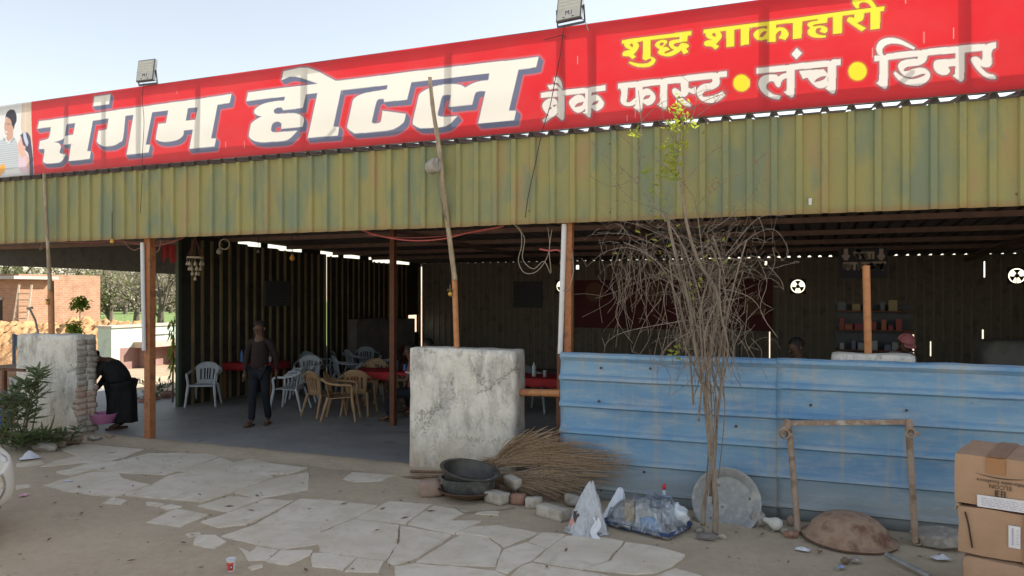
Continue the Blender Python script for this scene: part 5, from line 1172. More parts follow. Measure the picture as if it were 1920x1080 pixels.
def weed(name, label, c, n, spread, h, mat, seed, L=(.06, .14), w_=.016):
    rr = random.Random(seed); t = thing(name, label, 'plant', c); bs, bl = MB(), MB()
    for k in range(n):
        a = rr.uniform(0, 6.28); s0 = Vector((rr.gauss(0, spread*.35), rr.gauss(0, spread*.2), 0)); e = s0+Vector((math.cos(a)*spread*.5, math.sin(a)*spread*.3, rr.uniform(.5, 1)*h)); ps = spline([s0, s0.lerp(e, .5)+Vector((0, 0, h*.1)), e], 4); bs.tube(ps, .004, 4, cap=False)
        for p in ps[2:]:
            for j in range(3): leafquad(bl, p, (rr.gauss(0, 1), rr.gauss(0, 1), rr.uniform(-.1, .9)), rr.uniform(*L), w_)
    bs.build('stems', m_stem, t); bl.build('leaves', mat, t)
weed('low_weed', 'low dark leafy plants at the foot of the left pillar', tuple(G(95, 838)), 9, .5, .32, m_weed, 1, (.1, .2), .022)
weed('low_weed', 'dark grassy clump under the oleander at the left edge', tuple(G(25, 845)), 9, .5, .3, m_weed, 2, (.14, .3), .014)
weed('low_weed', 'green weeds growing among stones outside the side wall', tuple(G(300, 745)), 12, .8, .40, m_weed, 3)
weed('low_weed', 'small weed patch beside the left post', tuple(G(256, 752)), 8, .5, .3, m_weed, 4)
# drooping foliage at the side-wall corner
cdp = D(327, 612, 15.2); t = thing('ashoka_sapling', 'sapling with drooping narrow leaves outside the dark side wall', 'tree', (cdp.x-.05, cdp.y, 0)); rr = random.Random(31); bs, bl = MB(), MB()
bs.tube([(0, 0, 0), (.02, 0, 1.0), (.05, 0, 1.75)], [.022, .017, .008], 7)
for k in range(90):
    z = rr.uniform(.55, 1.75); a = rr.uniform(0, 6.28); leafquad(bl, (.03+.05*math.cos(a), .05*math.sin(a), z), (math.cos(a)*.5, math.sin(a)*.5, -.9), rr.uniform(.14, .22), .017)
bs.build('trunk', m_stem, t); bl.build('leaves', m_mango, t)
# mango sapling with two leaf tufts behind the left pillar
c = D(148, 640, 15.5); t = thing('mango_sapling', 'young mango sapling with two bright leaf tufts behind the left pillar', 'tree', (c.x, c.y, 0)); bs, bl = MB(), MB()
p1_, p2_ = D(150, 566, 15.5)-c*1, D(140, 612, 15.3)-c*1
p1_ = D(150, 568, 15.5)-Vector((c.x, c.y, 0)); p2_ = D(140, 614, 15.3)-Vector((c.x, c.y, 0))
bs.tube([(0, 0, 0), (.02, 0, 1.1), p1_], [.018, .014, .006], 6); bs.tube([(0, 0, .7), p2_], [.012, .006], 6)
for cc_, r, n in ((p1_, .185, 240), (p2_, .17, 200)):
    for k in range(n):
        d = Vector((rr.gauss(0, 1), rr.gauss(0, 1), rr.gauss(0, .8))).normalized(); leafquad(bl, cc_+d*r*rr.uniform(.15, .95), Vector((rr.gauss(0, .7), rr.gauss(0, .7), -.6)), rr.uniform(.08, .13), .026)
bs.build('trunk', m_stem, t); bl.build('leaves', m_mango, t)
# stones by the plants
for k, (px, py, r, lab) in enumerate([(128, 832, .19, 'large tan rock at the foot of the left pillar'), (85, 845, .13, 'flat brown stone edging the planting bed'), (110, 838, .10, 'rounded grey stone between bed rocks'), (175, 826, .09, 'small flat rock before the pillar corner'), (205, 824, .08, 'pale stone flake near the pillar corner')]):
    pebble('bed_stone', lab, px, py, r, m_rub if k % 2 else M('tan_rock', (.33, .26, .19), (.26, .2, .15), 6, .9, .4), sc=(1.3, .8, .55), seed=k+2, nz=.3)
for k, (px, py, r, lab) in enumerate([(290, 752, .12, 'broken brick among weeds near the side wall'), (315, 748, .15, 'brown stone against the side wall corner'), (268, 757, .09, 'small stone right of the left post')]): pebble('bed_stone', lab, px, py, r, m_rbrick, sc=(1.2, .8, .7), seed=k+9)
# blue drum and clothes line things by the left edge
bd = G(5, 805); dr = thing('blue_drum', 'blue plastic drum half hidden by the oleander', 'drum', (bd.x-.05, bd.y+.25, 0)); b = MB(); b.lathe([(0, 0), (.24, 0), (.26, .04), (.26, .3), (.268, .32), (.26, .34), (.255, .58), (.22, .62), (0, .62)], 28); b.build('drum_body', M('blue_plastic', (.02, .06, .22), (.03, .08, .27), 4, .4), dr, smooth=True, auto=40)
b = MB(); b.ring([(.262, .52), (.275, .53), (.275, .56), (.262, .57)], 28); b.build('drum_band', m_orangepipe, dr)
# ------------------------------------------------------------------ plastic chairs
m_cw = M('white_plastic', (.52, .56, .60), (.46, .50, .54), 5, .4); m_ct = M('tan_plastic', (.36, .235, .13), (.31, .20, .11), 5, .45); m_cg = M('grey_plastic', (.36, .40, .44), (.30, .34, .38), 5, .45); m_cm = M('maroon_plastic', (.20, .03, .03), (.15, .025, .025), 5, .45)
def make_chair(label, mat):
    t = thing('plastic_chair', label, 'chair')
    b = MB(); b.grid(lambda u, v: Vector(((u-.5)*(.46+.02*v-.05*v), -.22+.42*v, .425-.03*v-.012*math.sin(math.pi*u)*math.sin(math.pi*v)-(.03 if v < .04 else 0))), 12, 12); b.build('seat', mat, t, smooth=True, solid=.014)
    def back(u, v):
        x = (u-.5)*2; wd = .185+.045*v; top = .84-.10*abs(x)**2.6; z = .40+(top-.40)*v
        return Vector((x*wd, .20+.10*v-.06*x*x*(.4+.6*v), z))
    g = MB(); nu, nv = 17, 14
    g.grid(back, nu, nv); g.f = [f for k, f in enumerate(g.f) if not ((k % nu) in (3, 6, 8, 10, 13) and 3 <= k//nu <= 9)]
    g.build('backrest', mat, t, smooth=True, solid=.012)
    for s_ in (-1, 1):
        b = MB(); b.tube(spline([(s_*.21, .29, .74), (s_*.275, .20, .68), (s_*.295, .02, .645), (s_*.28, -.17, .635), (s_*.265, -.235, .60)], 6), .024, 8); b.v = [(x, y, z) for x, y, z in b.v]; b.build('armrest', mat, t, smooth=True)
        b = MB(); b.tube(spline([(s_*.265, -.235, .60), (s_*.245, -.225, .42), (s_*.265, -.26, .2), (s_*.285, -.29, 0)], 5), [.024]*6+[.028]*4+[.022]*6, 8); b.build('leg', mat, t, smooth=True)
        b = MB(); b.tube(spline([(s_*.20, .19, .42), (s_*.225, .25, .22), (s_*.25, .31, 0)], 5), [.028]*6+[.022]*5, 8); b.build('leg', mat, t, smooth=True)
    return t
FZ = .036
protos = {}
GRP = 'plastic chairs in the eating shed'
def chair(kind, px, py, rz, label):
    mat = {'w': m_cw, 't': m_ct, 'g': m_cg, 'm': m_cm}[kind]
    c = G(px, py, FZ)
    if kind not in protos: o = protos[kind] = make_chair(label, mat)
    else: o = copy_tree(protos[kind])
    o.location = (c.x, c.y, FZ); o.rotation_euler.z = R(rz); o['label'] = label; o['group'] = GRP; o['category'] = 'chair'; return o
chair('w', 383, 760, 30, 'white plastic armchair at the far left facing the yard')
chair('g', 425, 738, 200, 'grey plastic chair behind the left red table')
chair('w', 545, 768, -75, 'white plastic armchair right of the standing man, turned sideways')
chair('w', 566, 752, -60, 'white plastic chair just behind the sideways white one')
chair('t', 607, 780, 160, 'tan plastic armchair nearest the entrance, left of the pair')
chair('t', 640, 787, 115, 'tan plastic armchair turned toward the middle red table')
chair('t', 700, 750, 20, 'tan plastic chair tucked behind the middle red table')
chair('g', 592, 722, 170, 'dark grey chair in the middle row against the ribbed wall')
chair('g', 648, 735, 140, 'grey chair behind the two tan chairs')
chair('g', 690, 738, -60, 'grey plastic chair left of the thin inner post, leaning forward')
chair('g', 716, 730, -70, 'second grey chair nearest the thin inner post')
chair('g', 560, 712, 190, 'grey chair farthest left in the back row')
chair('g', 625, 706, 180, 'grey chair in the back row by the half wall')
chair('t', 762, 775, -65, 'tan plastic chair half hidden by the white pillar')
chair('t', 716, 752, 150, 'tan chair just left of the thin inner post')
chair('m', 775, 700, 180, 'dark red chair in the back corner beside the bright opening')
chair('g', 660, 700, 175, 'grey chair beside the serving table at the back')
chair('w', 578, 738, 30, 'white plastic chair between the sideways white ones and the tan pair')
chair('g', 670, 718, 150, 'grey chair in the third row behind the middle red table')
chair('g', 606, 714, 40, 'grey chair at the bare back table, facing the yard')
chair('g', 690, 708, 200, 'grey chair deep in the back row by the thin inner post')
chair('t', 672, 776, 200, 'tan armchair at the near corner of the middle red table')
chair('g', 1010, 770, 80, 'grey chair by the red table beyond the white pillar')
# ------------------------------------------------------------------ tables with red cloths
m_cloth = M('red_tablecloth', (.36, .022, .025), (.28, .018, .02), 5, .7, .1); m_wood = M('table_wood', (.24, .13, .07), (.18, .10, .055), 9, .7, stretch=(1, 1, .3)); m_dcloth = M('dark_table_top', (.05, .03, .03), (.08, .05, .045), 5, .5)
def make_table(label):
    t = thing('dining_table', label, 'table'); b = MB(); b.box((0, 0, .735), (1.14, .70, .03)); b.build('tabletop', m_wood, t)
    for sx in (-1, 1):
        for sy in (-1, 1): b = MB(); b.box((sx*.52, sy*.30, .36), (.06, .06, .72)); b.build('leg', m_wood, t)
    return t
def cloth(b, w_=1.2, d=.76, h=.15):
    n = 30
    def f(u, v):
        x = (u-.5)*2; y = (v-.5)*2; ex = max(0, abs(x)-.84)/.16; ey = max(0, abs(y)-.78)/.22; e = max(ex, ey)
        fold = .012*math.sin(x*23+y*17)*e
        return Vector((max(-1, min(1, x/.84))*w_/2*(1+fold), max(-1, min(1, y/.78))*d/2*(1+fold), .757-h*e+.012*math.sin(x*15+y*11)*e))
    b.grid(f, n, n)
tproto = None
def table(px, py, rz, label, cl):
    global tproto
    c = G(px, py, FZ)
    if tproto is None: o = tproto = make_table(label)
    else: o = copy_tree(tproto)
    o.location = (c.x, c.y, FZ); o.rotation_euler.z = R(rz); o['label'] = label; o['group'] = 'dining tables in the shed'
    if cl:
        b = MB(); cloth(b); k = b.build('tablecloth', m_cloth, smooth=True, solid=.003); k.location = o.location; k.rotation_euler.z = R(rz); tag(k, cl, 'tablecloth', 'red tablecloths')
    return c
t1 = table(478, 745, 12, 'dining table behind the standing man', 'red cloth on the table behind the standing man')
t2 = table(722, 768, 10, 'dining table at the thin inner post', 'red cloth on the table at the thin inner post')
t3 = table(1000, 785, 5, 'dining table beyond the broad white pillar', 'red cloth on the table beyond the white pillar')
t4 = table(650, 702, 8, 'bare dining table at the back by the half wall', None)
t5 = table(720, 690, 8, 'bare table at the rear wall corner', None)
m_glass = M('steel_tumbler', (.55, .56, .57), (.45, .46, .48), 5, .25, 0, .6); m_bblue = M('blue_bottle', (.05, .16, .42), (.1, .25, .5), 5, .3); m_paleb = M('pale_bottle', (.4, .43, .42), None, 4, .3)
def on_table(c, items):
    for name, lab, cat, dx, dy, prof, mat in items:
        b = MB(); b.lathe(prof, 14); o = b.build(name, mat, smooth=True, auto=40); o.location = (c.x+dx, c.y+dy, FZ+.76); tag(o, lab, cat)
tum = [(0, 0), (.03, 0), (.036, .11), (.033, .11), (.028, .006), (0, .006)]; bot = [(0, 0), (.036, 0), (.038, .17), (.015, .22), (.015, .25), (0, .25)]
on_table(t1, [('water_bottle', 'blue water bottle beside the standing man', 'bottle', -.22, -.15, bot, m_bblue), ('steel_glass', 'left steel glass on the table behind the man', 'glass', .26, .0, tum, m_glass), ('steel_glass', 'right steel glass on the table behind the man', 'glass', .36, .05, tum, m_glass), ('red_jar', 'maroon jar on the table behind the man', 'jar', .12, -.1, [(0, 0), (.05, 0), (.055, .1), (.04, .16), (0, .16)], m_cm)])
on_table(t2, [('water_can', 'small blue can on the middle red table', 'can', .40, .05, [(0, 0), (.033, 0), (.033, .12), (0, .12)], m_bblue), ('water_jug', 'dark jug on the middle red table', 'jug', .3, -.05, [(0, 0), (.05, 0), (.06, .1), (.035, .2), (0, .2)], M('dark_jug', (.03, .03, .035), None, 4, .4))])
on_table(t3, [('clear_bottle', 'clear bottle on the table beyond the white pillar', 'bottle', .05, -.1, bot, m_paleb), ('steel_glass', 'steel glass on the table beyond the white pillar', 'glass', .25, -.1, tum, m_glass)])
on_table(t4, [('steel_glass', 'leftmost glass on the bare back table', 'glass', -.35, 0, tum, m_glass), ('steel_glass', 'second glass on the bare back table', 'glass', -.22, .08, tum, m_glass), ('clear_bottle', 'pale bottle on the bare back table', 'bottle', .3, 0, bot, m_paleb)])
on_table(t5, [('steel_glass', 'left glass on the rear corner table', 'glass', -.3, 0, tum, m_glass), ('steel_glass', 'middle glass on the rear corner table', 'glass', .02, 0, tum, m_glass), ('steel_glass', 'right glass on the rear corner table', 'glass', .3, .1, tum, m_glass)])

# ------------------------------------------------------------------ things on walls and under the roof
m_board = M('dark_menu_board', (.06, .062, .072), (.075, .078, .09), 4, .6); m_chalk = M('dim_board_lettering', (.06, .07, .09), (.045, .05, .07), 6, .8)
a, c = Vector((SX+.06, 0, 0)), None
def side_y(px): 
    # where the sight line of pixel column px meets the side wall
    xc = (px-960)/FPX; k = (xc*CT-ST)/(CT+xc*ST); return (SX+.06)/k
y0, y1 = side_y(496), side_y(543)
zt = CAMZ+(HOR-527)*((y0+y1)/2/(CT+((519-960)/FPX)*ST))/FPX; zb = CAMZ+(HOR-574)*((y0+y1)/2/(CT+((519-960)/FPX)*ST))/FPX
t = thing('menu_board', 'dark menu board hung on the ribbed side wall', 'board', (SX+.06, (y0+y1)/2, zb)); b = MB(); b.bb((SX+.045, y0, zb), (SX+.075, y1, zt)); b.build('panel', m_board, t, world=True)
rr = random.Random(3)
for k in range(7):
    b = MB(); y = y0+.06; z = zt-.08-k*(zt-zb-.1)/7
    while y < y1-.1: l = rr.uniform(.03, .12); b.bb((SX+.0745, y, z-.02), (SX+.078, min(y+l, y1-.05), z)); y += l
    b.build('faint_text_line', m_chalk, t, world=True)
bY = BY-.05
t = thing('menu_board', 'dark menu board on the rear wall left of the red poster', 'board', P(989, 577, bY)); l0, l1 = P(963, 577, bY), P(1016, 527, bY); b = MB(); b.bb((l0.x, bY-.02, l0.z), (l1.x, bY, l1.z)); b.build('panel', m_board, t, world=True)
for k in range(6):
    b = MB(); x = l0.x+.05; z = l1.z-.07-k*(l1.z-l0.z-.1)/6
    while x < l1.x-.08: l = rr.uniform(.03, .12); b.bb((x, bY-.023, z-.02), (min(x+l, l1.x-.04), bY-.0205, z)); x += l
    b.build('faint_text_line', m_chalk, t, world=True)
l0, l1 = P(1078, 614, bY), P(1448, 523, bY)
t = thing('food_poster', 'long dark maroon poster with round dish pictures on the rear wall', 'poster', P(1263, 614, bY)); b = MB(); b.bb((l0.x, bY-.02, l0.z), (l1.x, bY, l1.z)); b.build('poster_sheet', M('maroon_poster', (.115, .018, .022), (.09, .015, .02), 2, .6), t, world=True)
for k, px in enumerate((1115, 1165, 1225, 1290, 1350, 1415)):
    c = P(px, 548 if k < 3 else 572, bY-.022); b = MB(); b.lathe([(0, .006), (.24, .006), (.27, .004), (.28, .002)], 24, Matrix.Rotation(R(90), 3, 'X') , c); b.build('dish_picture', M('dish_print', (.20, .085, .06), (.15, .08, .05), 5, .6), t, world=True)
# cash counter sign
m_nv = M('navy_sign', (.016, .017, .034), (.02, .02, .04), 4, .5); m_cr = M('cream_sign_print', (.42, .36, .32), (.36, .31, .27), 4, .6); sgY = 15.5
l0, l1 = P(1573, 522, sgY), P(1664, 464, sgY)
t = thing('counter_sign', 'dark hanging sign reading cash counter in Devanagari with two down arrows', 'sign', P(1618, 522, sgY)); b = MB(); b.bb((l0.x, sgY, l0.z), (l1.x, sgY+.02, l1.z)); b.build('sign_panel', m_nv, t, world=True)
b = MB(); b.bar((l0.x+.1, sgY+.01, l1.z), (l0.x+.1, sgY+.01, roofz(sgY)), .01); b.bar((l1.x-.1, sgY+.01, l1.z), (l1.x-.1, sgY+.01, roofz(sgY)), .01); b.build('hangers', m_rustdark, t, world=True)
def strokes(*sts):
    global _sk
    b = MB()
    for pts in sts:
        w_ = pts[0]; ps = spline([P(1400+x/3.375, 380+y/3.375, sgY-.004-.0006*_sk) for x, y in pts[1:]], 5) if len(pts) > 3 else [P(1400+x/3.375, 380+y/3.375, sgY-.004-.0006*_sk) for x, y in pts[1:]]
        _sk += 1
        for i in range(len(ps)-1):
            d = (ps[i+1]-ps[i]); d.normalize(); n = Vector((-d.z, 0, d.x))*w_; e = d*w_*.4
            b.add([ps[i]-n-e, ps[i+1]-n+e, ps[i+1]+n+e, ps[i]+n-e], [(0, 1, 2, 3)])
    return b
_sk = 0
W_ = .022
for ax in (628, 852): strokes([.035, (ax, 296), (ax, 332)], [.03, (ax-16, 335), (ax, 358)], [.03, (ax+16, 335), (ax, 358)], [.025, (ax-14, 334), (ax+14, 334)]).build('arrow', m_cr, t, world=True)
strokes([W_, (678, 318), (806, 316)], [W_, (718, 316), (718, 354)], [W_, (716, 326), (700, 324), (686, 334), (700, 344), (716, 338)], [W_, (720, 328), (738, 330), (738, 342), (728, 348)], [W_, (700, 300), (712, 302), (720, 314)], [W_*.8, (690, 298), (702, 305), (714, 316)], 
 [W_, (752, 318), (748, 330), (762, 336), (752, 344), (764, 354)], [W_, (778, 317), (778, 354)], [W_, (800, 316), (800, 354)]).build('first_word', m_cr, t, world=True)
strokes([W_, (612, 384), (880, 380)], [W_, (640, 384), (640, 424)], [W_, (638, 394), (624, 392), (614, 404), (626, 414), (638, 406)], [W_, (642, 396), (660, 398), (658, 410), (648, 416)], [W_, (682, 384), (682, 424)], [W_, (704, 384), (722, 388), (706, 400), (726, 408), (708, 420)], [W_, (752, 384), (752, 424)], [W_, (750, 404), (736, 402), (732, 412)],
 [W_, (800, 384), (780, 392), (782, 410), (800, 412), (810, 400)], [W_, (832, 384), (832, 400), (845, 404), (862, 424)], [W_, (862, 384), (858, 396), (842, 402)]).build('second_word', m_cr, t, world=True)
# exhaust fans in the rear wall
m_fan = M('black_fan_metal', (.02, .02, .02), (.03, .03, .03), 4, .5)
for (px, py), lab in zip(fans, ('round exhaust fan in the rear wall right of the red poster', 'exhaust fan at the right edge of the rear wall', 'exhaust fan half hidden by the white tube beside the fence post')):
    c = P(px, py, BY); t = thing('exhaust_fan', lab, 'fan', (c.x, BY+.01, c.z)); mm = Matrix.Rotation(R(90), 3, 'X')
    b = MB(); n = 32; vs = []
    for j in range(n):
        a = 2*math.pi*j/n; k = .205/max(abs(math.cos(a)), abs(math.sin(a))); vs += [(.175*math.cos(a), 0, .175*math.sin(a)), (k*math.cos(a), 0, k*math.sin(a))]
    b.add(vs, [(2*j, 2*((j+1) % n), 2*((j+1) % n)+1, 2*j+1) for j in range(n)]); b.build('frame', m_fan, t, solid=.01)
    for k in range(3):
        a0 = R(90+120*k); b = MB(); b.grid(lambda u, v: Vector(((.03+.12*v)*math.cos(a0+(u-.5)*(.5+.55*v)), .02*(u-.5), (.03+.12*v)*math.sin(a0+(u-.5)*(.5+.55*v)))), 6, 5); b.build('blade', m_fan, t, solid=.004)
    b = MB(); b.lathe([(0, -.03), (.05, -.03), (.05, .03), (0, .03)], 18, mm); b.bar((0, .02, -.18), (0, .02, 0), .014); b.build('motor', m_fan, t)
# hanging shell ornament, cloth, bulbs
oc = D(366, 444, 11.9); t = thing('shell_chandelier', 'hanging ornament of threads and shells below the fascia', 'ornament', oc); m_sh = M('shell_beads', (.42, .36, .27), (.30, .24, .17), 12, .6); m_th = M('maroon_thread', (.16, .06, .05), None, 4, .8)
b = MB(); zr = -.33
for k in range(8): a = k*math.pi/4; b.tube([(0, 0, 0), (.115*math.cos(a), .115*math.sin(a), zr)], .005, 4)
b.build('threads', m_th, t)
b = MB(); b.ring([(.11, zr-.01), (.125, zr-.01), (.125, zr+.012), (.11, zr+.012)], 20); b.build('hoop', m_sh, t)
for row, (rad, z, n) in enumerate(((.115, -.42, 8), (.085, -.50, 7), (.05, -.58, 5), (.0, -.66, 1))):
    for k in range(n):
        a = 2*math.pi*k/n+row*.4; b = MB(); x, y = rad*math.cos(a), rad*math.sin(a); b.lathe([(0, .035), (.012, .02), (.026, -.015), (.018, -.035), (0, -.04)], 8, None, (x, y, z)); b.tube([(x, y, z+.03), (x*1.1, y*1.1, z+.09)], .004, 4); b.build('shell', m_sh, t, smooth=True)
rc = D(315, 460, 12.2); b = MB(); b.grid(lambda u, v: rc+Vector(((u-.5)*.30, .03*math.sin(u*14), -v*(.24+.05*math.sin(u*9)))), 18, 8); tag(b.build('red_cloth', M('red_rag', (.22, .02, .02), (.17, .018, .018), 6, .85), smooth=True, loc=rc), 'red cloth hanging under the roof right of the left post', 'cloth')
m_yb = M('yellow_bulb', (.6, .36, .06), (.55, .3, .05), 4, .4); m_wb = M('dull_bulb', (.35, .34, .33), None, 4, .35)
def hbulb(px, py, d, lab, mat, r=.035):
    c = D(px, py, d); t = thing('hanging_bulb', lab, 'bulb', c); b = MB(); b.tube([(0, 0, r), (0, 0, roofz(c.y)-c.z-.05)], .006, 5); b.build('cord', m_wire, t)
    b = MB(); b.lathe([(0, -r), (r*.7, -r*.7), (r, 0), (r*.6, r*.8), (r*.35, r*1.3), (0, r*1.4)], 14); b.build('bulb_glass', mat, t, smooth=True)
hbulb(548, 484, 13.5, 'yellow ball bulb hanging before the ribbed wall', m_yb, .05); hbulb(411, 472, 12.8, 'dull bulb hanging right of the shell ornament', m_wb, .05); hbulb(210, 453, 11.2, 'small amber bulb under the fascia between the left posts', m_yb, .03); hbulb(484, 472, 15, 'faint small bulb near the side wall top', m_wb, .03)
b = MB(); c = D(421, 458, 12); b.ring([(.075, -.012), (.09, -.012), (.09, .012), (.075, .012)], 20, Matrix.Rotation(R(90), 3, 'X') @ Matrix.Rotation(R(20), 3, 'Y'), c); tag(b.build('cable_coil', m_wirew, loc=c), 'pale coil of cable hung under the roof left', 'cable')
# lemon and chillies charms on the stub pipes
def charm(px, py, Y, lab):
    c = P(px, py, Y); t = thing('lemon_chilli_charm', lab, 'charm', c); b = MB(); b.blob((0, 0, 0), .026, .05, 1, 2, (1, 1, 1.15)); b.build('lemon', m_yb, t, smooth=True)
    for k in range(4): a = k*1.6; b = MB(); b.tube(spline([(0, 0, .03), (.025*math.cos(a), .02*math.sin(a), .06), (.04*math.cos(a), .03*math.sin(a), .03)], 4), [.006]*4+[.007]*3+[.004]*2, 6); b.build('chilli', M('dull_chilli', (.10, .12, .03), (.16, .10, .03), 6, .6), t, smooth=True)
    b = MB(); b.ring([(.022, -.075), (.028, -.075), (.028, -.065), (.022, -.065)], 14, Matrix.Rotation(R(80), 3, 'X'), (0, 0, 0)); b.tube([(0, 0, -.02), (0, 0, .12)], .003, 4); b.build('thread_ring', m_wirew, t)
charm(844, 551, 8.44, 'lemon and chilli charm tied to the orange pipe on the white pillar'); charm(89, 568, 8.33, 'small charm tied to the orange pipe on the left pillar')
# serving counter at the right and dim stores
cY = 14.2; l0, l1 = P(1565, 700, cY), P(1718, 600, cY)
t = thing('serving_counter', 'dim glass fronted counter with shelves under the counter sign', 'counter', (l0.x, cY, FZ)); b = MB(); b.bb((l0.x, cY, FZ), (l1.x, cY+.6, .95)); b.build('cabinet', M('dim_counter', (.03, .035, .04), (.045, .05, .055), 4, .5), t, world=True, bevel=.01)
b = MB(); b.bb((l0.x+.02, cY+.35, .95), (l1.x-.02, cY+.6, 2.05)); b.build('shelf_back', m_board, t, world=True)
for z in (1.25, 1.6, 1.93): b = MB(); b.bb((l0.x+.02, cY+.05, z), (l1.x-.02, cY+.345, z+.02)); b.build('shelf', m_rustdark, t, world=True)
rr = random.Random(8); k = 0
for z, cols in ((1.62, ((.25, .05, .04), (.3, .1, .05), (.22, .04, .05))), (1.27, ((.25, .26, .27), (.3, .3, .3), (.12, .14, .2))), (1.95, ((.2, .05, .05), (.1, .12, .13), (.26, .2, .1)))):
    x = l0.x+.12
    while x < l1.x-.15:
        w_ = rr.uniform(.06, .14); h = rr.uniform(.08, .2); b = MB(); b.box((0, 0, h/2), (w_, .12, h)); b.box((0, -.061, h*.55), (w_*.7, .004, h*.4)); col = cols[k % 3]; o = b.build('packet', M('packet_%d_%d' % (int(z*100), k % 3), col, None, 6, .5), bevel=.004); o.location = (x, cY+.17, z)
        tag(o, '%s packet on the %s shelf of the dim counter behind the fence' % (('red', 'brown', 'crimson')[k % 3] if z != 1.27 else ('grey', 'white', 'navy')[k % 3], {1.62: 'middle', 1.27: 'lower', 1.95: 'top'}[z]), 'packet', 'packets on the dim counter shelves'); x += w_+rr.uniform(.02, .12); k += 1
b = MB(); c = P(1905, 690, 11.5); rough_block(b, (c.x-.38, 11.3, 0), (c.x+.8, 12.2, 1.62), .05, .14, 4, .15); tag(b.build('clay_oven', M('clay_oven', (.10, .095, .085), (.14, .13, .115), 4, .95, .4), smooth=True), 'dim grey clay oven at the right edge inside the shed', 'oven')
# ------------------------------------------------------------------ people
m_skin = M('brown_skin', (.10, .053, .035), (.125, .066, .045), 8, .6); m_hair = M('black_hair', (.012, .011, .012), (.03, .028, .028), 30, .6, .3); m_greyhair = M('greying_hair', (.02, .018, .018), (.05, .046, .044), 40, .7, .3)
def skin_mesh(name, mat, parent, V, E, rad, root=0, sub=1):
    me = bpy.data.meshes.new(name); me.from_pydata([tuple(v) for v in V], E, []); me.materials.append(mat)
    o = bpy.data.objects.new(name, me); COL.objects.link(o); o.parent = parent
    md = o.modifiers.new('skin', 'SKIN'); md.use_smooth_shade = True; md.branch_smoothing = .4
    for i, r in enumerate(rad): me.skin_vertices[0].data[i].radius = (r, r) if not isinstance(r, tuple) else r
    for i in range(len(V)): me.skin_vertices[0].data[i].use_root = (i == root)
    s_ = o.modifiers.new('sub', 'SUBSURF'); s_.levels = sub; s_.render_levels = sub
    return o
BASE = dict(pelvis=(0, 0, .95), waist=(0, .0, 1.08), chest=(0, .01, 1.28), neck0=(0, .02, 1.43), neck1=(0, .0, 1.50), head=(0, -.02, 1.60),
    shL=(.17, .015, 1.39), elL=(.235, .03, 1.12), wrL=(.245, -.03, .87), haL=(.245, -.05, .78), shR=(-.17, .015, 1.39), elR=(-.235, .03, 1.12), wrR=(-.245, -.03, .87), haR=(-.245, -.05, .78),
    hiL=(.095, 0, .90), knL=(.105, -.03, .50), anL=(.11, .02, .09), toL=(.125, -.13, .03), hiR=(-.095, 0, .90), knR=(-.105, -.03, .50), anR=(-.11, .02, .09), toR=(-.125, -.13, .03))
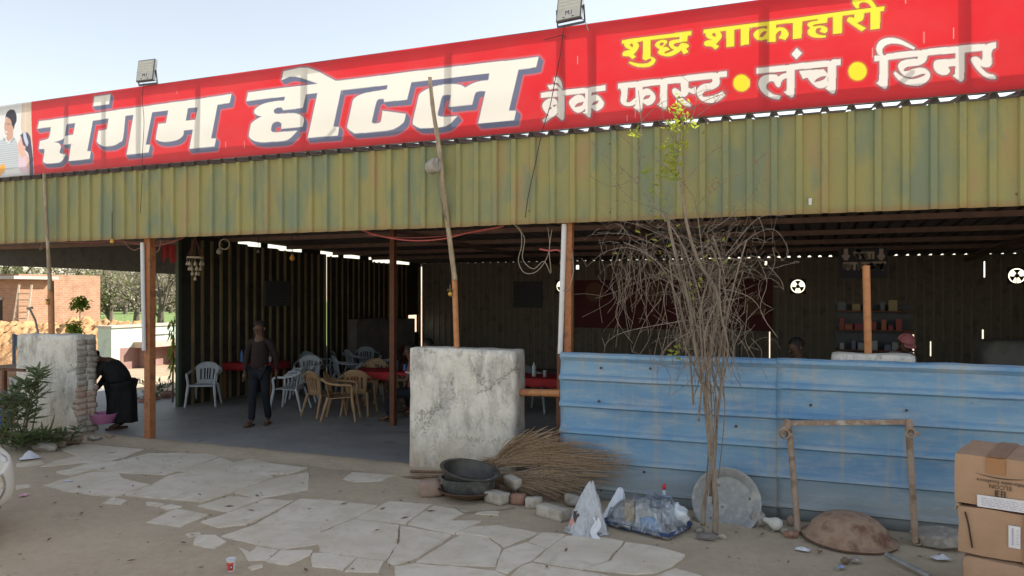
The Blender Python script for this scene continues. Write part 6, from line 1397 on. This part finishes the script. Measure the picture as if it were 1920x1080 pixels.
def person(label, loc, rz, j=None, robe=0, shirt=None, pants=None, hair=m_hair, shoes=None, legs=True, fat=1.0, face=(0, -1, 0), cap=None, sleeves='long', apron=None, stripe=None):
    J = dict(BASE); J.update(j or {}); J = {k: Vector(v) for k, v in J.items()}
    t = thing('person', label, 'person', loc, rz)
    f = Vector(face).normalized(); up = (J['head']-J['neck1']).normalized(); rt = f.cross(up).normalized(); f = up.cross(rt).normalized(); H = J['head']
    hd = lambda x, y, z: H + rt*x + f*y + up*z          # x right, y forward, z up
    V, E, Rr = [], [], []
    def v(p, r): V.append(Vector(p)); Rr.append(r); return len(V)-1
    def e(a, b_): E.append((a, b_))
    pe = v(J['pelvis'], .125*fat); wa = v(J['waist'], .13*fat); ch = v(J['chest'], .135*fat); n0 = v(J['neck0'], .07); n1 = v(J['neck1'], .052); e(pe, wa); e(wa, ch); e(ch, n0); e(n0, n1)
    h0 = v(hd(0, .02, -.03), .072); h1 = v(hd(0, .005, .055), .088); h2 = v(hd(0, 0, .115), .06); e(n1, h0); e(h0, h1); e(h1, h2)
    for s_ in 'LR':
        sh = v(J['sh'+s_], .062); el = v(J['el'+s_], .043); wr = v(J['wr'+s_], .027); e(n0, sh); e(sh, el); e(el, wr)
        hi = v(J['hi'+s_], .09*fat); kn = v(J['kn'+s_], .058); an = v(J['an'+s_], .038); to = v(J['to'+s_], .032); e(pe, hi); e(hi, kn); e(kn, an); e(an, to)
    body = skin_mesh('body', m_skin, t, V, E, Rr)
    # palms, fingers and face features are grown into the same body mesh after the skeleton is skinned
    dg = bpy.context.evaluated_depsgraph_get(); dg.update()
    em = bpy.data.meshes.new_from_object(body.evaluated_get(dg)); b = MB(); b.v = [tuple(q.co) for q in em.vertices]; b.f = [tuple(p.vertices) for p in em.polygons]
    bpy.data.objects.remove(body, do_unlink=True)
    for s_, sg in (('L', 1), ('R', -1)):
        w_, h = J['wr'+s_], J['ha'+s_]; d = (h-w_).normalized(); side = d.cross(Vector((1, 0, 0)));
        side = side.normalized() if side.length > .1 else Vector((0, 1, 0)); pn = d.cross(side).normalized()
        b.tube([w_-d*.01, w_+d*.03, w_+d*.085], [.024, .036, .034], 8)
        for k, (o_, L) in enumerate(((-.028, .062), (-.010, .075), (.009, .070), (.026, .055))):
            p0 = w_+d*.08+side*o_; p1 = p0+d*L*.55+pn*.004*sg; p2 = p0+d*L*.9+pn*.02*sg*-1; b.tube([p0, p1, p2], [.0095, .0088, .0065], 6)
        p0 = w_+d*.03-side*.028; b.tube([p0, p0-side*.025+d*.03, p0-side*.03+d*.06], [.011, .0105, .008], 6)
    b.tube([hd(0, .080, .035), hd(0, .108, .0), hd(0, .09, -.012)], [.010, .017, .012], 7)       # nose
    for x in (-.034, .034): b.blob(hd(x, .078, .030), .013, 0, 1, 1)
    for x in (-.088, .088): b.tube([hd(x, -.005, .045), hd(x*1.08, -.01, .02), hd(x*.98, 0, -.012)], [.012, .016, .009], 6)
    b.tube([hd(-.026, .082, -.045), hd(0, .092, -.043), hd(.026, .082, -.045)], .008, 6)
    b.build('body', m_skin, t, smooth=True)
    if hair is not None:
        b = MB()
        def hf(u, vv):
            a = 2*math.pi*u; th = vv*1.75*(1-.50*max(0, math.sin(a))) ; r = .099
            return hd(r*math.sin(th)*math.cos(a)*.98, -.012+r*1.08*math.sin(th)*math.sin(a)*(.92 if math.sin(a) > 0 else 1.02), .052+r*1.05*math.cos(th)+.004*math.sin(a*9))
        b.grid(hf, 24, 10); b.build('hair', hair, t, smooth=True)
    if cap is not None:
        b = MB(); b.grid(lambda u, vv: hd(.108*math.sin(vv*1.55)*math.cos(2*math.pi*u), -.008+.115*math.sin(vv*1.55)*math.sin(2*math.pi*u), .062+.11*math.cos(vv*1.55)), 22, 8)
        b.grid(lambda u, vv: hd((u-.5)*.17, .095+.075*vv*(1-(2*u-1)**2*.6), .062-.02*vv), 10, 4); b.build('cap', cap, t, smooth=True, solid=.004)
    if shirt is not None:
        V, E, Rr = [], [], []
        pe = v(J['pelvis']+(J['pelvis']-J['waist']).normalized()*.05, .152*fat); wa = v(J['waist'], .147*fat); ch = v(J['chest'], .152*fat); n0 = v(J['neck0'], .075); e(pe, wa); e(wa, ch); e(ch, n0)
        for s_ in 'LR':
            sh = v(J['sh'+s_], .075); el = v(J['el'+s_], .058 if sleeves == 'long' else .062); e(n0, sh)
            if sleeves == 'long': e(sh, el); wr = v(J['wr'+s_].lerp(J['el'+s_], .12), .042); e(el, wr)
            else: V[el] = J['sh'+s_].lerp(J['el'+s_], .75); e(sh, el)
        skin_mesh('shirt', shirt, t, V, E, Rr)
    if robe:
        b = MB(); pe_ = (J['pelvis']+J['waist'])/2; an_ = (J['anL']+J['anR'])/2+Vector((0, 0, .02)); ps = spline([pe_, (pe_+an_)/2+Vector((0, .03, 0)), an_], 5); n_ = len(ps)
        b.tube(ps, [robe*(.98-.10*math.sin(math.pi*i/(n_-1))) for i in range(n_)], 22); b.v = [(x+.02*math.sin(math.atan2(y, x)*7), y+.02*math.cos(math.atan2(y, x)*7), z) for x, y, z in b.v]; b.build('robe', pants, t, smooth=True)
    if pants is not None:
        V, E, Rr = [], [], []
        pe = v(J['pelvis']+Vector((0, 0, .0)), .115*fat)
        for s_ in 'LR': hi = v(J['hi'+s_], .096*fat); kn = v(J['kn'+s_], .075); an = v(J['an'+s_]+Vector((0, 0, -.01)), .062); e(pe, hi); e(hi, kn); e(kn, an)
        skin_mesh('trousers', pants, t, V, E, Rr)
    if shoes is not None:
        for s_ in 'LR':
            a_, c_ = J['an'+s_], J['to'+s_]; b = MB(); d = (c_-a_); d.z = 0; d.normalize(); q0 = Vector((a_.x, a_.y, .012))-d*.06
            b.tube([q0, q0+d*.10, q0+d*.2, q0+d*.26], [.03, .036, .043, .03], 8); b.v = [(x, y, max(.0, min(z, .03))) for x, y, z in b.v]
            b.tube([q0+d*.15+Vector((0, 0, .01))+d.cross(Vector((0, 0, 1)))*.045, q0+d*.13+Vector((0, 0, .075)), q0+d*.15+Vector((0, 0, .01))-d.cross(Vector((0, 0, 1)))*.045], .014, 6)
            b.build('sandal', shoes, t, smooth=True)
    if stripe is not None:
        a_ = J['shL'].lerp(J['elL'], .5); d = (J['elL']-J['shL']).normalized(); b = MB(); b.ring([(.066, -.012), (.072, -.012), (.072, .012), (.066, .012)], 16, d.to_track_quat('Z', 'Y').to_matrix(), a_); b.build('sleeve_stripe', stripe, t)
    return t
m_brown = M('dark_brown_jersey', (.022, .015, .015), (.03, .02, .02), 14, .9, .1); m_navyp = M('dark_navy_trousers', (.008, .01, .016), (.012, .015, .022), 9, .85, .1); m_blackc = M('black_cloth', (.010, .010, .012), (.018, .018, .02), 9, .9, .1); m_pink = M('dusty_pink_shirt', (.26, .085, .08), (.2, .07, .065), 9, .85); m_slip = M('brown_sandal', (.08, .045, .03), None, 8, .7)
m_whit = M('white_trim', (.6, .6, .58), None, 6, .7); m_greyc = M('grey_scarf', (.20, .18, .17), (.26, .24, .22), 9, .9); m_pcap = M('pink_cap_cloth', (.42, .13, .15), (.5, .19, .2), 9, .8)
c = G(487, 797, FZ); ry = math.atan2(-c.x, -c.y)       # heading toward the yard
person('man in a dark brown jersey and navy trousers walking out across the concrete floor', c, R(18),
   dict(pelvis=(0, 0, .95), elR=(-.25, .05, 1.12), wrR=(-.262, .0, .87), haR=(-.262, -.02, .78), elL=(.245, .09, 1.13), wrL=(.235, .12, .90), haL=(.235, .12, .81), knR=(-.10, -.06, .51), anR=(-.10, -.10, .09), toR=(-.12, -.25, .03), knL=(.10, .0, .50), anL=(.10, .14, .10), toL=(.115, .0, .03)),
   0, m_brown, m_navyp, m_greyhair, m_slip, fat=1.12)
c = D(215, 820, 12.2)
person('person in black bending over beside the left pillar with a basin', (c.x, c.y, .03), R(0),
   dict(pelvis=(.06, .06, .72), waist=(.05, .03, .86), chest=(-.03, -.02, 1.02), neck0=(-.14, -.06, 1.10), neck1=(-.20, -.08, 1.13), head=(-.28, -.10, 1.16),
        shL=(-.04, -.20, 1.06), elL=(-.12, -.34, .80), wrL=(-.22, -.36, .62), haL=(-.28, -.36, .56), shR=(-.16, .08, 1.02), elR=(-.26, .0, .78), wrR=(-.32, -.14, .60), haR=(-.36, -.2, .54),
        hiL=(.12, .0, .68), knL=(.06, -.10, .40), anL=(.10, .0, .09), toL=(.0, -.12, .03), hiR=(.04, .14, .68), knR=(-.02, .08, .40), anR=(.03, .15, .09), toR=(-.07, .06, .03)),
   0.235, m_blackc, m_blackc, m_greyhair, m_slip, fat=1.5, face=(-.75, -.2, -.55))
bs_ = D(193, 785, 11.95); b = MB(); b.lathe([(0, 0), (.14, 0), (.155, .012), (.205, .145), (.22, .15), (.215, .158), (.195, .15), (.148, .014), (0, .01)], 30); o = b.build('pink_basin', M('pink_plastic', (.50, .20, .36), (.44, .17, .31), 5, .4), smooth=True, auto=50); o.location = bs_-Vector((0, 0, .07)); tag(o, 'pink plastic basin held by the bending person at the left pillar', 'basin')
SIT = dict(pelvis=(0, .05, .50), waist=(0, .06, .64), chest=(0, .04, .86), neck0=(0, .02, 1.02), neck1=(0, -.01, 1.08), head=(0, -.04, 1.18), shL=(.17, .03, .98), elL=(.22, -.03, .72), wrL=(.16, -.26, .74), haL=(.14, -.34, .75), shR=(-.17, .03, .98), elR=(-.22, -.03, .72), wrR=(-.16, -.26, .74), haR=(-.14, -.34, .75),
    hiL=(.10, .02, .48), knL=(.12, -.40, .48), anL=(.12, -.38, .09), toL=(.13, -.52, .03), hiR=(-.10, .02, .48), knR=(-.12, -.40, .48), anR=(-.12, -.38, .09), toR=(-.13, -.52, .03))
c = D(768, 690, 13.0); person('seated diner in a dusty pink shirt left of the white pillar', (c.x+.05, c.y, FZ), R(-75), SIT, 0, m_pink, m_navyp, m_hair, m_slip, sleeves='short', stripe=m_whit)
c = D(806, 640, 13.6); person('diner whose dark head shows above the white pillar', (c.x, c.y, FZ+.06), R(-40), SIT, 0, m_brown, m_navyp, m_hair, m_slip)
c = D(1500, 660, 9.6); person('person with black hair showing above the blue fence, head turned left', (c.x, c.y, .0), R(-55), dict(neck1=(0, -.02, 1.44), head=(0, -.05, 1.53), neck0=(0, .0, 1.38), shL=(.19, .01, 1.33), shR=(-.19, .01, 1.33)), 0, m_blackc, m_navyp, m_hair, m_slip)
c = D(1690, 645, 10.3); person('person in a pink cap standing behind the blue fence', (c.x, c.y, .0), R(35), dict(neck1=(0, -.03, 1.46), head=(0, -.07, 1.54)), 0, m_greyc, m_navyp, m_hair, m_slip, cap=m_pcap, face=(-.2, -1, -.35))

# ------------------------------------------------------------------ parked car at the left edge (its right front corner shows)
m_cp = M('cream_car_paint', (.62, .60, .55), (.58, .56, .51), 2, .25, spec=.6); m_cg2 = M('car_glass', (.02, .025, .03), None, 3, .08, spec=.7); m_tyre = M('tyre_rubber', (.02, .02, .02), (.03, .03, .03), 20, .85); m_lens = M('headlight_lens', (.55, .56, .55), (.42, .42, .40), 30, .12, spec=.8); m_rim = M('wheel_silver', (.4, .4, .41), None, 5, .35, metal=.6)
car = thing('parked_car', 'cream white car whose rounded front corner enters at the left edge', 'car', (-6.78, 4.06, 0), R(4))
# body lofted along its length: x = distance behind the nose, sections (half width, sill z, shoulder z, roof z, roof half width)
secs = [(.0, .50, .36, .60, .62, .42), (-.06, .66, .26, .68, .71, .56), (-.22, .78, .22, .76, .80, .66), (-.6, .84, .20, .84, .90, .70), (-1.05, .86, .20, .90, .98, .72), (-1.7, .86, .20, .93, 1.42, .60), (-2.5, .86, .20, .94, 1.47, .60), (-3.2, .85, .22, .95, 1.38, .58), (-3.6, .80, .28, .92, 1.0, .60), (-3.72, .66, .36, .80, .84, .50)]
b = MB(); vs = []; 
def sec_ring(s):
    x, hw, z0, z1, z2, rw = s
    half = [(hw*.86, z0), (hw*.98, z0+.10), (hw, (z0+z1)/2), (hw*.985, z1-.05), (hw*.93, z1+.01), (rw*1.02, z2-.05), (rw*.86, z2), (rw*.4, z2+.015)]
    return [(x, y, z) for y, z in half] + [(x, -y, z) for y, z in half[::-1]]
n = 16
for s in secs: vs += sec_ring(s)
fs = [(i*n+j, i*n+(j+1) % n, (i+1)*n+(j+1) % n, (i+1)*n+j) for i in range(len(secs)-1) for j in range(n)] + [tuple(range(n)), tuple(range((len(secs)-1)*n, len(secs)*n))]
b.add(vs, fs); b.build('body', m_cp, car, smooth=True, sub=2)
for sy in (-1, 1):
    b = MB(); b.blob((-.25, sy*.59, .68), .13, 0, 1, 3, (1.2, .72, .7)); hl = b.build('headlight', m_lens, car, smooth=True); b = MB(); b.blob((-.17, sy*.60, .70), .055, 0, 1, 2); b.build('reflector', m_rim, hl, smooth=True)
    b = MB(); b.grid(lambda u, v: Vector((-1.75-1.5*u, sy*(.865-.16*v-.01), .98+.34*v)), 8, 4); b.build('side_window', m_cg2, car, solid=.01)
    for x in (-.75, -3.0):
        w_ = MB(); w_.lathe([(.17, -.09), (.27, -.095), (.295, -.06), (.295, .06), (.27, .095), (.17, .09)], 30, Matrix.Rotation(R(90), 3, 'X'), (x, sy*.77, .295)); wo_ = w_.build('wheel', m_tyre, car, smooth=True, auto=40); r_ = MB(); r_.lathe([(0, .05), (.06, .08), (.17, .075), (.18, .09), (.18, -.09), (0, -.09)], 24, Matrix.Rotation(R(90*sy), 3, 'X'), (x, sy*.77, .295)); r_.build('rim', m_rim, wo_, smooth=True, auto=40)
b = MB(); b.grid(lambda u, v: Vector((-1.08-.62*v, (u-.5)*1.32*(1-.12*v), .985+.43*v+.02)), 8, 5); b.build('windscreen', m_cg2, car, solid=.008)
b = MB(); b.bb((-.045, -.42, .40), (.01, .42, .50)); b.build('grille', m_tyre, car, bevel=.01)

# ------------------------------------------------------------------ beyond the left opening
m_bw = mat_brick('red_brickwork', (.27, .135, .08), (.32, .18, .11), (.31, .22, .15), 1.0)
hb = thing('brick_outhouse', 'red brick outhouse with a grey slab roof beyond the soil heap', 'building', (-27.6, 19, 0))
b = MB(); b.bb((-32.5, 19, 0), (-27.6, 22.45, 2.98)); b.build('wall', m_bw, hb, world=True)
b = MB(); b.bb((-33, 18.55, 2.78), (-27.2, 20.3, 2.9)); b.build('slab_roof', M('grey_slab', (.30, .28, .26), (.38, .36, .34), 2, .9), hb, world=True)
b = MB(); b.bb((-29.5, 18.98, 0), (-28.5, 19.0, 2.0)); b.build('doorway', M('dark_doorway', (.03, .025, .02), None, 3, .9), hb, world=True)
b = MB(); b.bb((-29.55, 18.95, 2.0), (-28.45, 18.99, 2.1)); b.build('lintel', m_rub, hb, world=True)
la = D(18, 590, 26.6); lc = D(36, 534, 27.6); ld_ = thing('wooden_ladder', 'pale wooden ladder leaning on the brick outhouse', 'ladder', (la.x, la.y, 0)); mw = M('ladder_wood', (.45, .36, .27), (.36, .28, .2), 6, .8)
a0 = Vector((la.x, la.y, .2)); a1 = lc; ox = Vector((.42, .18, 0))
for o_ in (Vector(), ox): b = MB(); b.bar(a0+o_, a1+o_, .06, .05); b.build('rail', mw, ld_, world=True)
for k in range(9): b = MB(); q_ = a0.lerp(a1, .1+.095*k); b.bar(q_, q_+ox, .04, .04); b.build('rung', mw, ld_, world=True)
# heap of dug soil
m_soil = M('orange_dug_soil', (.34, .19, .085), (.40, .24, .12), 2.2, .95, .8, c3=(.27, .145, .065), dist=.06)
h0, h1 = D(-150, 600, 24.5), D(372, 600, 25.5)
def heap(u, v):
    p = Vector((h0.x, h0.y, 0)).lerp(Vector((h1.x, h1.y, 0)), u); d = Vector((-.37, .93, 0)); w_ = (v-.5)*2
    z = 1.27*max(0, 1-abs(w_)**1.6)*(1+.20*mnoise.noise(Vector((u*6, v*2, 1)))+.16*mnoise.noise(Vector((u*34, v*7, 2)))+.08*mnoise.noise(Vector((u*80, v*24, 3)))+.05*mnoise.noise(Vector((u*190, v*50, 3)))) * min(1, (1-u)*7)**.5
    return p+d*w_*2.3+Vector((0, 0, z-.03))
b = MB(); b.grid(heap, 320, 70); tag(b.build('soil_heap', m_soil, smooth=True), kind='structure')
# mint-green wash stand
m_mint = M('mint_limewash', (.40, .52, .45), (.46, .55, .47), 2.5, .85, .15, c3=(.34, .44, .40)); m_mar = M('maroon_dado', (.22, .125, .115), (.27, .17, .15), 3, .8, .15)
ws = thing('wash_stand', 'mint green masonry wash stand with maroon lower half and a jutting slab', 'wash stand', (-18.85, 15.7, 0)); X1, Y0 = -18.85, 15.7
b = MB(); b.bb((X1-.55, Y0, .64), (X1, Y0+3.2, 1.24)); b.build('upper_wall', m_mint, ws, world=True)
b = MB(); b.bb((X1-.55, Y0, 0), (X1-.0, Y0+.28, .637)); b.build('mint_end', m_mint, ws, world=True)
b = MB(); b.bb((X1-.5, Y0+.283, 0), (X1-.004, Y0+3.2, .637)); b.build('lower_wall', m_mar, ws, world=True)
b = MB(); b.bb((X1-.6, Y0-.04, 1.243), (X1+.05, Y0+3.2, 1.30)); b.build('coping', M('dirty_coping', (.36, .34, .28), (.45, .42, .36), 3, .9), ws, world=True)
b = MB(); b.bb((X1+.003, Y0+.75, .62), (X1+.42, Y0+2.4, .80)); b.build('basin_slab', M('pink_slab', (.42, .29, .24), (.5, .36, .3), 3, .85), ws, world=True, bevel=.01)
b = MB(); b.bb((X1+.003, Y0+.95, .0), (X1+.30, Y0+1.05, .617)); b.build('slab_leg', m_mar, ws, world=True)
b = MB(); b.bb((X1+.003, Y0+2.1, .0), (X1+.30, Y0+2.2, .617)); b.build('slab_leg', m_mar, ws, world=True)
b = MB(); b.tube([(X1+.0, Y0+1.2, 1.0), (X1+.05, Y0+1.2, 1.0), (X1+.05, Y0+2.2, 1.0), (X1+.0, Y0+2.2, 1.0)], .018, 8); b.build('water_pipe', m_steel, ws, world=True)
b = MB(); b.blob(D(232, 705, 20.3), .1, .1, 1); 
# sunlit yard between stand and shed
b = MB(); b.bb((-26, 8.9, -.02), (-16.5, 24, .004)); tag(b.build('yard', M('pale_yard_soil', (.32, .245, .17), (.37, .295, .21), .8, .95, .3, c3=(.26, .195, .13))), kind='structure')
# outside brick wall seen through the side opening
b = MB(); b.bb((-13.6, 19.0, 0), (-13.4, 27.5, 2.0)); tag(b.build('brick_wall', mat_brick('pale_brickwork', (.44, .28, .2), (.5, .36, .28), (.5, .44, .38))), 'pale sunlit brick wall seen through the small side opening', 'wall')
# pot with plant and chair shapes behind the left pillar
pt = D(62, 628, 12.6); t = thing('potted_plant', 'grey pot with a small plant standing behind the left pillar', 'plant pot', (pt.x, pt.y, 1.02)); b = MB(); b.lathe([(0, 0), (.17, 0), (.22, .30), (.25, .31), (.25, .36), (.22, .36), (.19, .3), (0, .28)], 24); b.build('pot', M('mossy_pot', (.20, .21, .17), (.14, .16, .11), 5, .9, .3), t, smooth=True, auto=40)
rr = random.Random(6); bl = MB()
for k in range(60): a = rr.uniform(0, 6.28); leafquad(bl, (.12*math.cos(a), .12*math.sin(a), .3), (math.cos(a), math.sin(a), rr.uniform(-.2, 1)), rr.uniform(.1, .2), .014)
bl.build('leaves', m_weed, t)
b = MB(); b.bb((-.6, -.3, 0), (.6, .3, 1.0)); b.bb((-.62, -.32, 1.0), (.62, .32, 1.02)); o = b.build('brick_plinth', m_bw); o.location = (pt.x-.1, pt.y, 0); tag(o, 'low brick plinth behind the left pillar carrying the pot', 'plinth')
hd_ = D(40, 625, 13.6); b = MB(); 
b.box((0, 0, .72), (.42, .42, .05)); 
for sx in (-1, 1):
    for sy in (-1, 1): b.bar((sx*.19, sy*.19, 0), (sx*.19, sy*.19, .72 if sy < 0 else 1.5), .05, .05, up=(0, 1, 0))
b.box((0, .19, 1.36), (.42, .03, .26)); o = b.build('blue_grey_chair', M('bluegrey_plastic', (.09, .12, .18), (.12, .15, .22), 4, .5), bevel=.01); o.location = (hd_.x, hd_.y, .0); o.rotation_euler.z = R(35); tag(o, 'blue grey high chair behind the left pillar near the pot', 'chair')
tk = D(62, 590, 16); b = MB(); b.tube([D(75, 640, 16), D(66, 600, 16), D(56, 580, 16)], .022, 8); b.bar(D(51, 579, 16), D(61, 577, 16), .05, .05); tag(b.build('standpipe', M('grey_standpipe', (.40, .37, .33), (.3, .27, .24), 6, .7), loc=tk, smooth=False), 'slanting grey standpipe with a tap head before the soil heap', 'standpipe')
cl = D(27, 708, 11.2); b = MB(); b.grid(lambda u, v: cl+Vector(((u-.5)*.26+.02*math.sin(v*9), .04*math.sin(u*16), -v*.42)), 16, 12); tag(b.build('white_cloth', M('white_rag', (.6, .6, .57), (.5, .49, .46), 8, .85), smooth=True, loc=cl), 'white cloth hanging by the oleander at the left edge', 'cloth')
b = MB(); c0 = Vector((cl.x-.25, cl.y+.02, 0)); b.bar(c0, c0+Vector((0, 0, 1.12)), .05, .05, up=(0, 1, 0)); b.bar(c0+Vector((-.8, 0, 1.1)), c0+Vector((.45, 0, 1.1)), .04, .04); tag(b.build('cloth_rail', m_rustdark, loc=c0), 'brown rail the white cloth hangs on', 'rail')
for k, (px, py, d, rx, ry_, lab) in enumerate([(275, 762, 13.8, .5, .3, 'first')]): pass
# ------------------------------------------------------------------ trees beyond
m_lg = mat_leaf('greyed_green_leaf', (.13, .16, .07, 1), (.21, .23, .11, 1), .3); m_lb = mat_leaf('hazed_dry_foliage', (.22, .195, .14, 1), (.33, .29, .22, 1), .3); m_ly = mat_leaf('yellow_green_leaf', (.14, .18, .045, 1), (.26, .27, .10, 1), .3)  # distance haze is put into the paler, greyed foliage colours
m_dbark = M('dark_bark', (.09, .075, .06), (.13, .11, .09), 5, .9)
def bigtree(px, d, h, rad, mat, label, seed, n=900, dens=.5, tw=60):
    rr = random.Random(seed); c = D(px, 550, d); t = thing('field_tree', label, 'tree', (c.x, c.y, 0), 0, 'trees beyond the yard'); b = MB(); lf = MB()
    b.tube([(0, 0, 0), (.1, 0, h*.25), (0, .1, h*.5)], [.22, .16, .11], 8)
    ends = []
    for k in range(9):
        a = rr.uniform(0, 6.28); s0 = Vector((0, .05, h*rr.uniform(.1, .4))); e_ = Vector((math.cos(a)*rad*rr.uniform(.4, .85), math.sin(a)*rad*rr.uniform(.4, .85), h*rr.uniform(.22, .95))); ps = spline([s0, s0.lerp(e_, .5)+Vector((0, 0, h*.06)), e_], 4); b.tube(ps, [.09-.07*i/len(ps) for i in range(len(ps))], 5); ends += ps[3:]
    for k in range(tw):
        s0 = rr.choice(ends); e_ = s0+Vector((rr.gauss(0, rad*.25), rr.gauss(0, rad*.25), rr.gauss(0, h*.1))); b.tube([s0, s0.lerp(e_, .5)+Vector((0, 0, .1)), e_], .015, 3, cap=False); ends.append(e_)
    b.build('trunk', m_dbark, t)
    for k in range(int(n*1.5)):
        s0 = rr.choice(ends); c_ = s0+Vector((rr.gauss(0, rad*.13), rr.gauss(0, rad*.13), rr.gauss(0, h*.06))); L = rr.uniform(.10, .24); leafquad(lf, c_, (rr.gauss(0, 1), rr.gauss(0, 1), rr.gauss(0, .7)), L, L*.32)
    lf.build('crown', mat, t)
LB = ['grey leafless looking acacia at the right of the field', 'grey twiggy acacia in the middle of the field view', 'yellow green tree behind the outhouse corner', 'dense green tree behind the outhouse roof', 'dark green tree at the far left behind the outhouse', 'distant grey green tree above the outhouse roof', 'distant haze-toned tree behind the white tube', 'far pale tree on the field edge', 'far bushy tree left of the acacias', 'far low tree closing the field on the right']
for k, (px, d, h, rad, mt, n) in enumerate([(300, 44, 5.2, 3.0, m_lb, 700), (255, 48, 5.0, 3.2, m_lb, 800), (205, 50, 5.0, 2.6, m_ly, 1300), (60, 47, 5.2, 2.8, m_lg, 1500), (-10, 40, 5.6, 3.0, m_lg, 1600), (125, 60, 6.2, 3.4, m_lb, 1500), (345, 56, 6, 3.5, m_lb, 1100), (180, 72, 7, 4, m_lb, 1300), (235, 80, 7, 4.2, m_lb, 1300), (320, 84, 7.5, 4.5, m_lb, 1500)]): bigtree(px, d, h, rad, mt, LB[k], 40+k, n)
# far hedge mass closing the field
rr = random.Random(99); lf = MB()
for k in range(9000):
    px = rr.uniform(-160, 420); d = rr.uniform(92, 104); c = D(px, 550, d); z = rr.uniform(0, 1)**1.2*(5.6+1.5*mnoise.noise(Vector((px*.03, 0, 0)))); L = rr.uniform(.4, .9); leafquad(lf, (c.x, c.y, z), (rr.gauss(0, 1), rr.gauss(0, 1), rr.gauss(0, .6)), L, L*.35)
tag(lf.build('far_wood', m_lb), kind='stuff')
